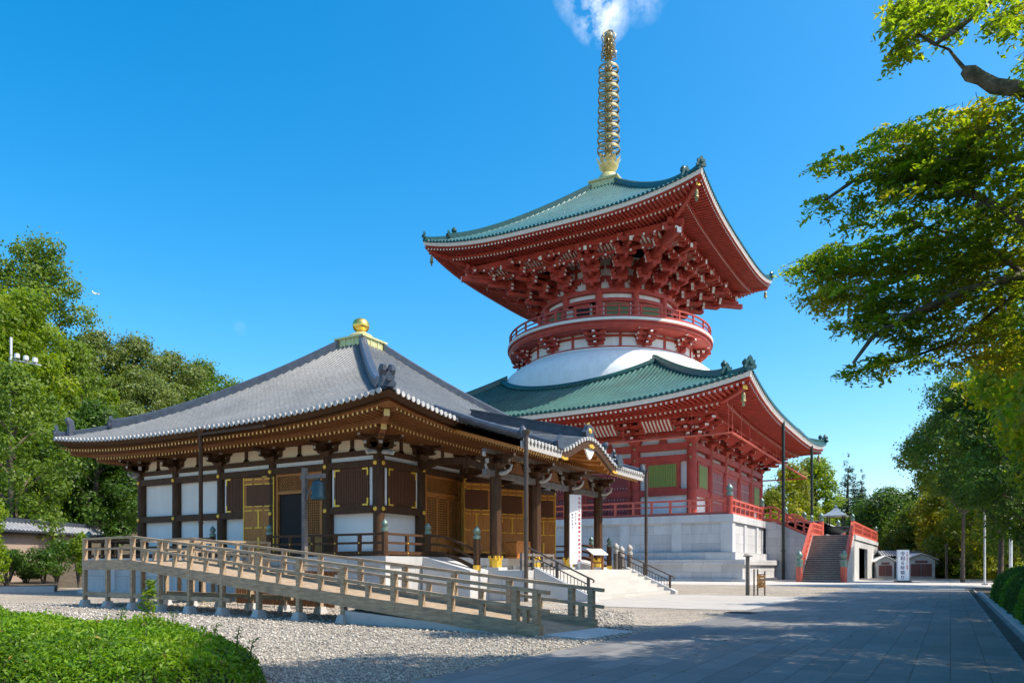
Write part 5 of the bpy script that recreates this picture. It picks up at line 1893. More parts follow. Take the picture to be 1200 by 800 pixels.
# low fence between the porch pillars and landing posts
b = MB()
for (x, y0, y1) in ((PL1 - 0.25, -6.0, -3.3),):
    for zz in (0.62, 0.36, 0.08): b.box(x - 0.06, x + 0.06, y0, y1, PLZ + zz - 0.05, PLZ + zz + 0.05)
    for i in range(4):
        q = y0 + (y1 - y0) * i / 3
        b.box(x - 0.055, x + 0.055, q - 0.06, q + 0.06, PLZ, PLZ + 0.7)
b.build('landing_fence', WOOD_G, hall)
# downpipes at the eaves
for (x, y, top, mat_) in ((PE + 0.1, PY0 + 0.1, 6.5, PIPE), (PE + 0.1, PY1 + 0.1, 6.5, PIPE), (0.7, -11.0, 7.05, WOOD_D)):
    b = MB()
    b.tube([(x, y, top), (x, y, -0.05)], 0.085, 10)
    for z in (1.4, 3.2, 5.2): b.tube([(x, y, z), (x, y, z + 0.07)], 0.105, 10)
    b.lathe([(0.09, top - 0.02), (0.16, top + 0.12), (0.17, top + 0.2)], 10, (x, y))
    b.build('downpipe', mat_, hall, smooth=40)
# gutter under the front-left eave
b = MB()
b.box(0.6, 4.6, -11.08, -10.96, 6.96, 7.06)
b.build('gutter', WOOD_D, hall)

# metal handrails on the porch steps
def handrail(y, label):
    h = thing('handrail', label, 'handrail', (HG[0] + 16.2, HG[1] + y, 0), 0, 'metal handrails on the porch steps')
    b = MB()
    L, dz = 2.75, PLZ + 0.02
    top = lambda f: (-(L) * (1 - f), 0, dz * (1 - f) + 0.93)
    b.tube([top(0), top(0.5), top(1.0), (0.18, 0, 0.93 - 0.06), (0.24, 0, 0.82), (0.2, 0, 0.74)], 0.036, 8)
    b.build('top_rail', PIPE, h, smooth=60)
    b = MB()
    for (q) in (0.32, 0.78):
        a_, c_ = top(0.0), top(1.0)
        b.tube([(a_[0], 0, a_[2] - q + 0.05), (c_[0], 0, c_[2] - q + 0.05)], 0.026, 6)
    for i in range(1, 18):
        f = i / 18
        t = top(f)
        b.tube([(t[0], 0, t[2] - 0.27), (t[0], 0, t[2] - 0.73)], 0.014, 6)
    b.build('baluster', PIPE, h)
    for f in (0.0, 0.5, 1.0):
        b = MB(); t = top(f)
        b.box(t[0] - 0.05, t[0] + 0.05, -0.05, 0.05, t[2] - 0.95, t[2])
        b.build('post', PIPE, h)
    return h
handrail(-5.2, 'brown metal handrail at the near end of the porch steps beside the ramp')
handrail(4.8, 'brown metal handrail at the far end of the porch steps')

# ------------------------------------------------------------------ hanging bell on a wooden post
bp_ = thing('bell_post', 'grey wooden post with a bracket arm, in front of the veranda', 'post', (-21.75, 21.55, 0))
b = MB(); b.box(-0.085, 0.085, -0.085, 0.085, -0.05, 5.2); b.build('post', WOOD_G, bp_)
b = MB(); b.box(-0.2, 1.05, -0.055, 0.055, 4.76, 4.92); b.build('arm', WOOD_G, bp_)
b = MB()
b.tube([(0.1, 0, 3.9), (0.25, 0, 4.3), (0.5, 0, 4.55), (0.75, 0, 4.72)], 0.05, 6); b.build('brace', WOOD_G, bp_)
bl = thing('hanging_bell', 'blue green bronze bell hanging from the grey wooden post', 'bell', (-21.75 + 0.72, 21.55, 4.02))
b = MB()
b.lathe([(0.29, -0.08), (0.3, 0), (0.265, 0.06), (0.25, 0.5), (0.22, 0.6), (0.12, 0.66), (0.02, 0.67)], 20)
b.build('bell_body', BELLM, bl, smooth=50)
b = MB()
b.tube([(0, 0, 0.66), (0, 0, 0.72), (0, 0, 0.72)], 0.03, 6); b.build('hook', BELLM, bl)

# ------------------------------------------------------------------ wooden access ramp
RX0, RY0, RX1, RY1 = -26.4, 15.65, -6.9, 13.1
RL = math.hypot(RX1 - RX0, RY1 - RY0)
ramp = thing('wooden_ramp', 'long weathered tan wooden access ramp with railings rising to the hall veranda', 'ramp', (RX0, RY0, 0), math.atan2(RY1 - RY0, RX1 - RX0))
RWD = 2.05
LV = 3.45
def rz(x):
    if x <= LV: return 1.53
    return 1.53 + (0.05 - 1.53) * (x - LV) / (RL - LV)
xs_tall = [0.0, 1.7, 3.42] + [3.42 + 1.735 * i for i in range(1, 10)] 
xs_tall = [x for x in xs_tall if x < RL - 0.6] + [RL - 0.12]
b = MB()
for (xa, xb) in ((-0.1, LV), (LV, RL + 0.05)):
    n = int((xb - xa) / 0.14)
    for i in range(n):
        x0_ = xa + (xb - xa) * i / n; x1_ = xa + (xb - xa) * (i + 1) / n - 0.012
        z0_, z1_ = rz(x0_), rz(x1_)
        b.hexa([(x0_, 0.06, z0_ - 0.05), (x1_, 0.06, z1_ - 0.05), (x1_, RWD - 0.06, z1_ - 0.05), (x0_, RWD - 0.06, z0_ - 0.05), (x0_, 0.06, z0_), (x1_, 0.06, z1_), (x1_, RWD - 0.06, z1_), (x0_, RWD - 0.06, z0_)])
b.build('deck', WOOD_T, ramp)
b = MB()
for y in (0.0, RWD):
    b.beam((-0.1, y, rz(0) - 0.11), (LV, y, rz(LV) - 0.11), 0.11, 0.34)
    b.beam((LV, y, rz(LV) - 0.11), (RL - 0.0, y, rz(RL) + 0.02), 0.11, 0.30)
    b.beam((0, y + 0.02, 0.42), (9.0, y + 0.02, 0.42), 0.09, 0.14)
for i in range(9):
    b.box(i * 1.73 - 0.05, i * 1.73 + 0.05, 0.06, RWD - 0.06, rz(i * 1.73) - 0.2, rz(i * 1.73) - 0.06)
b.build('rim_beam', WOOD_T, ramp)
for y in (0.0, RWD):
    b = MB()
    for q, w, h_ in ((0.80, 0.10, 0.075), (0.44, 0.08, 0.07)):
        b.beam((-0.12, y, rz(0) + q), (LV, y, rz(LV) + q), w, h_)
        b.beam((LV, y, rz(LV) + q), (RL + 0.18, y, rz(RL) + q), w, h_)
    b.build('rail', WOOD_T, ramp)
    for i, x in enumerate(xs_tall):
        b = MB()
        gz = 0.16 if rz(x) > 0.45 else rz(x) - 0.12
        z1_ = rz(x) + 0.84
        b.box(x - 0.065, x + 0.065, y - 0.062, y + 0.062, gz, z1_)
        pst_ = b.build('post', WOOD_T, ramp)
        if rz(x) > 0.45:
            b = MB(); b.frust(x, y, -0.06, 0.2, 0.17, 0.17, 0.11, 0.11); b.build('concrete_foot', CONC, pst_)
    for i in range(len(xs_tall) - 1):
        x = (xs_tall[i] + xs_tall[i + 1]) / 2
        b = MB(); b.box(x - 0.055, x + 0.055, y - 0.05, y + 0.05, rz(x) - 0.05, rz(x) + 0.43)
        b.build('strut', WOOD_T, ramp)
# concrete wedge at the foot
b = MB()
xw = 13.9
b.hexa([(xw, -0.04, -0.05), (RL + 0.3, -0.04, -0.05), (RL + 0.3, RWD + 0.04, -0.05), (xw, RWD + 0.04, -0.05), (xw, -0.04, rz(xw) - 0.27), (RL + 0.3, -0.04, 0.0), (RL + 0.3, RWD + 0.04, 0.0), (xw, RWD + 0.04, rz(xw) - 0.27)])
b.add([(RL + 0.06, 0.0, 0.045), (RL + 1.0, 0.0, 0.008), (RL + 1.0, RWD, 0.008), (RL + 0.06, RWD, 0.045), (RL + 0.06, 0.0, -0.05), (RL + 1.0, 0.0, -0.05), (RL + 1.0, RWD, -0.05), (RL + 0.06, RWD, -0.05)],
      [(0, 1, 2, 3), (0, 4, 5, 1), (1, 5, 6, 2), (2, 6, 7, 3), (3, 7, 4, 0)])
b.build('concrete_footing', CONC, ramp)
# link from the ramp's level end to the veranda
b = MB()
ly = 6.3
n = 38
for i in range(n):
    y0_ = RWD - 0.05 + (ly - RWD) * i / n
    b.box(0.0, 1.75, y0_, y0_ + (ly - RWD) / n - 0.012, rz(0) - 0.05, rz(0))
b.build('link_deck', WOOD_T, ramp)
b = MB()
for x in (0.0, 1.72):
    b.cut()
    b.beam((x, RWD, rz(0) - 0.11), (x, ly, rz(0) - 0.11), 0.11, 0.34)
    for q, w, h_ in ((0.80, 0.10, 0.075), (0.44, 0.08, 0.07)):
        b.beam((x, RWD, rz(0) + q), (x, ly, rz(0) + q), w, h_)
    for i in range(1, 4):
        y = RWD + (ly - RWD) * i / 3
        b.box(x - 0.06, x + 0.06, y - 0.06, y + 0.06, 0.02, rz(0) + 0.84)
    for i in range(3):
        y = RWD + (ly - RWD) * (i + 0.5) / 3
        b.box(x - 0.05, x + 0.05, y - 0.05, y + 0.05, rz(0) - 0.05, rz(0) + 0.43)
b.build_each('link_railing', WOOD_T, ramp)
b = MB()
for i in range(34):
    x = 3.6 + i * 0.16
    b.box(x, x + 0.09, RWD + 1.6, RWD + 1.66, 0.05, 1.2)
b.box(3.5, 9.2, RWD + 1.62, RWD + 1.7, 1.1, 1.22); b.box(3.5, 9.2, RWD + 1.62, RWD + 1.7, 0.25, 0.35)
b.build('under_fence', WOOD_M, ramp)

# ------------------------------------------------------------------ signs and small things
def glyph_mesh(text, size):
    cu = bpy.data.curves.new('glyph', 'FONT')
    cu.body = text; cu.size = size; cu.align_x = 'CENTER'; cu.align_y = 'CENTER'
    cu.extrude = 0.004; cu.offset = size * 0.012; cu.resolution_u = 2
    o = bpy.data.objects.new('glyph', cu); COL.objects.link(o)
    bpy.context.view_layer.update()
    me = bpy.data.meshes.new_from_object(o.evaluated_get(bpy.context.evaluated_depsgraph_get()))
    vs = [tuple(v.co) for v in me.vertices]; fs = [tuple(p.vertices) for p in me.polygons]
    bpy.data.objects.remove(o, do_unlink=True); bpy.data.curves.remove(cu); bpy.data.meshes.remove(me)
    return vs, fs
def vertical_text(name, text, size, step, x, ztop, y, mat, parent, fat=1.0):
    b = MB()
    for i, ch in enumerate(text):
        if ch == ' ': continue
        vs, fs = glyph_mesh(ch, size)
        b.add([(x + v[0] * fat, y - v[2], ztop - step * (i + 0.5) + v[1]) for v in vs], fs)
    return b.build(name, mat, parent)

p = at(1058, 664, 67)
sg = thing('standing_sign', 'tall white standing sign with vertical navy lettering on a dark foot', 'sign', (p.x, p.y, 0), R(29))
b = MB(); b.box(-0.5, 0.5, -0.12, 0.12, 0.16, 2.86); b.build('board', SIGNW, sg)
b = MB(); b.frust(0, 0, -0.01, 0.16, 0.72, 0.5, 0.52, 0.3); b.build('foot', BRONZE, sg)
vertical_text('lettering', '令和６年祭り', 0.4, 0.42, -0.07, 2.72, -0.124, INK, sg, 1.1)
vertical_text('red_lettering', '平和大塔まつり開催', 0.15, 0.17, 0.33, 2.66, -0.124, INKR, sg)

b_x, b_y = HG[0] + PXL + 0.35, HG[1] + 1.75
bn = thing('banner_sign', 'tall narrow white signboard with small lettering standing against a porch pillar', 'sign', (b_x, b_y, PLZ), R(62))
b = MB(); b.box(-0.35, 0.35, -0.035, 0.035, 0.28, 3.72); b.box(-0.3, -0.2, -0.03, 0.03, -0.01, 0.28); b.box(0.2, 0.3, -0.03, 0.03, -0.01, 0.28)
b.build('board', SIGNW, bn)
vertical_text('red_lettering', '平和の大塔開運護摩祈願御守授与所', 0.16, 0.205, 0.23, 3.62, -0.038, INKR, bn)
vertical_text('lettering', '毎日午前', 0.13, 0.16, 0.0, 2.85, -0.038, INKG, bn)
vertical_text('lettering', '御朱印受付', 0.13, 0.16, -0.2, 2.8, -0.038, INKG, bn)

lx, ly_ = HG[0] + PXL + 1.35, HG[1] + 2.2
lec = thing('notice_stand', 'small reddish wooden notice stand with a sloping white top on the porch', 'stand', (lx, ly_, PLZ), R(60))
b = MB(); b.box(-0.36, -0.28, -0.05, 0.05, -0.005, 0.8); b.box(0.28, 0.36, -0.05, 0.05, -0.005, 0.8); b.box(-0.36, 0.36, -0.03, 0.03, 0.3, 0.38)
b.build('leg', WOOD_M, lec)
b = MB(); b.hexa([(-0.45, -0.28, 0.72), (0.45, -0.28, 0.72), (0.45, 0.28, 1.0), (-0.45, 0.28, 1.0), (-0.45, -0.28, 0.76), (0.45, -0.28, 0.76), (0.45, 0.28, 1.04), (-0.45, 0.28, 1.04)])
b.build('top_board', SIGNW, lec)
# pale stone block pair beside the porch pillar
# offering stand inside the porch
ob = thing('offering_box', 'orange brown wooden offering box in front of the hall doors', 'box', (HG[0] + 10.0, HG[1] + 0.2, HF))
b = MB()
b.frust(0, 0, 0.08, 0.75, 0.32, 0.75, 0.36, 0.85); b.box(-0.4, 0.4, -0.9, 0.9, 0.0, 0.08)
b.build('box_body', WOOD_O, ob)
b = MB()
for i in range(9):
    q = -0.75 + i * 0.1875
    b.box(-0.34, 0.34, q - 0.04, q + 0.04, 0.752, 0.81)
b.box(-0.4, -0.33, -0.88, 0.88, 0.752, 0.84); b.box(0.33, 0.4, -0.88, 0.88, 0.752, 0.84)
b.build('top_slat', WOOD_O, ob)

# guide post and little tag rack on the gravel
gp_ = thing('guide_post', 'grey wooden guide post with a slanted cap on the gravel', 'post', (-8.45, 37.3, 0))
b = MB(); b.box(-0.08, 0.08, -0.08, 0.08, -0.1, 1.85); b.build('shaft', WOOD_G, gp_)
b = MB(); b.hexa([(-0.17, -0.18, 1.85), (0.17, -0.18, 1.85), (0.17, 0.18, 1.85), (-0.17, 0.18, 1.85), (-0.17, -0.18, 1.9), (0.22, -0.18, 1.88), (0.22, 0.18, 1.88), (-0.17, 0.18, 2.02)])
b.build('cap', WOOD_G, gp_)
rk = thing('tag_rack', 'small dark rack hung with orange wooden plaques beside the guide post', 'rack', (-8.0, 37.4, 0))
for x in (-0.17, 0.0, 0.33):
    b = MB(); b.tube([(x, 0, -0.05), (x, 0, 1.25 if x < 0.3 else 1.15)], 0.035, 6); b.build('upright', PIPE, rk)
b = MB()
for z in (0.55, 0.78, 1.0): b.tube([(-0.02, 0, z), (0.36, 0, z)], 0.018, 6)
b.build('crossbar', PIPE, rk)
rnd = random.Random(5)
b = MB()
for z in (0.40, 0.52, 0.63, 0.75, 0.86, 0.97):
    for i in range(4):
        b.cut(); x = 0.04 + i * 0.09; t = rnd.uniform(-0.03, 0.03); z += rnd.uniform(-0.025, 0.025)
        b.hexa([(x - 0.05, -0.03 + t, z - 0.09), (x + 0.05, -0.05 - t, z - 0.07), (x + 0.05, -0.03 - t, z - 0.07), (x - 0.05, -0.01 + t, z - 0.09), (x - 0.05, -0.03 + t, z + 0.03), (x + 0.05, -0.05 - t, z + 0.03), (x + 0.05, -0.03 - t, z + 0.03), (x - 0.05, -0.01 + t, z + 0.03)])
tag_ = b.build_each('plaque', RUST, rk)

# little notice inside the opening below the landing
ns = thing('notice_board', 'small white notice on a stand in the opening below the stair landing', 'sign', (-8.95, 87.3, 0), R(75))
b = MB(); b.box(-0.55, 0.55, -0.03, 0.03, 1.0, 2.1); b.build('board', GREYB, ns)
b = MB(); b.tube([(0, 0.03, 0), (0, 0.03, 1.5)], 0.05, 6); b.box(-0.35, 0.35, -0.2, 0.2, -0.01, 0.05); b.build('leg', PIPE, ns)

# small metal cover in the paving
mc = thing('utility_cover', 'dark square metal cover set into the paving near the path', 'manhole cover', (*at(868, 717.5, 22.4).to_2d(), 0.0))
b = MB(); b.box(-0.42, 0.42, -0.3, 0.3, 0.0, 0.014); b.build('frame', GRATE, mc)
b = MB(); b.box(-0.37, 0.37, -0.25, 0.25, 0.014, 0.02)
for i in range(5): b.box(-0.33, 0.33, -0.2 + i * 0.1 - 0.015, -0.2 + i * 0.1 + 0.015, 0.02, 0.025)
b.build('plate', GRATE, mc)

# stone posts at the porch's far side
def stone_post(x, y, ht, label):
    o = thing('stone_post', label, 'post', (x, y, 0), 0, 'grey stone posts beyond the porch steps')
    b = MB(); b.lathe([(0.15, -0.05), (0.15, ht)], 14); b.build('shaft', WOOD_G, o, smooth=40)
    b = MB(); cap(b, 0, 0, ht, 0.17); b.build('cap', GREYB, o, smooth=50)
stone_post(*at(722, 660, 42.5).to_2d(), 2.1, 'grey capped post left of the other two beyond the porch steps')
stone_post(*at(728.5, 660, 43.0).to_2d(), 1.95, 'middle grey capped post beyond the porch steps')
stone_post(*at(738, 660, 43.4).to_2d(), 2.05, 'grey capped post nearest the far handrail')

# storehouses behind the plaza
def storehouse(px, d, w, ht, label, rz_=R(20)):
    p = at(px, 664, d)
    o = thing('storehouse', label, 'storehouse', (p.x, p.y, 0), rz_, 'small white storehouses')
    hw = w / 2; D = w * 1.1
    b = MB()
    poly = [(-hw, -0.05), (hw, -0.05), (hw, ht * 0.78), (hw * 0.6, ht * 0.9), (0, ht), (-hw * 0.6, ht * 0.9), (-hw, ht * 0.78)]
    b.prism(poly, (0, 0, 0), (1, 0, 0), (0, 0, 1), (0, 1, 0), D)
    b.build('wall', WHITE, o)
    b = MB()
    for (a0, a1) in ((-1, 0), (0, 1)):
        xs = [-hw * 1.22, -hw * 0.62, 0, hw * 0.62, hw * 1.22]; zs = [ht * 0.77, ht * 0.915, ht * 1.03, ht * 0.915, ht * 0.77]
        i0 = 0 if a0 < 0 else 2
        for i in (i0, i0 + 1):
            b.hexa([(xs[i], -0.3, zs[i]), (xs[i + 1], -0.3, zs[i + 1]), (xs[i + 1], D + 0.3, zs[i + 1]), (xs[i], D + 0.3, zs[i]),
                    (xs[i], -0.3, zs[i] + 0.12), (xs[i + 1], -0.3, zs[i + 1] + 0.12), (xs[i + 1], D + 0.3, zs[i + 1] + 0.12), (xs[i], D + 0.3, zs[i] + 0.12)])
    b.build('roof', WHITE, o)
    b = MB()
    b.box(-hw * 0.76, -0.03, -0.06, 0.05, 0.3, ht * 0.62); b.box(0.03, hw * 0.76, -0.06, 0.05, 0.3, ht * 0.62)
    n = 12
    for i in range(n):
        q = -hw * 0.74 + hw * 1.48 * (i + 0.5) / n
        b.box(q - 0.03, q + 0.03, -0.09, -0.06, 0.3, ht * 0.62)
    b.build('shutter', PINKB, o)
    b = MB(); b.box(-hw * 0.46, hw * 0.46, -0.05, 0.05, ht * 0.66, ht * 0.76); b.build('window', PINKB, o)
    return o
storehouse(1079.5, 86.5, 2.9, 2.75, 'white storehouse with brown shutter and curved gable, right of the standing sign')
storehouse(1037.5, 89.0, 1.9, 2.5, 'white storehouse partly hidden by the stairs, left of the standing sign')
# tiled wall behind the storehouses
wl = thing('tiled_wall', 'dark tiled roof wall running between the white storehouses under the trees', 'wall', (0, 0, 0))
b = MB(); pa, pb = at(1028, 664, 91), at(1100, 664, 91)
b.beam((pa.x, pa.y, 1.2), (pb.x, pb.y, 1.2), 0.4, 2.5); b.build('wall', WHITE, wl)
b = MB()
dv = (pb - pa).normalized(); nv = Vector((-dv.y, dv.x, 0))
for sgn in (-1, 1):
    vs = [tuple(Vector((pp_.x, pp_.y, 0)) + nv * (sgn * o_) + Vector((0, 0, z))) for pp_ in (pa, pb) for (o_, z) in ((0.0, 3.3), (0.95, 2.7), (0.95, 2.6), (0.0, 3.1))]
    b.add(vs, [(0, 1, 5, 4), (1, 2, 6, 5), (2, 3, 7, 6), (0, 3, 2, 1), (4, 5, 6, 7)] if sgn < 0 else [(4, 5, 1, 0), (5, 6, 2, 1), (6, 7, 3, 2), (1, 2, 3, 0), (7, 6, 5, 4)])
b.build('roof', TILE_D, wl)
b = MB()
L = (pb - pa).length
for i in range(24):
    q = pa + dv * (L * (i + 0.5) / 24)
    b.tube([Vector((q.x, q.y, 3.27)), Vector((q.x, q.y, 2.67)) - nv * 1.0], 0.07, 6)
b.build('tile_ridge', TILE_E, wl)

# boundary wall on the left
bw = thing('boundary_wall', 'tan plastered boundary wall with grey tiled coping at left', 'wall', (0, 0, 0))
pa = at(-150, 600, 36); pb = at(190, 622, 78)
pa.z = pb.z = 0
dv = (pb - pa).normalized(); nv = Vector((-dv.y, dv.x, 0)); L = (pb - pa).length
G0, G1 = 0.1, 0.3
T0, T1 = 4.0, 4.75
nseg = 3
b = MB()
b.hexa([tuple(pa - nv * 0.2 + Vector((0, 0, G0 - 0.3))), tuple(pb - nv * 0.2 + Vector((0, 0, G1 - 0.3))), tuple(pb + nv * 0.2 + Vector((0, 0, G1 - 0.3))), tuple(pa + nv * 0.2 + Vector((0, 0, G0 - 0.3))),
        tuple(pa - nv * 0.2 + Vector((0, 0, T0 - 0.6))), tuple(pb - nv * 0.2 + Vector((0, 0, T1 - 0.6))), tuple(pb + nv * 0.2 + Vector((0, 0, T1 - 0.6))), tuple(pa + nv * 0.2 + Vector((0, 0, T0 - 0.6)))])
b.build('wall', WALLP, bw)
b = MB(); tr_ = MB()
for sgn in (-1, 1):
    for (o0, z0, o1, z1) in ((0, 0.0, 0.75, -0.55),):
        A0 = pa + nv * (sgn * o0) + Vector((0, 0, T0 + z0)); A1 = pa + nv * (sgn * o1) + Vector((0, 0, T0 + z1))
        B0 = pb + nv * (sgn * o0) + Vector((0, 0, T1 + z0)); B1 = pb + nv * (sgn * o1) + Vector((0, 0, T1 + z1))
        dn = Vector((0, 0, -0.1))
        vs = [tuple(v) for v in (A0, A1, B1, B0, A0 + dn, A1 + dn, B1 + dn, B0 + dn)]
        b.add(vs, [(0, 1, 2, 3), (7, 6, 5, 4), (1, 0, 4, 5), (2, 1, 5, 6), (3, 2, 6, 7)])
n = int(L / 0.5)
for i in range(n):
    f = (i + 0.5) / n
    q = pa + dv * (L * f); z = T0 + (T1 - T0) * f
    for sgn in (-1, 1):
        tr_.tube([q + Vector((0, 0, z + 0.02)), q + nv * (sgn * 0.8) + Vector((0, 0, z - 0.55))], 0.085, 6)
b.beam(pa + Vector((0, 0, T0 + 0.12)), pb + Vector((0, 0, T1 + 0.12)), 0.3, 0.3)
b.build('coping', TILE_D, bw); tr_.build('tile_ridge', surf('mid_grey_tile', (0.28, 0.29, 0.30), 0.55, var=0.3, scale=4), bw)
b = MB(); b.beam(pa + Vector((0, 0, T0 - 0.72)) - nv * 0.24, pb + Vector((0, 0, T1 - 0.72)) - nv * 0.24, 0.14, 0.16); b.build('ledge', WOOD_G, bw)

# poles on the right
for (px, d, top, r, lab, cat) in ((1154, 57, 598, 0.075, 'slim pale metal pole beyond the hedge', 'pole'), (1184.5, 60, 560, 0.13, 'taller thicker pale pole under the dark trees beyond the hedge', 'pole')):
    p = at(px, 664, d)
    o = thing('metal_pole', lab, cat, (p.x, p.y, 0))
    H_ = CH + (HY - top) / F * d
    b = MB(); b.tube([(0, 0, -0.1), (0, 0, H_)], [r, r * 0.8], 10); b.build('shaft', METALP, o, smooth=60)
    b = MB(); b.box(-0.2, 0.2, -0.2, 0.2, 0.0, 0.12); b.build('base', CONC, o)
# park lamp in front of the yellow tree
p = at(1109, 664, 84)
o = thing('wooden_post', 'thin brown post standing in front of the yellow green tree', 'post', (p.x, p.y, 0))
b = MB(); b.tube([(0, 0, -0.1), (0, 0, 3.6)], 0.12, 8); b.build('shaft', WOOD_G, o)
b = MB(); b.lathe([(0.16, 3.6), (0.2, 3.75), (0.02, 3.95)], 8); b.build('cap', WOOD_G, o)
# floodlight rail on the hillside
p = at(13, 420, 57.5)
o = thing('floodlight_pole', 'white pole with a row of small floodlights among hillside trees', 'floodlight', tuple(p))
b = MB(); b.tube([(0, 0, -6), (0, 0, 1.6)], 0.09, 8); b.build('pole', METALP, o)
b = MB(); e1 = at(48, 428, 57.5) - p; b.tube([(-0.3, 0, 0), tuple(e1)], 0.06, 6)
b.build('rail', METALP, o)
for f in (0.2, 0.5, 0.8):
    c = e1 * f
    b = MB(); b.lathe([(0.12, c.z + 0.05), (0.2, c.z + 0.15), (0.18, c.z + 0.45), (0.06, c.z + 0.5)], 10, (c.x, c.y)); b.build('lamp_head', METALP, o)

# passenger jet far off
p = at(112.7, 344, 2600)
pl = thing('airplane', 'tiny white airplane flying in the blue sky at left', 'airplane', tuple(p), R(118))
pl.rotation_euler = (R(-14), R(4), R(205))
b = MB(); b.tube([(0, -19, 0), (0, -17, 0), (0, -10, 0), (0, 8, 0), (0, 17, 1), (0, 20, 1.5)], [0.3, 1.4, 2.1, 2.1, 1.1, 0.3], 12); b.build('fuselage', PLANE_W, pl, smooth=60)
for sg_ in (-1, 1):
    b = MB(); b.hexa([(sg_ * 1.5, -4, -0.6), (sg_ * 20, 6, 1.0), (sg_ * 20, 8.2, 1.0), (sg_ * 1.5, 4, -0.6), (sg_ * 1.5, -4, 0.2), (sg_ * 20, 6, 1.25), (sg_ * 20, 8.2, 1.25), (sg_ * 1.5, 4, 0.2)]); b.build('wing', PLANE_W, pl)
    b = MB(); b.tube([(sg_ * 7, -3, -1.6), (sg_ * 7, 1.5, -1.6)], [1.3, 1.0], 10); b.build('engine', PLANE_W, pl)
b = MB(); b.hexa([(-0.2, 12, 1), (0.2, 12, 1), (0.2, 18.5, 1.5), (-0.2, 18.5, 1.5), (-0.15, 17.5, 8), (0.15, 17.5, 8), (0.15, 20.5, 8), (-0.15, 20.5, 8)])
b.box(-7, 7, 16.5, 19.5, 1.6, 1.9); b.build('tail', PLANE_W, pl)

# ------------------------------------------------------------------ hedges and small plants
def dome_pts(rng, n, cx, cy, rx, ry, h, pw=2.6, z0=0.0):
    """points on and just under a cushion-shaped clipped hedge top"""
    t = rng.uniform(0, 2 * math.pi, n); r = np.sqrt(rng.uniform(0, 1, n))
    x, y = r * np.cos(t), r * np.sin(t)
    z = h * np.maximum(0, 1 - r ** pw) ** 0.5
    lump = 0.075 * np.sin(x * rx * 2.3 + cx) * np.sin(y * ry * 2.9 + cy * 1.7) + 0.025 * np.sin(x * rx * 6.1) * np.sin(y * ry * 5.3 + 1)
    p = np.stack([cx + x * rx, cy + y * ry, z0 + z + lump * (z > 0.05) - np.abs(rng.normal(0, 0.045, n)) + 0.03 * rng.random(n) ** 3 * 2], 1)
    nr_ = np.stack([x / rx * h, y / ry * h, 0.9 * np.ones(n)], 1); nr_ /= np.linalg.norm(nr_, axis=1)[:, None]
    return p, nr_
def hedge_body(b, cx, cy, rx, ry, h, pw=2.6, z0=0.0, sc=0.93):  # solid dark filler mound under the leaves, not modelled branches
    n, m = 28, 7
    vs, fs = [], []
    for i in range(m + 1):
        r = i / m
        for j in range(n):
            t = 2 * math.pi * j / n
            vs.append((cx + r * rx * sc * math.cos(t), cy + r * ry * sc * math.sin(t), z0 - 0.06 + (h - 0.04) * max(0, 1 - r ** pw) ** 0.5))
    for i in range(m):
        for j in range(n):
            fs.append((i * n + j, (i + 1) * n + j, (i + 1) * n + (j + 1) % n, i * n + (j + 1) % n))
    b.add(vs, fs)
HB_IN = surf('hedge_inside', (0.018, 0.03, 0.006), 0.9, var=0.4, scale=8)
rng = np.random.default_rng(11)
c = at(60, 760, 10.5)
hd = thing('azalea_hedge', 'broad low bright green azalea hedge in the left foreground', 'hedge', (0, 0, 0))
segs = [(-9.15, 5.2, 2.55, 1.9, 0.64), (-12.5, 5.35, 2.9, 2.0, 0.67), (-15.8, 5.9, 3.2, 2.1, 0.70), (-7.85, 5.1, 1.5, 1.45, 0.55)]
b = MB()
P_, N_ = [], []
for (cx, cy, rx, ry, h) in segs:
    hedge_body(b, cx, cy, rx, ry, h)
    p_, n_ = dome_pts(rng, int(8500 * rx * ry), cx, cy, rx, ry, h)
    P_.append(p_); N_.append(n_)
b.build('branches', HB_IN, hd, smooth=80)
P_ = np.vstack(P_); N_ = np.vstack(N_)
ok = (P_[:, 2] > 0.02)
P_, N_ = P_[ok], N_[ok]
# young shoots standing above the clipped surface, each a rosette of leaves
sh = rng.choice(len(P_), 2600, replace=False)
ex_p, ex_n = [], []
for s_ in sh:
    hgt = 0.03 + 0.07 * rng.random() ** 2
    for k_ in range(7):
        a_ = rng.uniform(0, 6.28); r_ = 0.03
        ex_p.append(P_[s_] + np.array([r_ * math.cos(a_), r_ * math.sin(a_), hgt * rng.uniform(0.4, 1.1)])); ex_n.append((math.cos(a_) * 0.6, math.sin(a_) * 0.6, 0.7))
P_ = np.vstack([P_, np.array(ex_p)]); N_ = np.vstack([N_, np.array(ex_n)])
leaf_obj('foliage', P_, N_ * 0.7, 0.06, L_HEDGE, rng, hd, 0.40, 0.7, np.array([0, 0, 0.9]))
leaf_obj('dry_leaves', P_[rng.choice(len(P_), 900)] + np.array([0, 0, 0.02]), np.tile(np.array([0, 0, 1.0]), (900, 1)), 0.06, leaf_mat('brown_hedge_leaf', (0.13, 0.06, 0.02), (0.3, 0.2, 0.05), 0.1), rng, hd, 0.45, 0.6)
b = MB()
for i_ in range(260):
    q_ = P_[rng.integers(len(P_))]; a_ = rng.uniform(0, 6.28); l_ = rng.uniform(0.06, 0.14)
    b.tube([tuple(q_ - np.array([0, 0, 0.08])), tuple(q_ + np.array([0.3 * l_ * math.cos(a_), 0.3 * l_ * math.sin(a_), l_]))], [0.005, 0.002], 3)
b.build('twigs', BARK, hd)
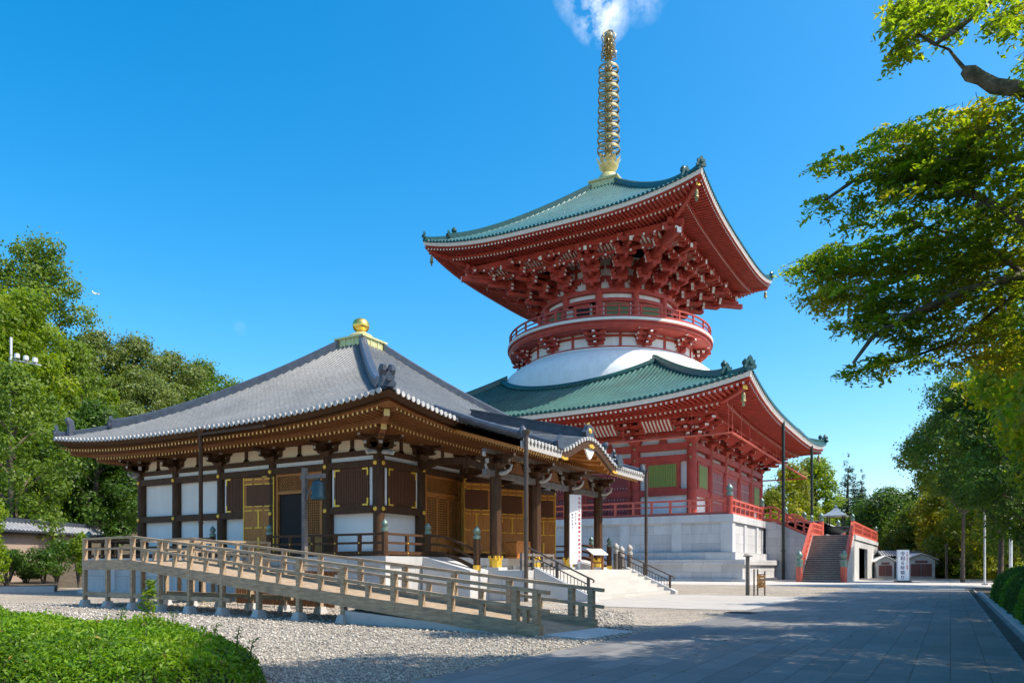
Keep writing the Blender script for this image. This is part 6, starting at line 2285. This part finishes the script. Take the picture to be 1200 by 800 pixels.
# sprigs standing out of the hedge
def sprig(root_pos, h, n, mat, label, name='weed', lsize=0.1, group=None):
    o = thing(name, label, 'plant', root_pos, 0, group)
    rg = np.random.default_rng(int(abs(root_pos[0] * 100)) + 3)
    b = MB(); b.tube([(0, 0, -0.3), (0.02, 0.01, h * 0.5), (0.05, 0.02, h)], [0.012, 0.009, 0.004], 5); b.build('stem', L_MID, o)
    f = rg.uniform(0.15, 1, n); t = rg.uniform(0, 6.28, n); r = (0.05 + 0.12 * h * (1.1 - f)) * rg.uniform(0.4, 1, n)
    pt = np.stack([r * np.cos(t) + 0.05 * f, r * np.sin(t) + 0.02 * f, h * f], 1)
    nn = np.stack([np.cos(t) * 0.3, np.sin(t) * 0.3, np.ones(n)], 1)
    leaf_obj('leaves', pt, nn, lsize, mat, rg, o, 0.32, 0.4)
    return o
p = at(172, 700, 10.4); sprig((p.x, p.y, 0.55), 0.62, 130, L_BAM, 'tall thin bright green weed sticking up above the hedge', lsize=0.11)
for (px, py, d, h) in ((200, 730, 10.2, 0.16), (250, 742, 9.7, 0.14), (276, 752, 9.2, 0.2), (292, 764, 8.9, 0.16), (140, 724, 10.4, 0.14)):
    p = at(px, py, d); sprig((p.x, p.y, p.z - 0.1), h + 0.1, 36, L_HEDGE2, 'short dark sprig poking out of the azalea hedge', 'sprig', 0.06, 'sprigs on the azalea hedge')

# clipped hedge on the right, a row of rounded bushes
y = 7.5; i = 0
while y < 35:
    ry = 1.25 + 0.2 * math.sin(i * 2.1); rx = 1.4
    rg = np.random.default_rng(50 + i)
    cx, cy = 1.36 + rx, y + ry
    lab = {0: 'clipped dark green bush in the right foreground hedge row, nearest in the row'}.get(i, 'clipped green bush in the hedge row along the right edge of the pavement')
    o = thing('clipped_bush', 'rounded clipped green bush in the hedge row along the right edge of the pavement', 'bush', (0, 0, 0), 0, 'clipped bushes along the pavement')
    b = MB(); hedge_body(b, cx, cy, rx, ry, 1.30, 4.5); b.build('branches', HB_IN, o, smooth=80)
    p_, n_ = dome_pts(rg, 9000, cx, cy, rx, ry, 1.30, 4.5)
    t = rg.uniform(0, 6.28, 9000); zz = rg.uniform(0.05, 1.1, 9000)
    q = (1 - (zz / 1.30) ** 2) ** (1 / 4.5)
    p2 = np.stack([cx + rx * q * np.cos(t) + rg.normal(0, 0.03, 9000), cy + ry * q * np.sin(t) + rg.normal(0, 0.03, 9000), zz], 1)
    n2 = np.stack([np.cos(t), np.sin(t), 0.4 * np.ones(9000)], 1)
    leaf_obj('foliage', np.vstack([p_, p2]), np.vstack([n_, n2]), 0.06, L_HEDGE2 if i % 3 else L_HEDGE, rg, o, 0.5, 0.7)
    y += ry * 1.75; i += 1

def shrub(name, label, loc, r, h, mat, seed, n=2500, ls=0.14, group=None):
    rg = np.random.default_rng(seed); rd = random.Random(seed)
    o = thing(name, label, 'shrub', loc, 0, group)
    b = MB(); bl_ = []
    for i in range(9):
        t = i * 2.4; l = r * rd.uniform(0.1, 0.7); z = h * rd.uniform(0.35, 0.85)
        p = (l * math.cos(t), l * math.sin(t), z)
        b.tube([(0, 0, -0.2), (p[0] * 0.5, p[1] * 0.5, z * 0.6), p], [0.04, 0.03, 0.01], 5)
        q = r * rd.uniform(0.3, 0.5)
        bl_.append((*p, q, q, h * 0.2))
    b.build('stem', BARK, o)
    p_, n_ = blob_points(rg, bl_, n)
    p_[:, 2] = np.maximum(p_[:, 2], 0.03)
    leaf_obj('foliage', p_, n_, ls, mat, rg, o, 0.5, 0.7)
    return o
def gz(x, y): return max(0.0, hill_h(x, y) - 0.1)
for (px, d, r, h, m, lab, sd_) in ((52, 46, 1.3, 2.2, L_DEEP, 'dark green shrub in front of the tan boundary wall', 1), (8, 42, 1.4, 2.0, L_DEEP, 'low dark shrub at the left edge before the boundary wall', 2),
                              (92, 45.5, 0.8, 3.1, L_BAM, 'bright green sapling rising behind the stone platform corner', 3), (30, 47, 1.0, 1.5, L_DEEP, 'small dark shrub between two larger ones by the boundary wall', 4), (66, 48, 1.3, 2.9, L_DEEP, 'tallest dark shrub against the middle of the boundary wall', 5), (-20, 44, 1.6, 3.2, L_DEEP, 'dark shrub reaching into the photo from its left edge', 6)):
    p = at(px, 664, d); shrub('shrub', lab, (p.x, p.y, 0.3), r, h, m, sd_, 2200, 0.17)
p = at(-14, 590, 33); shrub('leafy_branch_shrub', 'bright yellow green leafy shrub cut by the left photo edge', (p.x, p.y, 0.0), 1.0, 4.4, L_BAM, 9, 2600, 0.18)
for i, (px, d, r, h, m) in enumerate(((1010, 98, 3.2, 3.0, L_DEEP), (1045, 100, 3.4, 3.2, L_DEEP), (1108, 88.5, 1.8, 1.3, L_YEL), (1120, 90, 2.4, 2.2, L_MID), (1140, 92, 2.6, 2.4, L_MID), (1165, 88, 2.4, 2.0, L_DEEP), (1190, 84, 2.6, 2.6, L_MID), (1150, 98, 3.4, 4, L_DEEP), (1085, 97, 2.8, 3.5, L_DEEP), (1215, 80, 3, 3.2, L_MID), (1130, 104, 3.6, 4.5, L_MID), (1180, 100, 4, 5, L_MID))):
    p = at(px, 664, d); shrub('shrub', 'rounded green shrub below the trees beyond the plaza', (p.x, p.y, 0.0), r, h, m, 30 + i, 2600, 0.24, 'shrubs beyond the plaza')
p = at(1196, 664, 40); shrub('flowering_shrub', 'small shrub with orange yellow leaves behind the clipped hedge', (p.x, p.y, 0), 0.7, 1.75, L_YEL, 77, 900, 0.12)

# ------------------------------------------------------------------ trees
def tree_px(name, label, px, top, d, Rr, mat, seed, kind='round', leaves=9000, lsize=0.34, ground=None, trunk_h=0.3, group=None, bark=None, tk=1.0):
    p = at(px, 664, d)
    g = gz(p.x, p.y) if ground is None else ground
    ztop = CH + (HY - top) / F * d
    return crown_tree(name, label, (p.x, p.y, g), ztop - g, Rr, mat, seed, kind, int(leaves * 1.4), lsize * 0.82, bark, group, trunk_h, tk)
# hillside on the left
tree_px('cedar_tree', 'tall dark green tree highest on the hill at far left', 50, 282, 82, 7.2, L_MID, 101, 'tall', 15000, 0.42, trunk_h=0.2)
tree_px('cedar_tree', 'tall dark tree cut by the left photo edge behind the yellow green one', -8, 305, 80, 6.5, L_MID, 102, 'tall', 11000, 0.42, trunk_h=0.2)
tree_px('bamboo_clump', 'bright yellow green feathery tree on the upper left hillside', 28, 342, 66, 5.6, L_BAM, 103, 'tall', 13000, 0.40, trunk_h=0.15)
tree_px('bamboo_clump', 'yellow green feathery tree cut by the left photo edge', -20, 345, 62, 5.0, L_BAM, 104, 'tall', 9000, 0.40, trunk_h=0.15)
tree_px('oak_tree', 'grey green spreading tree just right of the tallest hillside tree', 112, 388, 84, 6.5, L_OLIVE, 105, 'pads', 12000, 0.40)
tree_px('oak_tree', 'olive green tree on the slope between the tall tree and the hall roof', 158, 396, 88, 6.5, L_OLIVE, 106, 'pads', 12000, 0.40)
tree_px('oak_tree', 'rounded olive tree low on the slope above the hall eave corner', 200, 412, 92, 6.0, L_OLIVE, 107, 'pads', 11000, 0.40)
tree_px('camphor_tree', 'rich green round tree farthest right on the hillside, behind the hall roof', 236, 424, 104, 7.0, L_MID, 108, 'round', 12000, 0.42)
tree_px('camphor_tree', 'green tree half hidden behind the hall roof slope', 275, 448, 108, 6.0, L_MID, 109, 'round', 8000, 0.42)
tree_px('camphor_tree', 'broad glossy green tree at far left above the boundary wall', 12, 432, 64, 6.0, L_MID, 110, 'round', 15000, 0.36, trunk_h=0.1)
tree_px('camphor_tree', 'leafy green tree left of the hall roof corner', 60, 452, 68, 5.6, L_MID, 111, 'round', 13000, 0.36, trunk_h=0.1)
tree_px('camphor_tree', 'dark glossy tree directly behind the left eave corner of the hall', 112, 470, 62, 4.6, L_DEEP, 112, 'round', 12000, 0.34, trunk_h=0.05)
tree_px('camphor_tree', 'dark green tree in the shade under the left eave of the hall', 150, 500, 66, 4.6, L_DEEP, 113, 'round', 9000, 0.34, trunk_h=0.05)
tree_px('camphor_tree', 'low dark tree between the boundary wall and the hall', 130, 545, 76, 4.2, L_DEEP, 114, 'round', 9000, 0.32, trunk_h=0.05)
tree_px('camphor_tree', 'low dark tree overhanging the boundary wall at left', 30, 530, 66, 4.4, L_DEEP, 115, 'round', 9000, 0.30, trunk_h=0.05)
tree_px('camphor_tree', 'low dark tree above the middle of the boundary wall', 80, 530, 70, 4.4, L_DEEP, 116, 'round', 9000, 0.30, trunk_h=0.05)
tree_px('maple_tree', 'small bright yellow green tree in the dark hillside gap', 132, 456, 76, 1.6, L_BAM, 117, 'round', 2200, 0.3)
tree_px('oak_tree', 'olive tree low behind the left tip of the hall roof', 150, 470, 74, 4.5, L_OLIVE, 118, 'pads', 8000, 0.36, trunk_h=0.1)
tree_px('oak_tree', 'olive green tree behind the feathery yellow green one', 82, 400, 74, 4.5, L_MID, 119, 'pads', 8000, 0.36)
tree_px('camphor_tree', 'dark tree at the left edge just above the wall coping', -25, 500, 60, 5.0, L_DEEP, 120, 'round', 8000, 0.30, trunk_h=0.05)
for i_, (px_, top_, d_, r_, m_) in enumerate(((95, 430, 78, 4.0, L_MID), (40, 405, 70, 4.0, L_BAM), (0, 470, 60, 4.2, L_MID), (70, 500, 64, 3.8, L_MID), (180, 440, 84, 4.4, L_OLIVE), (110, 515, 72, 3.6, L_MID), (215, 440, 96, 4.5, L_MID), (16, 426, 53, 4.2, L_MID), (140, 425, 86, 4.2, L_MID))):
    tree_px('young_tree', 'young leafy tree filling the green slope between taller hillside trees', px_, top_, d_, r_, m_, 150 + i_, 'round', 8000, 0.32, trunk_h=0.02, group='young trees on the left slope')
# beyond the pagoda, right
tree_px('ginkgo_tree', 'yellow green tree directly behind the right end of the pagoda', 926, 542, 128, 6.5, L_YEL, 201, 'round', 12000, 0.5, 0.0, 0.15)
tree_px('ginkgo_tree', 'lime green tree between the pagoda and the blue green conifer', 955, 536, 132, 6.0, L_BAM, 202, 'tall', 12000, 0.5, 0.0, 0.12)
tree_px('ginkgo_tree', 'low yellow green tree behind the pagoda staircase', 905, 575, 126, 5.0, L_YEL, 203, 'round', 8000, 0.5, 0.0, 0.1)
tree_px('fir_tree', 'blue green pointed conifer behind the staircase', 994, 530, 136, 5.6, L_CON, 204, 'conifer', 12000, 0.55, 0.0)
tree_px('fir_tree', 'smaller conifer just right of the pointed conifer', 1010, 548, 134, 4.0, L_CON, 205, 'conifer', 8000, 0.55, 0.0)
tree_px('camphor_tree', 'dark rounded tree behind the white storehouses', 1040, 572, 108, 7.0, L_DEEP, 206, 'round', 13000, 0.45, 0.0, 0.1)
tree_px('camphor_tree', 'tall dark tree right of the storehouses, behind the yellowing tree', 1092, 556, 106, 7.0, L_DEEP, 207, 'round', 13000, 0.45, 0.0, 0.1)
tree_px('zelkova_tree', 'yellowing broad tree right of the white storehouses', 1112, 560, 90, 5.0, L_YEL, 208, 'round', 11000, 0.4, 0.0, 0.1)
tree_px('zelkova_tree', 'green tree with yellow tints left of the slim pale pole', 1076, 588, 96, 4.6, L_MID, 209, 'round', 9000, 0.4, 0.0, 0.1)
tree_px('camphor_tree', 'green tree behind the two pale poles', 1158, 540, 94, 6.5, L_MID, 210, 'round', 12000, 0.42, 0.0, 0.12)
tree_px('camphor_tree', 'green tree at the right edge behind the poles', 1205, 530, 88, 6.5, L_MID, 211, 'round', 12000, 0.42, 0.0, 0.12)
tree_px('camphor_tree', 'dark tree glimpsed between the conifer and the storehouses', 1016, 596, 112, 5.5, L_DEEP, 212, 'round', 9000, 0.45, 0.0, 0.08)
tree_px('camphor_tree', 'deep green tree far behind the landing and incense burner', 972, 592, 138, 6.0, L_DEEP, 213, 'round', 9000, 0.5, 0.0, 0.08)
for i, (px, d, top) in enumerate(((1060, 130, 580), (1125, 128, 560), (1185, 124, 560), (1240, 110, 540), (1010, 150, 590), (940, 152, 580))):
    tree_px('camphor_tree', 'green tree in the far row behind the others on the right', px, top, d, 8.0, L_MID, 230 + i, 'round', 9000, 0.55, 0.0, 0.05, 'far row of trees on the right')
for i_, (px_, top_, d_, r_, m_) in enumerate(((1165, 500, 78, 5.0, L_MID), (1196, 480, 72, 5.0, L_YEL), (1140, 560, 84, 4.2, L_MID), (1182, 560, 76, 4.0, L_BAM), (1215, 520, 66, 4.5, L_MID), (1060, 600, 100, 4.0, L_MID), (1095, 610, 97, 3.4, L_YEL))):
    tree_px('young_tree', 'leafy young tree in the thicket right of the storehouses', px_, top_, d_, r_, m_, 170 + i_, 'round', 9000, 0.34, 0.0, 0.04, 'young trees in the thicket on the right')
# big trees along the right of the pavement
tree_px('camphor_tree', 'large dark green tree right of the path, below the overhanging branches', 1172, 405, 52, 5.8, L_DEEP, 240, 'round', 34000, 0.26, 0.0, 0.40, tk=0.45)
tree_px('camphor_tree', 'large dark green tree with its crown edge against the sky above the yellow tree', 1128, 462, 66, 5.2, L_MID, 241, 'round', 26000, 0.28, 0.0, 0.52, tk=0.45)
tree_px('camphor_tree', 'dark green tree cut by the right photo edge behind the hedge', 1235, 440, 46, 5.0, L_DEEP, 242, 'round', 22000, 0.26, 0.0, 0.2, tk=0.6)
for i, (x, y, H_, r_) in enumerate(((6.5, 4.0, 11.5, 4.6), (5.2, 9.0, 16, 4.4), (8.2, 18.5, 12.5, 4.8), (5.6, 24.5, 13, 5.0), (5.6, 31.0, 13.5, 5.0), (5.8, 37.5, 14, 5.0), (6.5, 44.5, 14.5, 5.2), (3.5, -3.0, 11.5, 4.8), (11.0, 10.0, 14.5, 5.0), (12.0, 21.0, 15.0, 5.0), (12, 30, 15.0, 5.0), (12, 40, 15.0, 5.0))):
    crown_tree('street_tree', 'leafy tree in the row beside the pavement beyond the right photo edge', (x, y, 0), H_, r_, L_NEAR, 260 + i, 'round', 19000, 0.27, None, 'trees beyond the right photo edge', 0.5 if H_ > 15.5 else 0.38)  # tallest crown, out of view, is raised to shade the near gravel

# the near tree whose branches hang into the picture from the right
rng = np.random.default_rng(77)
zt = thing('zelkova_tree', 'near tree whose layered yellow green branches hang in from the top right', 'tree', (6.6, 11.2, 0))
base = Vector((6.6, 11.2, 0))
b = MB()
def L2(p): return tuple(Vector(p) - base)
b.tube([(0, 0, -0.3), (-0.1, 0.1, 1.5), (-0.2, 0.3, 3.5), (-0.5, 0.5, 5.2), (-0.9, 0.8, 7.0), (-1.2, 0.9, 8.6)], [0.42, 0.34, 0.29, 0.24, 0.17, 0.06], 12)
b.build('trunk', BARK_P, zt, smooth=60)
limbs = [
    ([(6.2, 11.5, 4.3), at(1330, 330, 14), at(1200, 322, 14), at(1130, 340, 14), at(1060, 372, 13.8), at(1022, 395, 13.6), at(1000, 425, 13.5)], 0.10),
    ([(6.1, 11.6, 4.8), at(1330, 250, 13), at(1215, 268, 13), at(1150, 232, 13.2), at(1080, 210, 13.5), at(1010, 205, 13.6), at(965, 236, 13.6)], 0.09),
    ([(5.9, 11.8, 6.0), at(1300, 130, 12.5), at(1200, 105, 12.5), at(1165, 101, 12.6), at(1150, 92, 12.65), at(1137, 86, 12.7), at(1129, 82, 12.7)], 0.20),
    ([at(1135, 86, 12.7), at(1121, 70, 12.7), at(1112, 58, 12.8), at(1095, 52, 12.8)], 0.028),
    ([at(1330, -20, 12.5), at(1200, -30, 12.4), at(1160, 2, 12.5), at(1122, 34, 12.5), at(1096, 52, 12.5), at(1075, 40, 12.6)], 0.07),
    ([(6.2, 11.5, 4.5), at(1320, 300, 15), at(1180, 308, 15.2), at(1090, 318, 15.2), at(1010, 322, 15), at(950, 318, 14.8)], 0.08),
    ([at(1200, 322, 14), at(1160, 290, 14.4), at(1120, 275, 14.6), at(1070, 262, 14.6)], 0.045),
    ([(6.2, 11.5, 4.2), at(1320, 400, 14.5), at(1190, 345, 14.6), at(1120, 400, 14.6), at(1050, 425, 14.4)], 0.06),
]
for pts, r in limbs:
    b = MB(); m = len(pts)
    b.tube([L2(p) for p in pts], [r * (1 - 0.8 * i / (m - 1)) + 0.008 for i in range(m)] if r != 0.20 else [0.17, 0.14, 0.12, 0.125, 0.105, 0.13, 0.07], 10)
    b.build('limb', BARK_P, zt, smooth=60)
# leaf layers: (px, py, half width px, half height px, depth, depth spread, sprays)
layers = [(1082, 22, 42, 26, 12.7, 0.6, 70), (1062, 62, 16, 14, 12.7, 0.3, 16), (1110, 4, 55, 18, 12.6, 0.6, 50), (1188, 14, 26, 22, 12.4, 0.5, 40), (1050, 8, 14, 16, 12.7, 0.3, 14),
          (985, 190, 26, 12, 13.6, 0.4, 22), (964, 237, 16, 9, 13.6, 0.3, 12), (1003, 240, 20, 16, 13.6, 0.4, 16), (1008, 262, 16, 8, 13.6, 0.3, 6), (1030, 196, 24, 16, 13.6, 0.4, 22),
          (1060, 170, 40, 26, 13.5, 0.6, 70), (1105, 165, 50, 38, 13.4, 0.8, 120), (1165, 150, 48, 40, 13.2, 0.8, 110), (1100, 205, 60, 30, 13.6, 0.9, 120), (1165, 215, 55, 45, 13.4, 1.0, 150), (1060, 212, 34, 18, 13.6, 0.5, 44),
          (1040, 250, 30, 14, 14.4, 0.5, 18), (1110, 262, 62, 26, 14.6, 0.8, 110), (1175, 270, 50, 34, 14.2, 0.9, 110),
          (952, 316, 26, 18, 14.8, 0.5, 40), (990, 308, 40, 24, 14.9, 0.6, 80), (1040, 300, 50, 26, 15.0, 0.8, 110), (1100, 310, 60, 32, 15.0, 1.0, 150), (1165, 320, 60, 36, 14.8, 1.0, 150),
          (965, 345, 30, 16, 14.6, 0.5, 30), (1010, 350, 52, 24, 14.4, 0.8, 90), (1070, 352, 60, 28, 14.4, 0.9, 120), (1140, 372, 60, 30, 14.6, 0.9, 110), (1040, 380, 40, 14, 14.0, 0.6, 40), (1000, 378, 22, 8, 14.0, 0.4, 10),
          (1020, 428, 30, 9, 13.5, 0.3, 18), (1052, 420, 30, 8, 13.6, 0.3, 18), (1000, 436, 14, 6, 13.5, 0.2, 6), (1110, 410, 50, 18, 14.6, 0.6, 46), (1180, 410, 40, 26, 14.6, 0.7, 60), (1075, 400, 30, 10, 14.4, 0.4, 20),
          (1260, 200, 60, 120, 13.5, 1.6, 260), (1290, 330, 70, 60, 14.5, 1.6, 160), (1270, 60, 70, 50, 12.6, 1.2, 140), (1240, 100, 40, 30, 12.6, 0.8, 50)]
P_, N_ = [], []
tw = MB()
rnd = random.Random(4)
bvec = np.array(base)
for (px, py, hw, hh, d, ds, ns_) in layers:
    for i in range(int(ns_ * 1.3)):
        while True:
            a_, c_ = rnd.uniform(-1, 1), rnd.uniform(-1, 1)
            if a_ * a_ + c_ * c_ <= 1: break
        p = at(px + a_ * hw, py + c_ * hh, d + rnd.gauss(0, 0.5) * ds)
        # a drooping twig pointing outwards (towards -X) with alternate leaves
        az = rnd.uniform(0, 2 * math.pi)
        dirv = Vector((math.cos(az) - 0.7, math.sin(az) * 0.8, rnd.uniform(-0.35, 0.15))).normalized()
        Lt = rnd.uniform(0.22, 0.42)
        side = Vector((-dirv.y, dirv.x, 0)); side = side.normalized() if side.length > 0.01 else Vector((1, 0, 0))
        e_ = p + dirv * Lt + Vector((0, 0, -0.08))
        if i % 2 == 0:
            tw.tube([L2(p - dirv * 0.2 - Vector((0, 0, 0.04))), L2(p), L2(p + dirv * Lt * 0.5 - Vector((0, 0, 0.02))), L2(e_)], [0.006, 0.005, 0.004, 0.002], 3, caps=False)
        nl = 13
        for k in range(nl):
            f = (k + 0.5) / nl
            q = p + dirv * (Lt * f) + side * ((0.055 + 0.02 * rnd.random()) * (1 if k % 2 else -1)) + Vector((rnd.gauss(0, .012), rnd.gauss(0, .012), -0.1 * f * f - 0.02 * rnd.random()))
            P_.append(tuple(q)); N_.append((rnd.gauss(0, .45), rnd.gauss(0, .45), 1))
P_ = np.array(P_) - bvec; N_ = np.array(N_)
tw.build('twigs', BARK, zt)
# the rest of the crown, outside the picture
n = 60000
d_ = rng.normal(0, 1, (n, 3)); d_ /= np.linalg.norm(d_, axis=1)[:, None]
q_ = d_ * (rng.uniform(0.3, 1, n) ** 0.5)[:, None] * np.array([3.8, 4.6, 2.2]) + np.array([5.4, 13.2, 7.6])
dep = -0.5 * q_[:, 0] + 0.866 * q_[:, 1]; uu_ = 0.866 * q_[:, 0] + 0.5 * q_[:, 1]
q_ = q_[uu_ / np.maximum(dep, 0.1) > 0.70]
P_ = np.vstack([P_, q_ - bvec]); N_ = np.vstack([N_, rng.normal(0, 0.35, (len(q_), 3)) + np.array([0, 0, 1])])
leaf_obj('crown', P_, N_, 0.122, L_NEAR, rng, zt, 0.42, 0.4, np.array([0, 0, -0.5]))

# a few dry leaves fallen on the paving
rng = np.random.default_rng(21)
n = 420
fx = rng.uniform(PX0, PX1, n); fy = rng.uniform(7, 40, n) ** 1.0
fl = leaf_obj('fallen_leaves', np.stack([fx, fy, np.full(n, 0.012)], 1), np.tile(np.array([0, 0, 1.0]), (n, 1)), 0.07, leaf_mat('dry_leaf', (0.16, 0.08, 0.02), (0.34, 0.22, 0.05), 0.1), rng, None, 0.5, 0.12)
tag(fl, 'dry yellow brown leaves lying scattered on the shaded paving', 'leaves', None, 'stuff')

# ------------------------------------------------------------------ loose gravel stones in the near field
rng = np.random.default_rng(3)
n = 34000
u = rng.uniform(-0.75, 0.16, n * 2); dd = 8.6 / np.maximum(0.001, rng.uniform(0.30, 1.0, n * 2))
c30, s30 = math.cos(R(30)), math.sin(R(30))
uu = u * dd
X = uu * c30 - dd * s30; Y = uu * s30 + dd * c30
ok = (X < PX0 - 0.05) & (Y < 22) & (Y > 5) & ~((X > -12.2) & (Y > 24))
X, Y, dd = X[ok][:n], Y[ok][:n], dd[ok][:n]
n = len(X)
s = rng.uniform(0.012, 0.030, n) * np.clip(dd / 13, 0.8, 1.6)
base8 = np.array([(1, 0, 0), (-1, 0, 0), (0, 1, 0), (0, -1, 0), (0, 0, 1), (0, 0, -1)], dtype=np.float32)
F8 = np.array([(0, 2, 4), (2, 1, 4), (1, 3, 4), (3, 0, 4), (2, 0, 5), (1, 2, 5), (3, 1, 5), (0, 3, 5)], dtype=np.int32)
th = rng.uniform(0, 6.28, n)
V = np.repeat(base8[None], n, 0) * rng.uniform(0.6, 1.4, (n, 6, 1))
V *= np.stack([np.ones(n), rng.uniform(0.6, 0.9, n), rng.uniform(0.4, 0.7, n)], 1)[:, None, :]
cx, sx = np.cos(th)[:, None], np.sin(th)[:, None]
V2 = np.stack([V[..., 0] * cx - V[..., 1] * sx, V[..., 0] * sx + V[..., 1] * cx, V[..., 2] + 0.2], 2) * s[:, None, None]
V2 += np.stack([X, Y, np.zeros(n)], 1)[:, None, :]
Fa = (F8[None] + (np.arange(n) * 6)[:, None, None]).reshape(-1)
me = bpy.data.meshes.new('gravel_stones')
me.vertices.add(n * 6); me.vertices.foreach_set('co', V2.astype(np.float32).reshape(-1))
me.loops.add(n * 24); me.loops.foreach_set('vertex_index', Fa.astype(np.int32))
me.polygons.add(n * 8); me.polygons.foreach_set('loop_start', np.arange(0, n * 24, 3, dtype=np.int32)); me.polygons.foreach_set('loop_total', np.full(n * 8, 3, dtype=np.int32))
gm, t_, bb_ = new_mat('loose_stone')
g_ = N(t_, 'ShaderNodeNewGeometry'); cr = N(t_, 'ShaderNodeValToRGB')
cr.color_ramp.elements[0].color = (0.16, 0.145, 0.13, 1); cr.color_ramp.elements[1].color = (0.62, 0.57, 0.49, 1)
t_.links.new(g_.outputs['Random Per Island'], cr.inputs[0]); t_.links.new(cr.outputs[0], bb_.inputs['Base Color']); bb_.inputs['Roughness'].default_value = 0.8
me.materials.append(gm); me.update(calc_edges=True)
o = bpy.data.objects.new('gravel_stones', me); COL.objects.link(o)
tag(o, 'loose grey and tan gravel stones covering the ground around the hall', 'gravel', None, 'stuff')
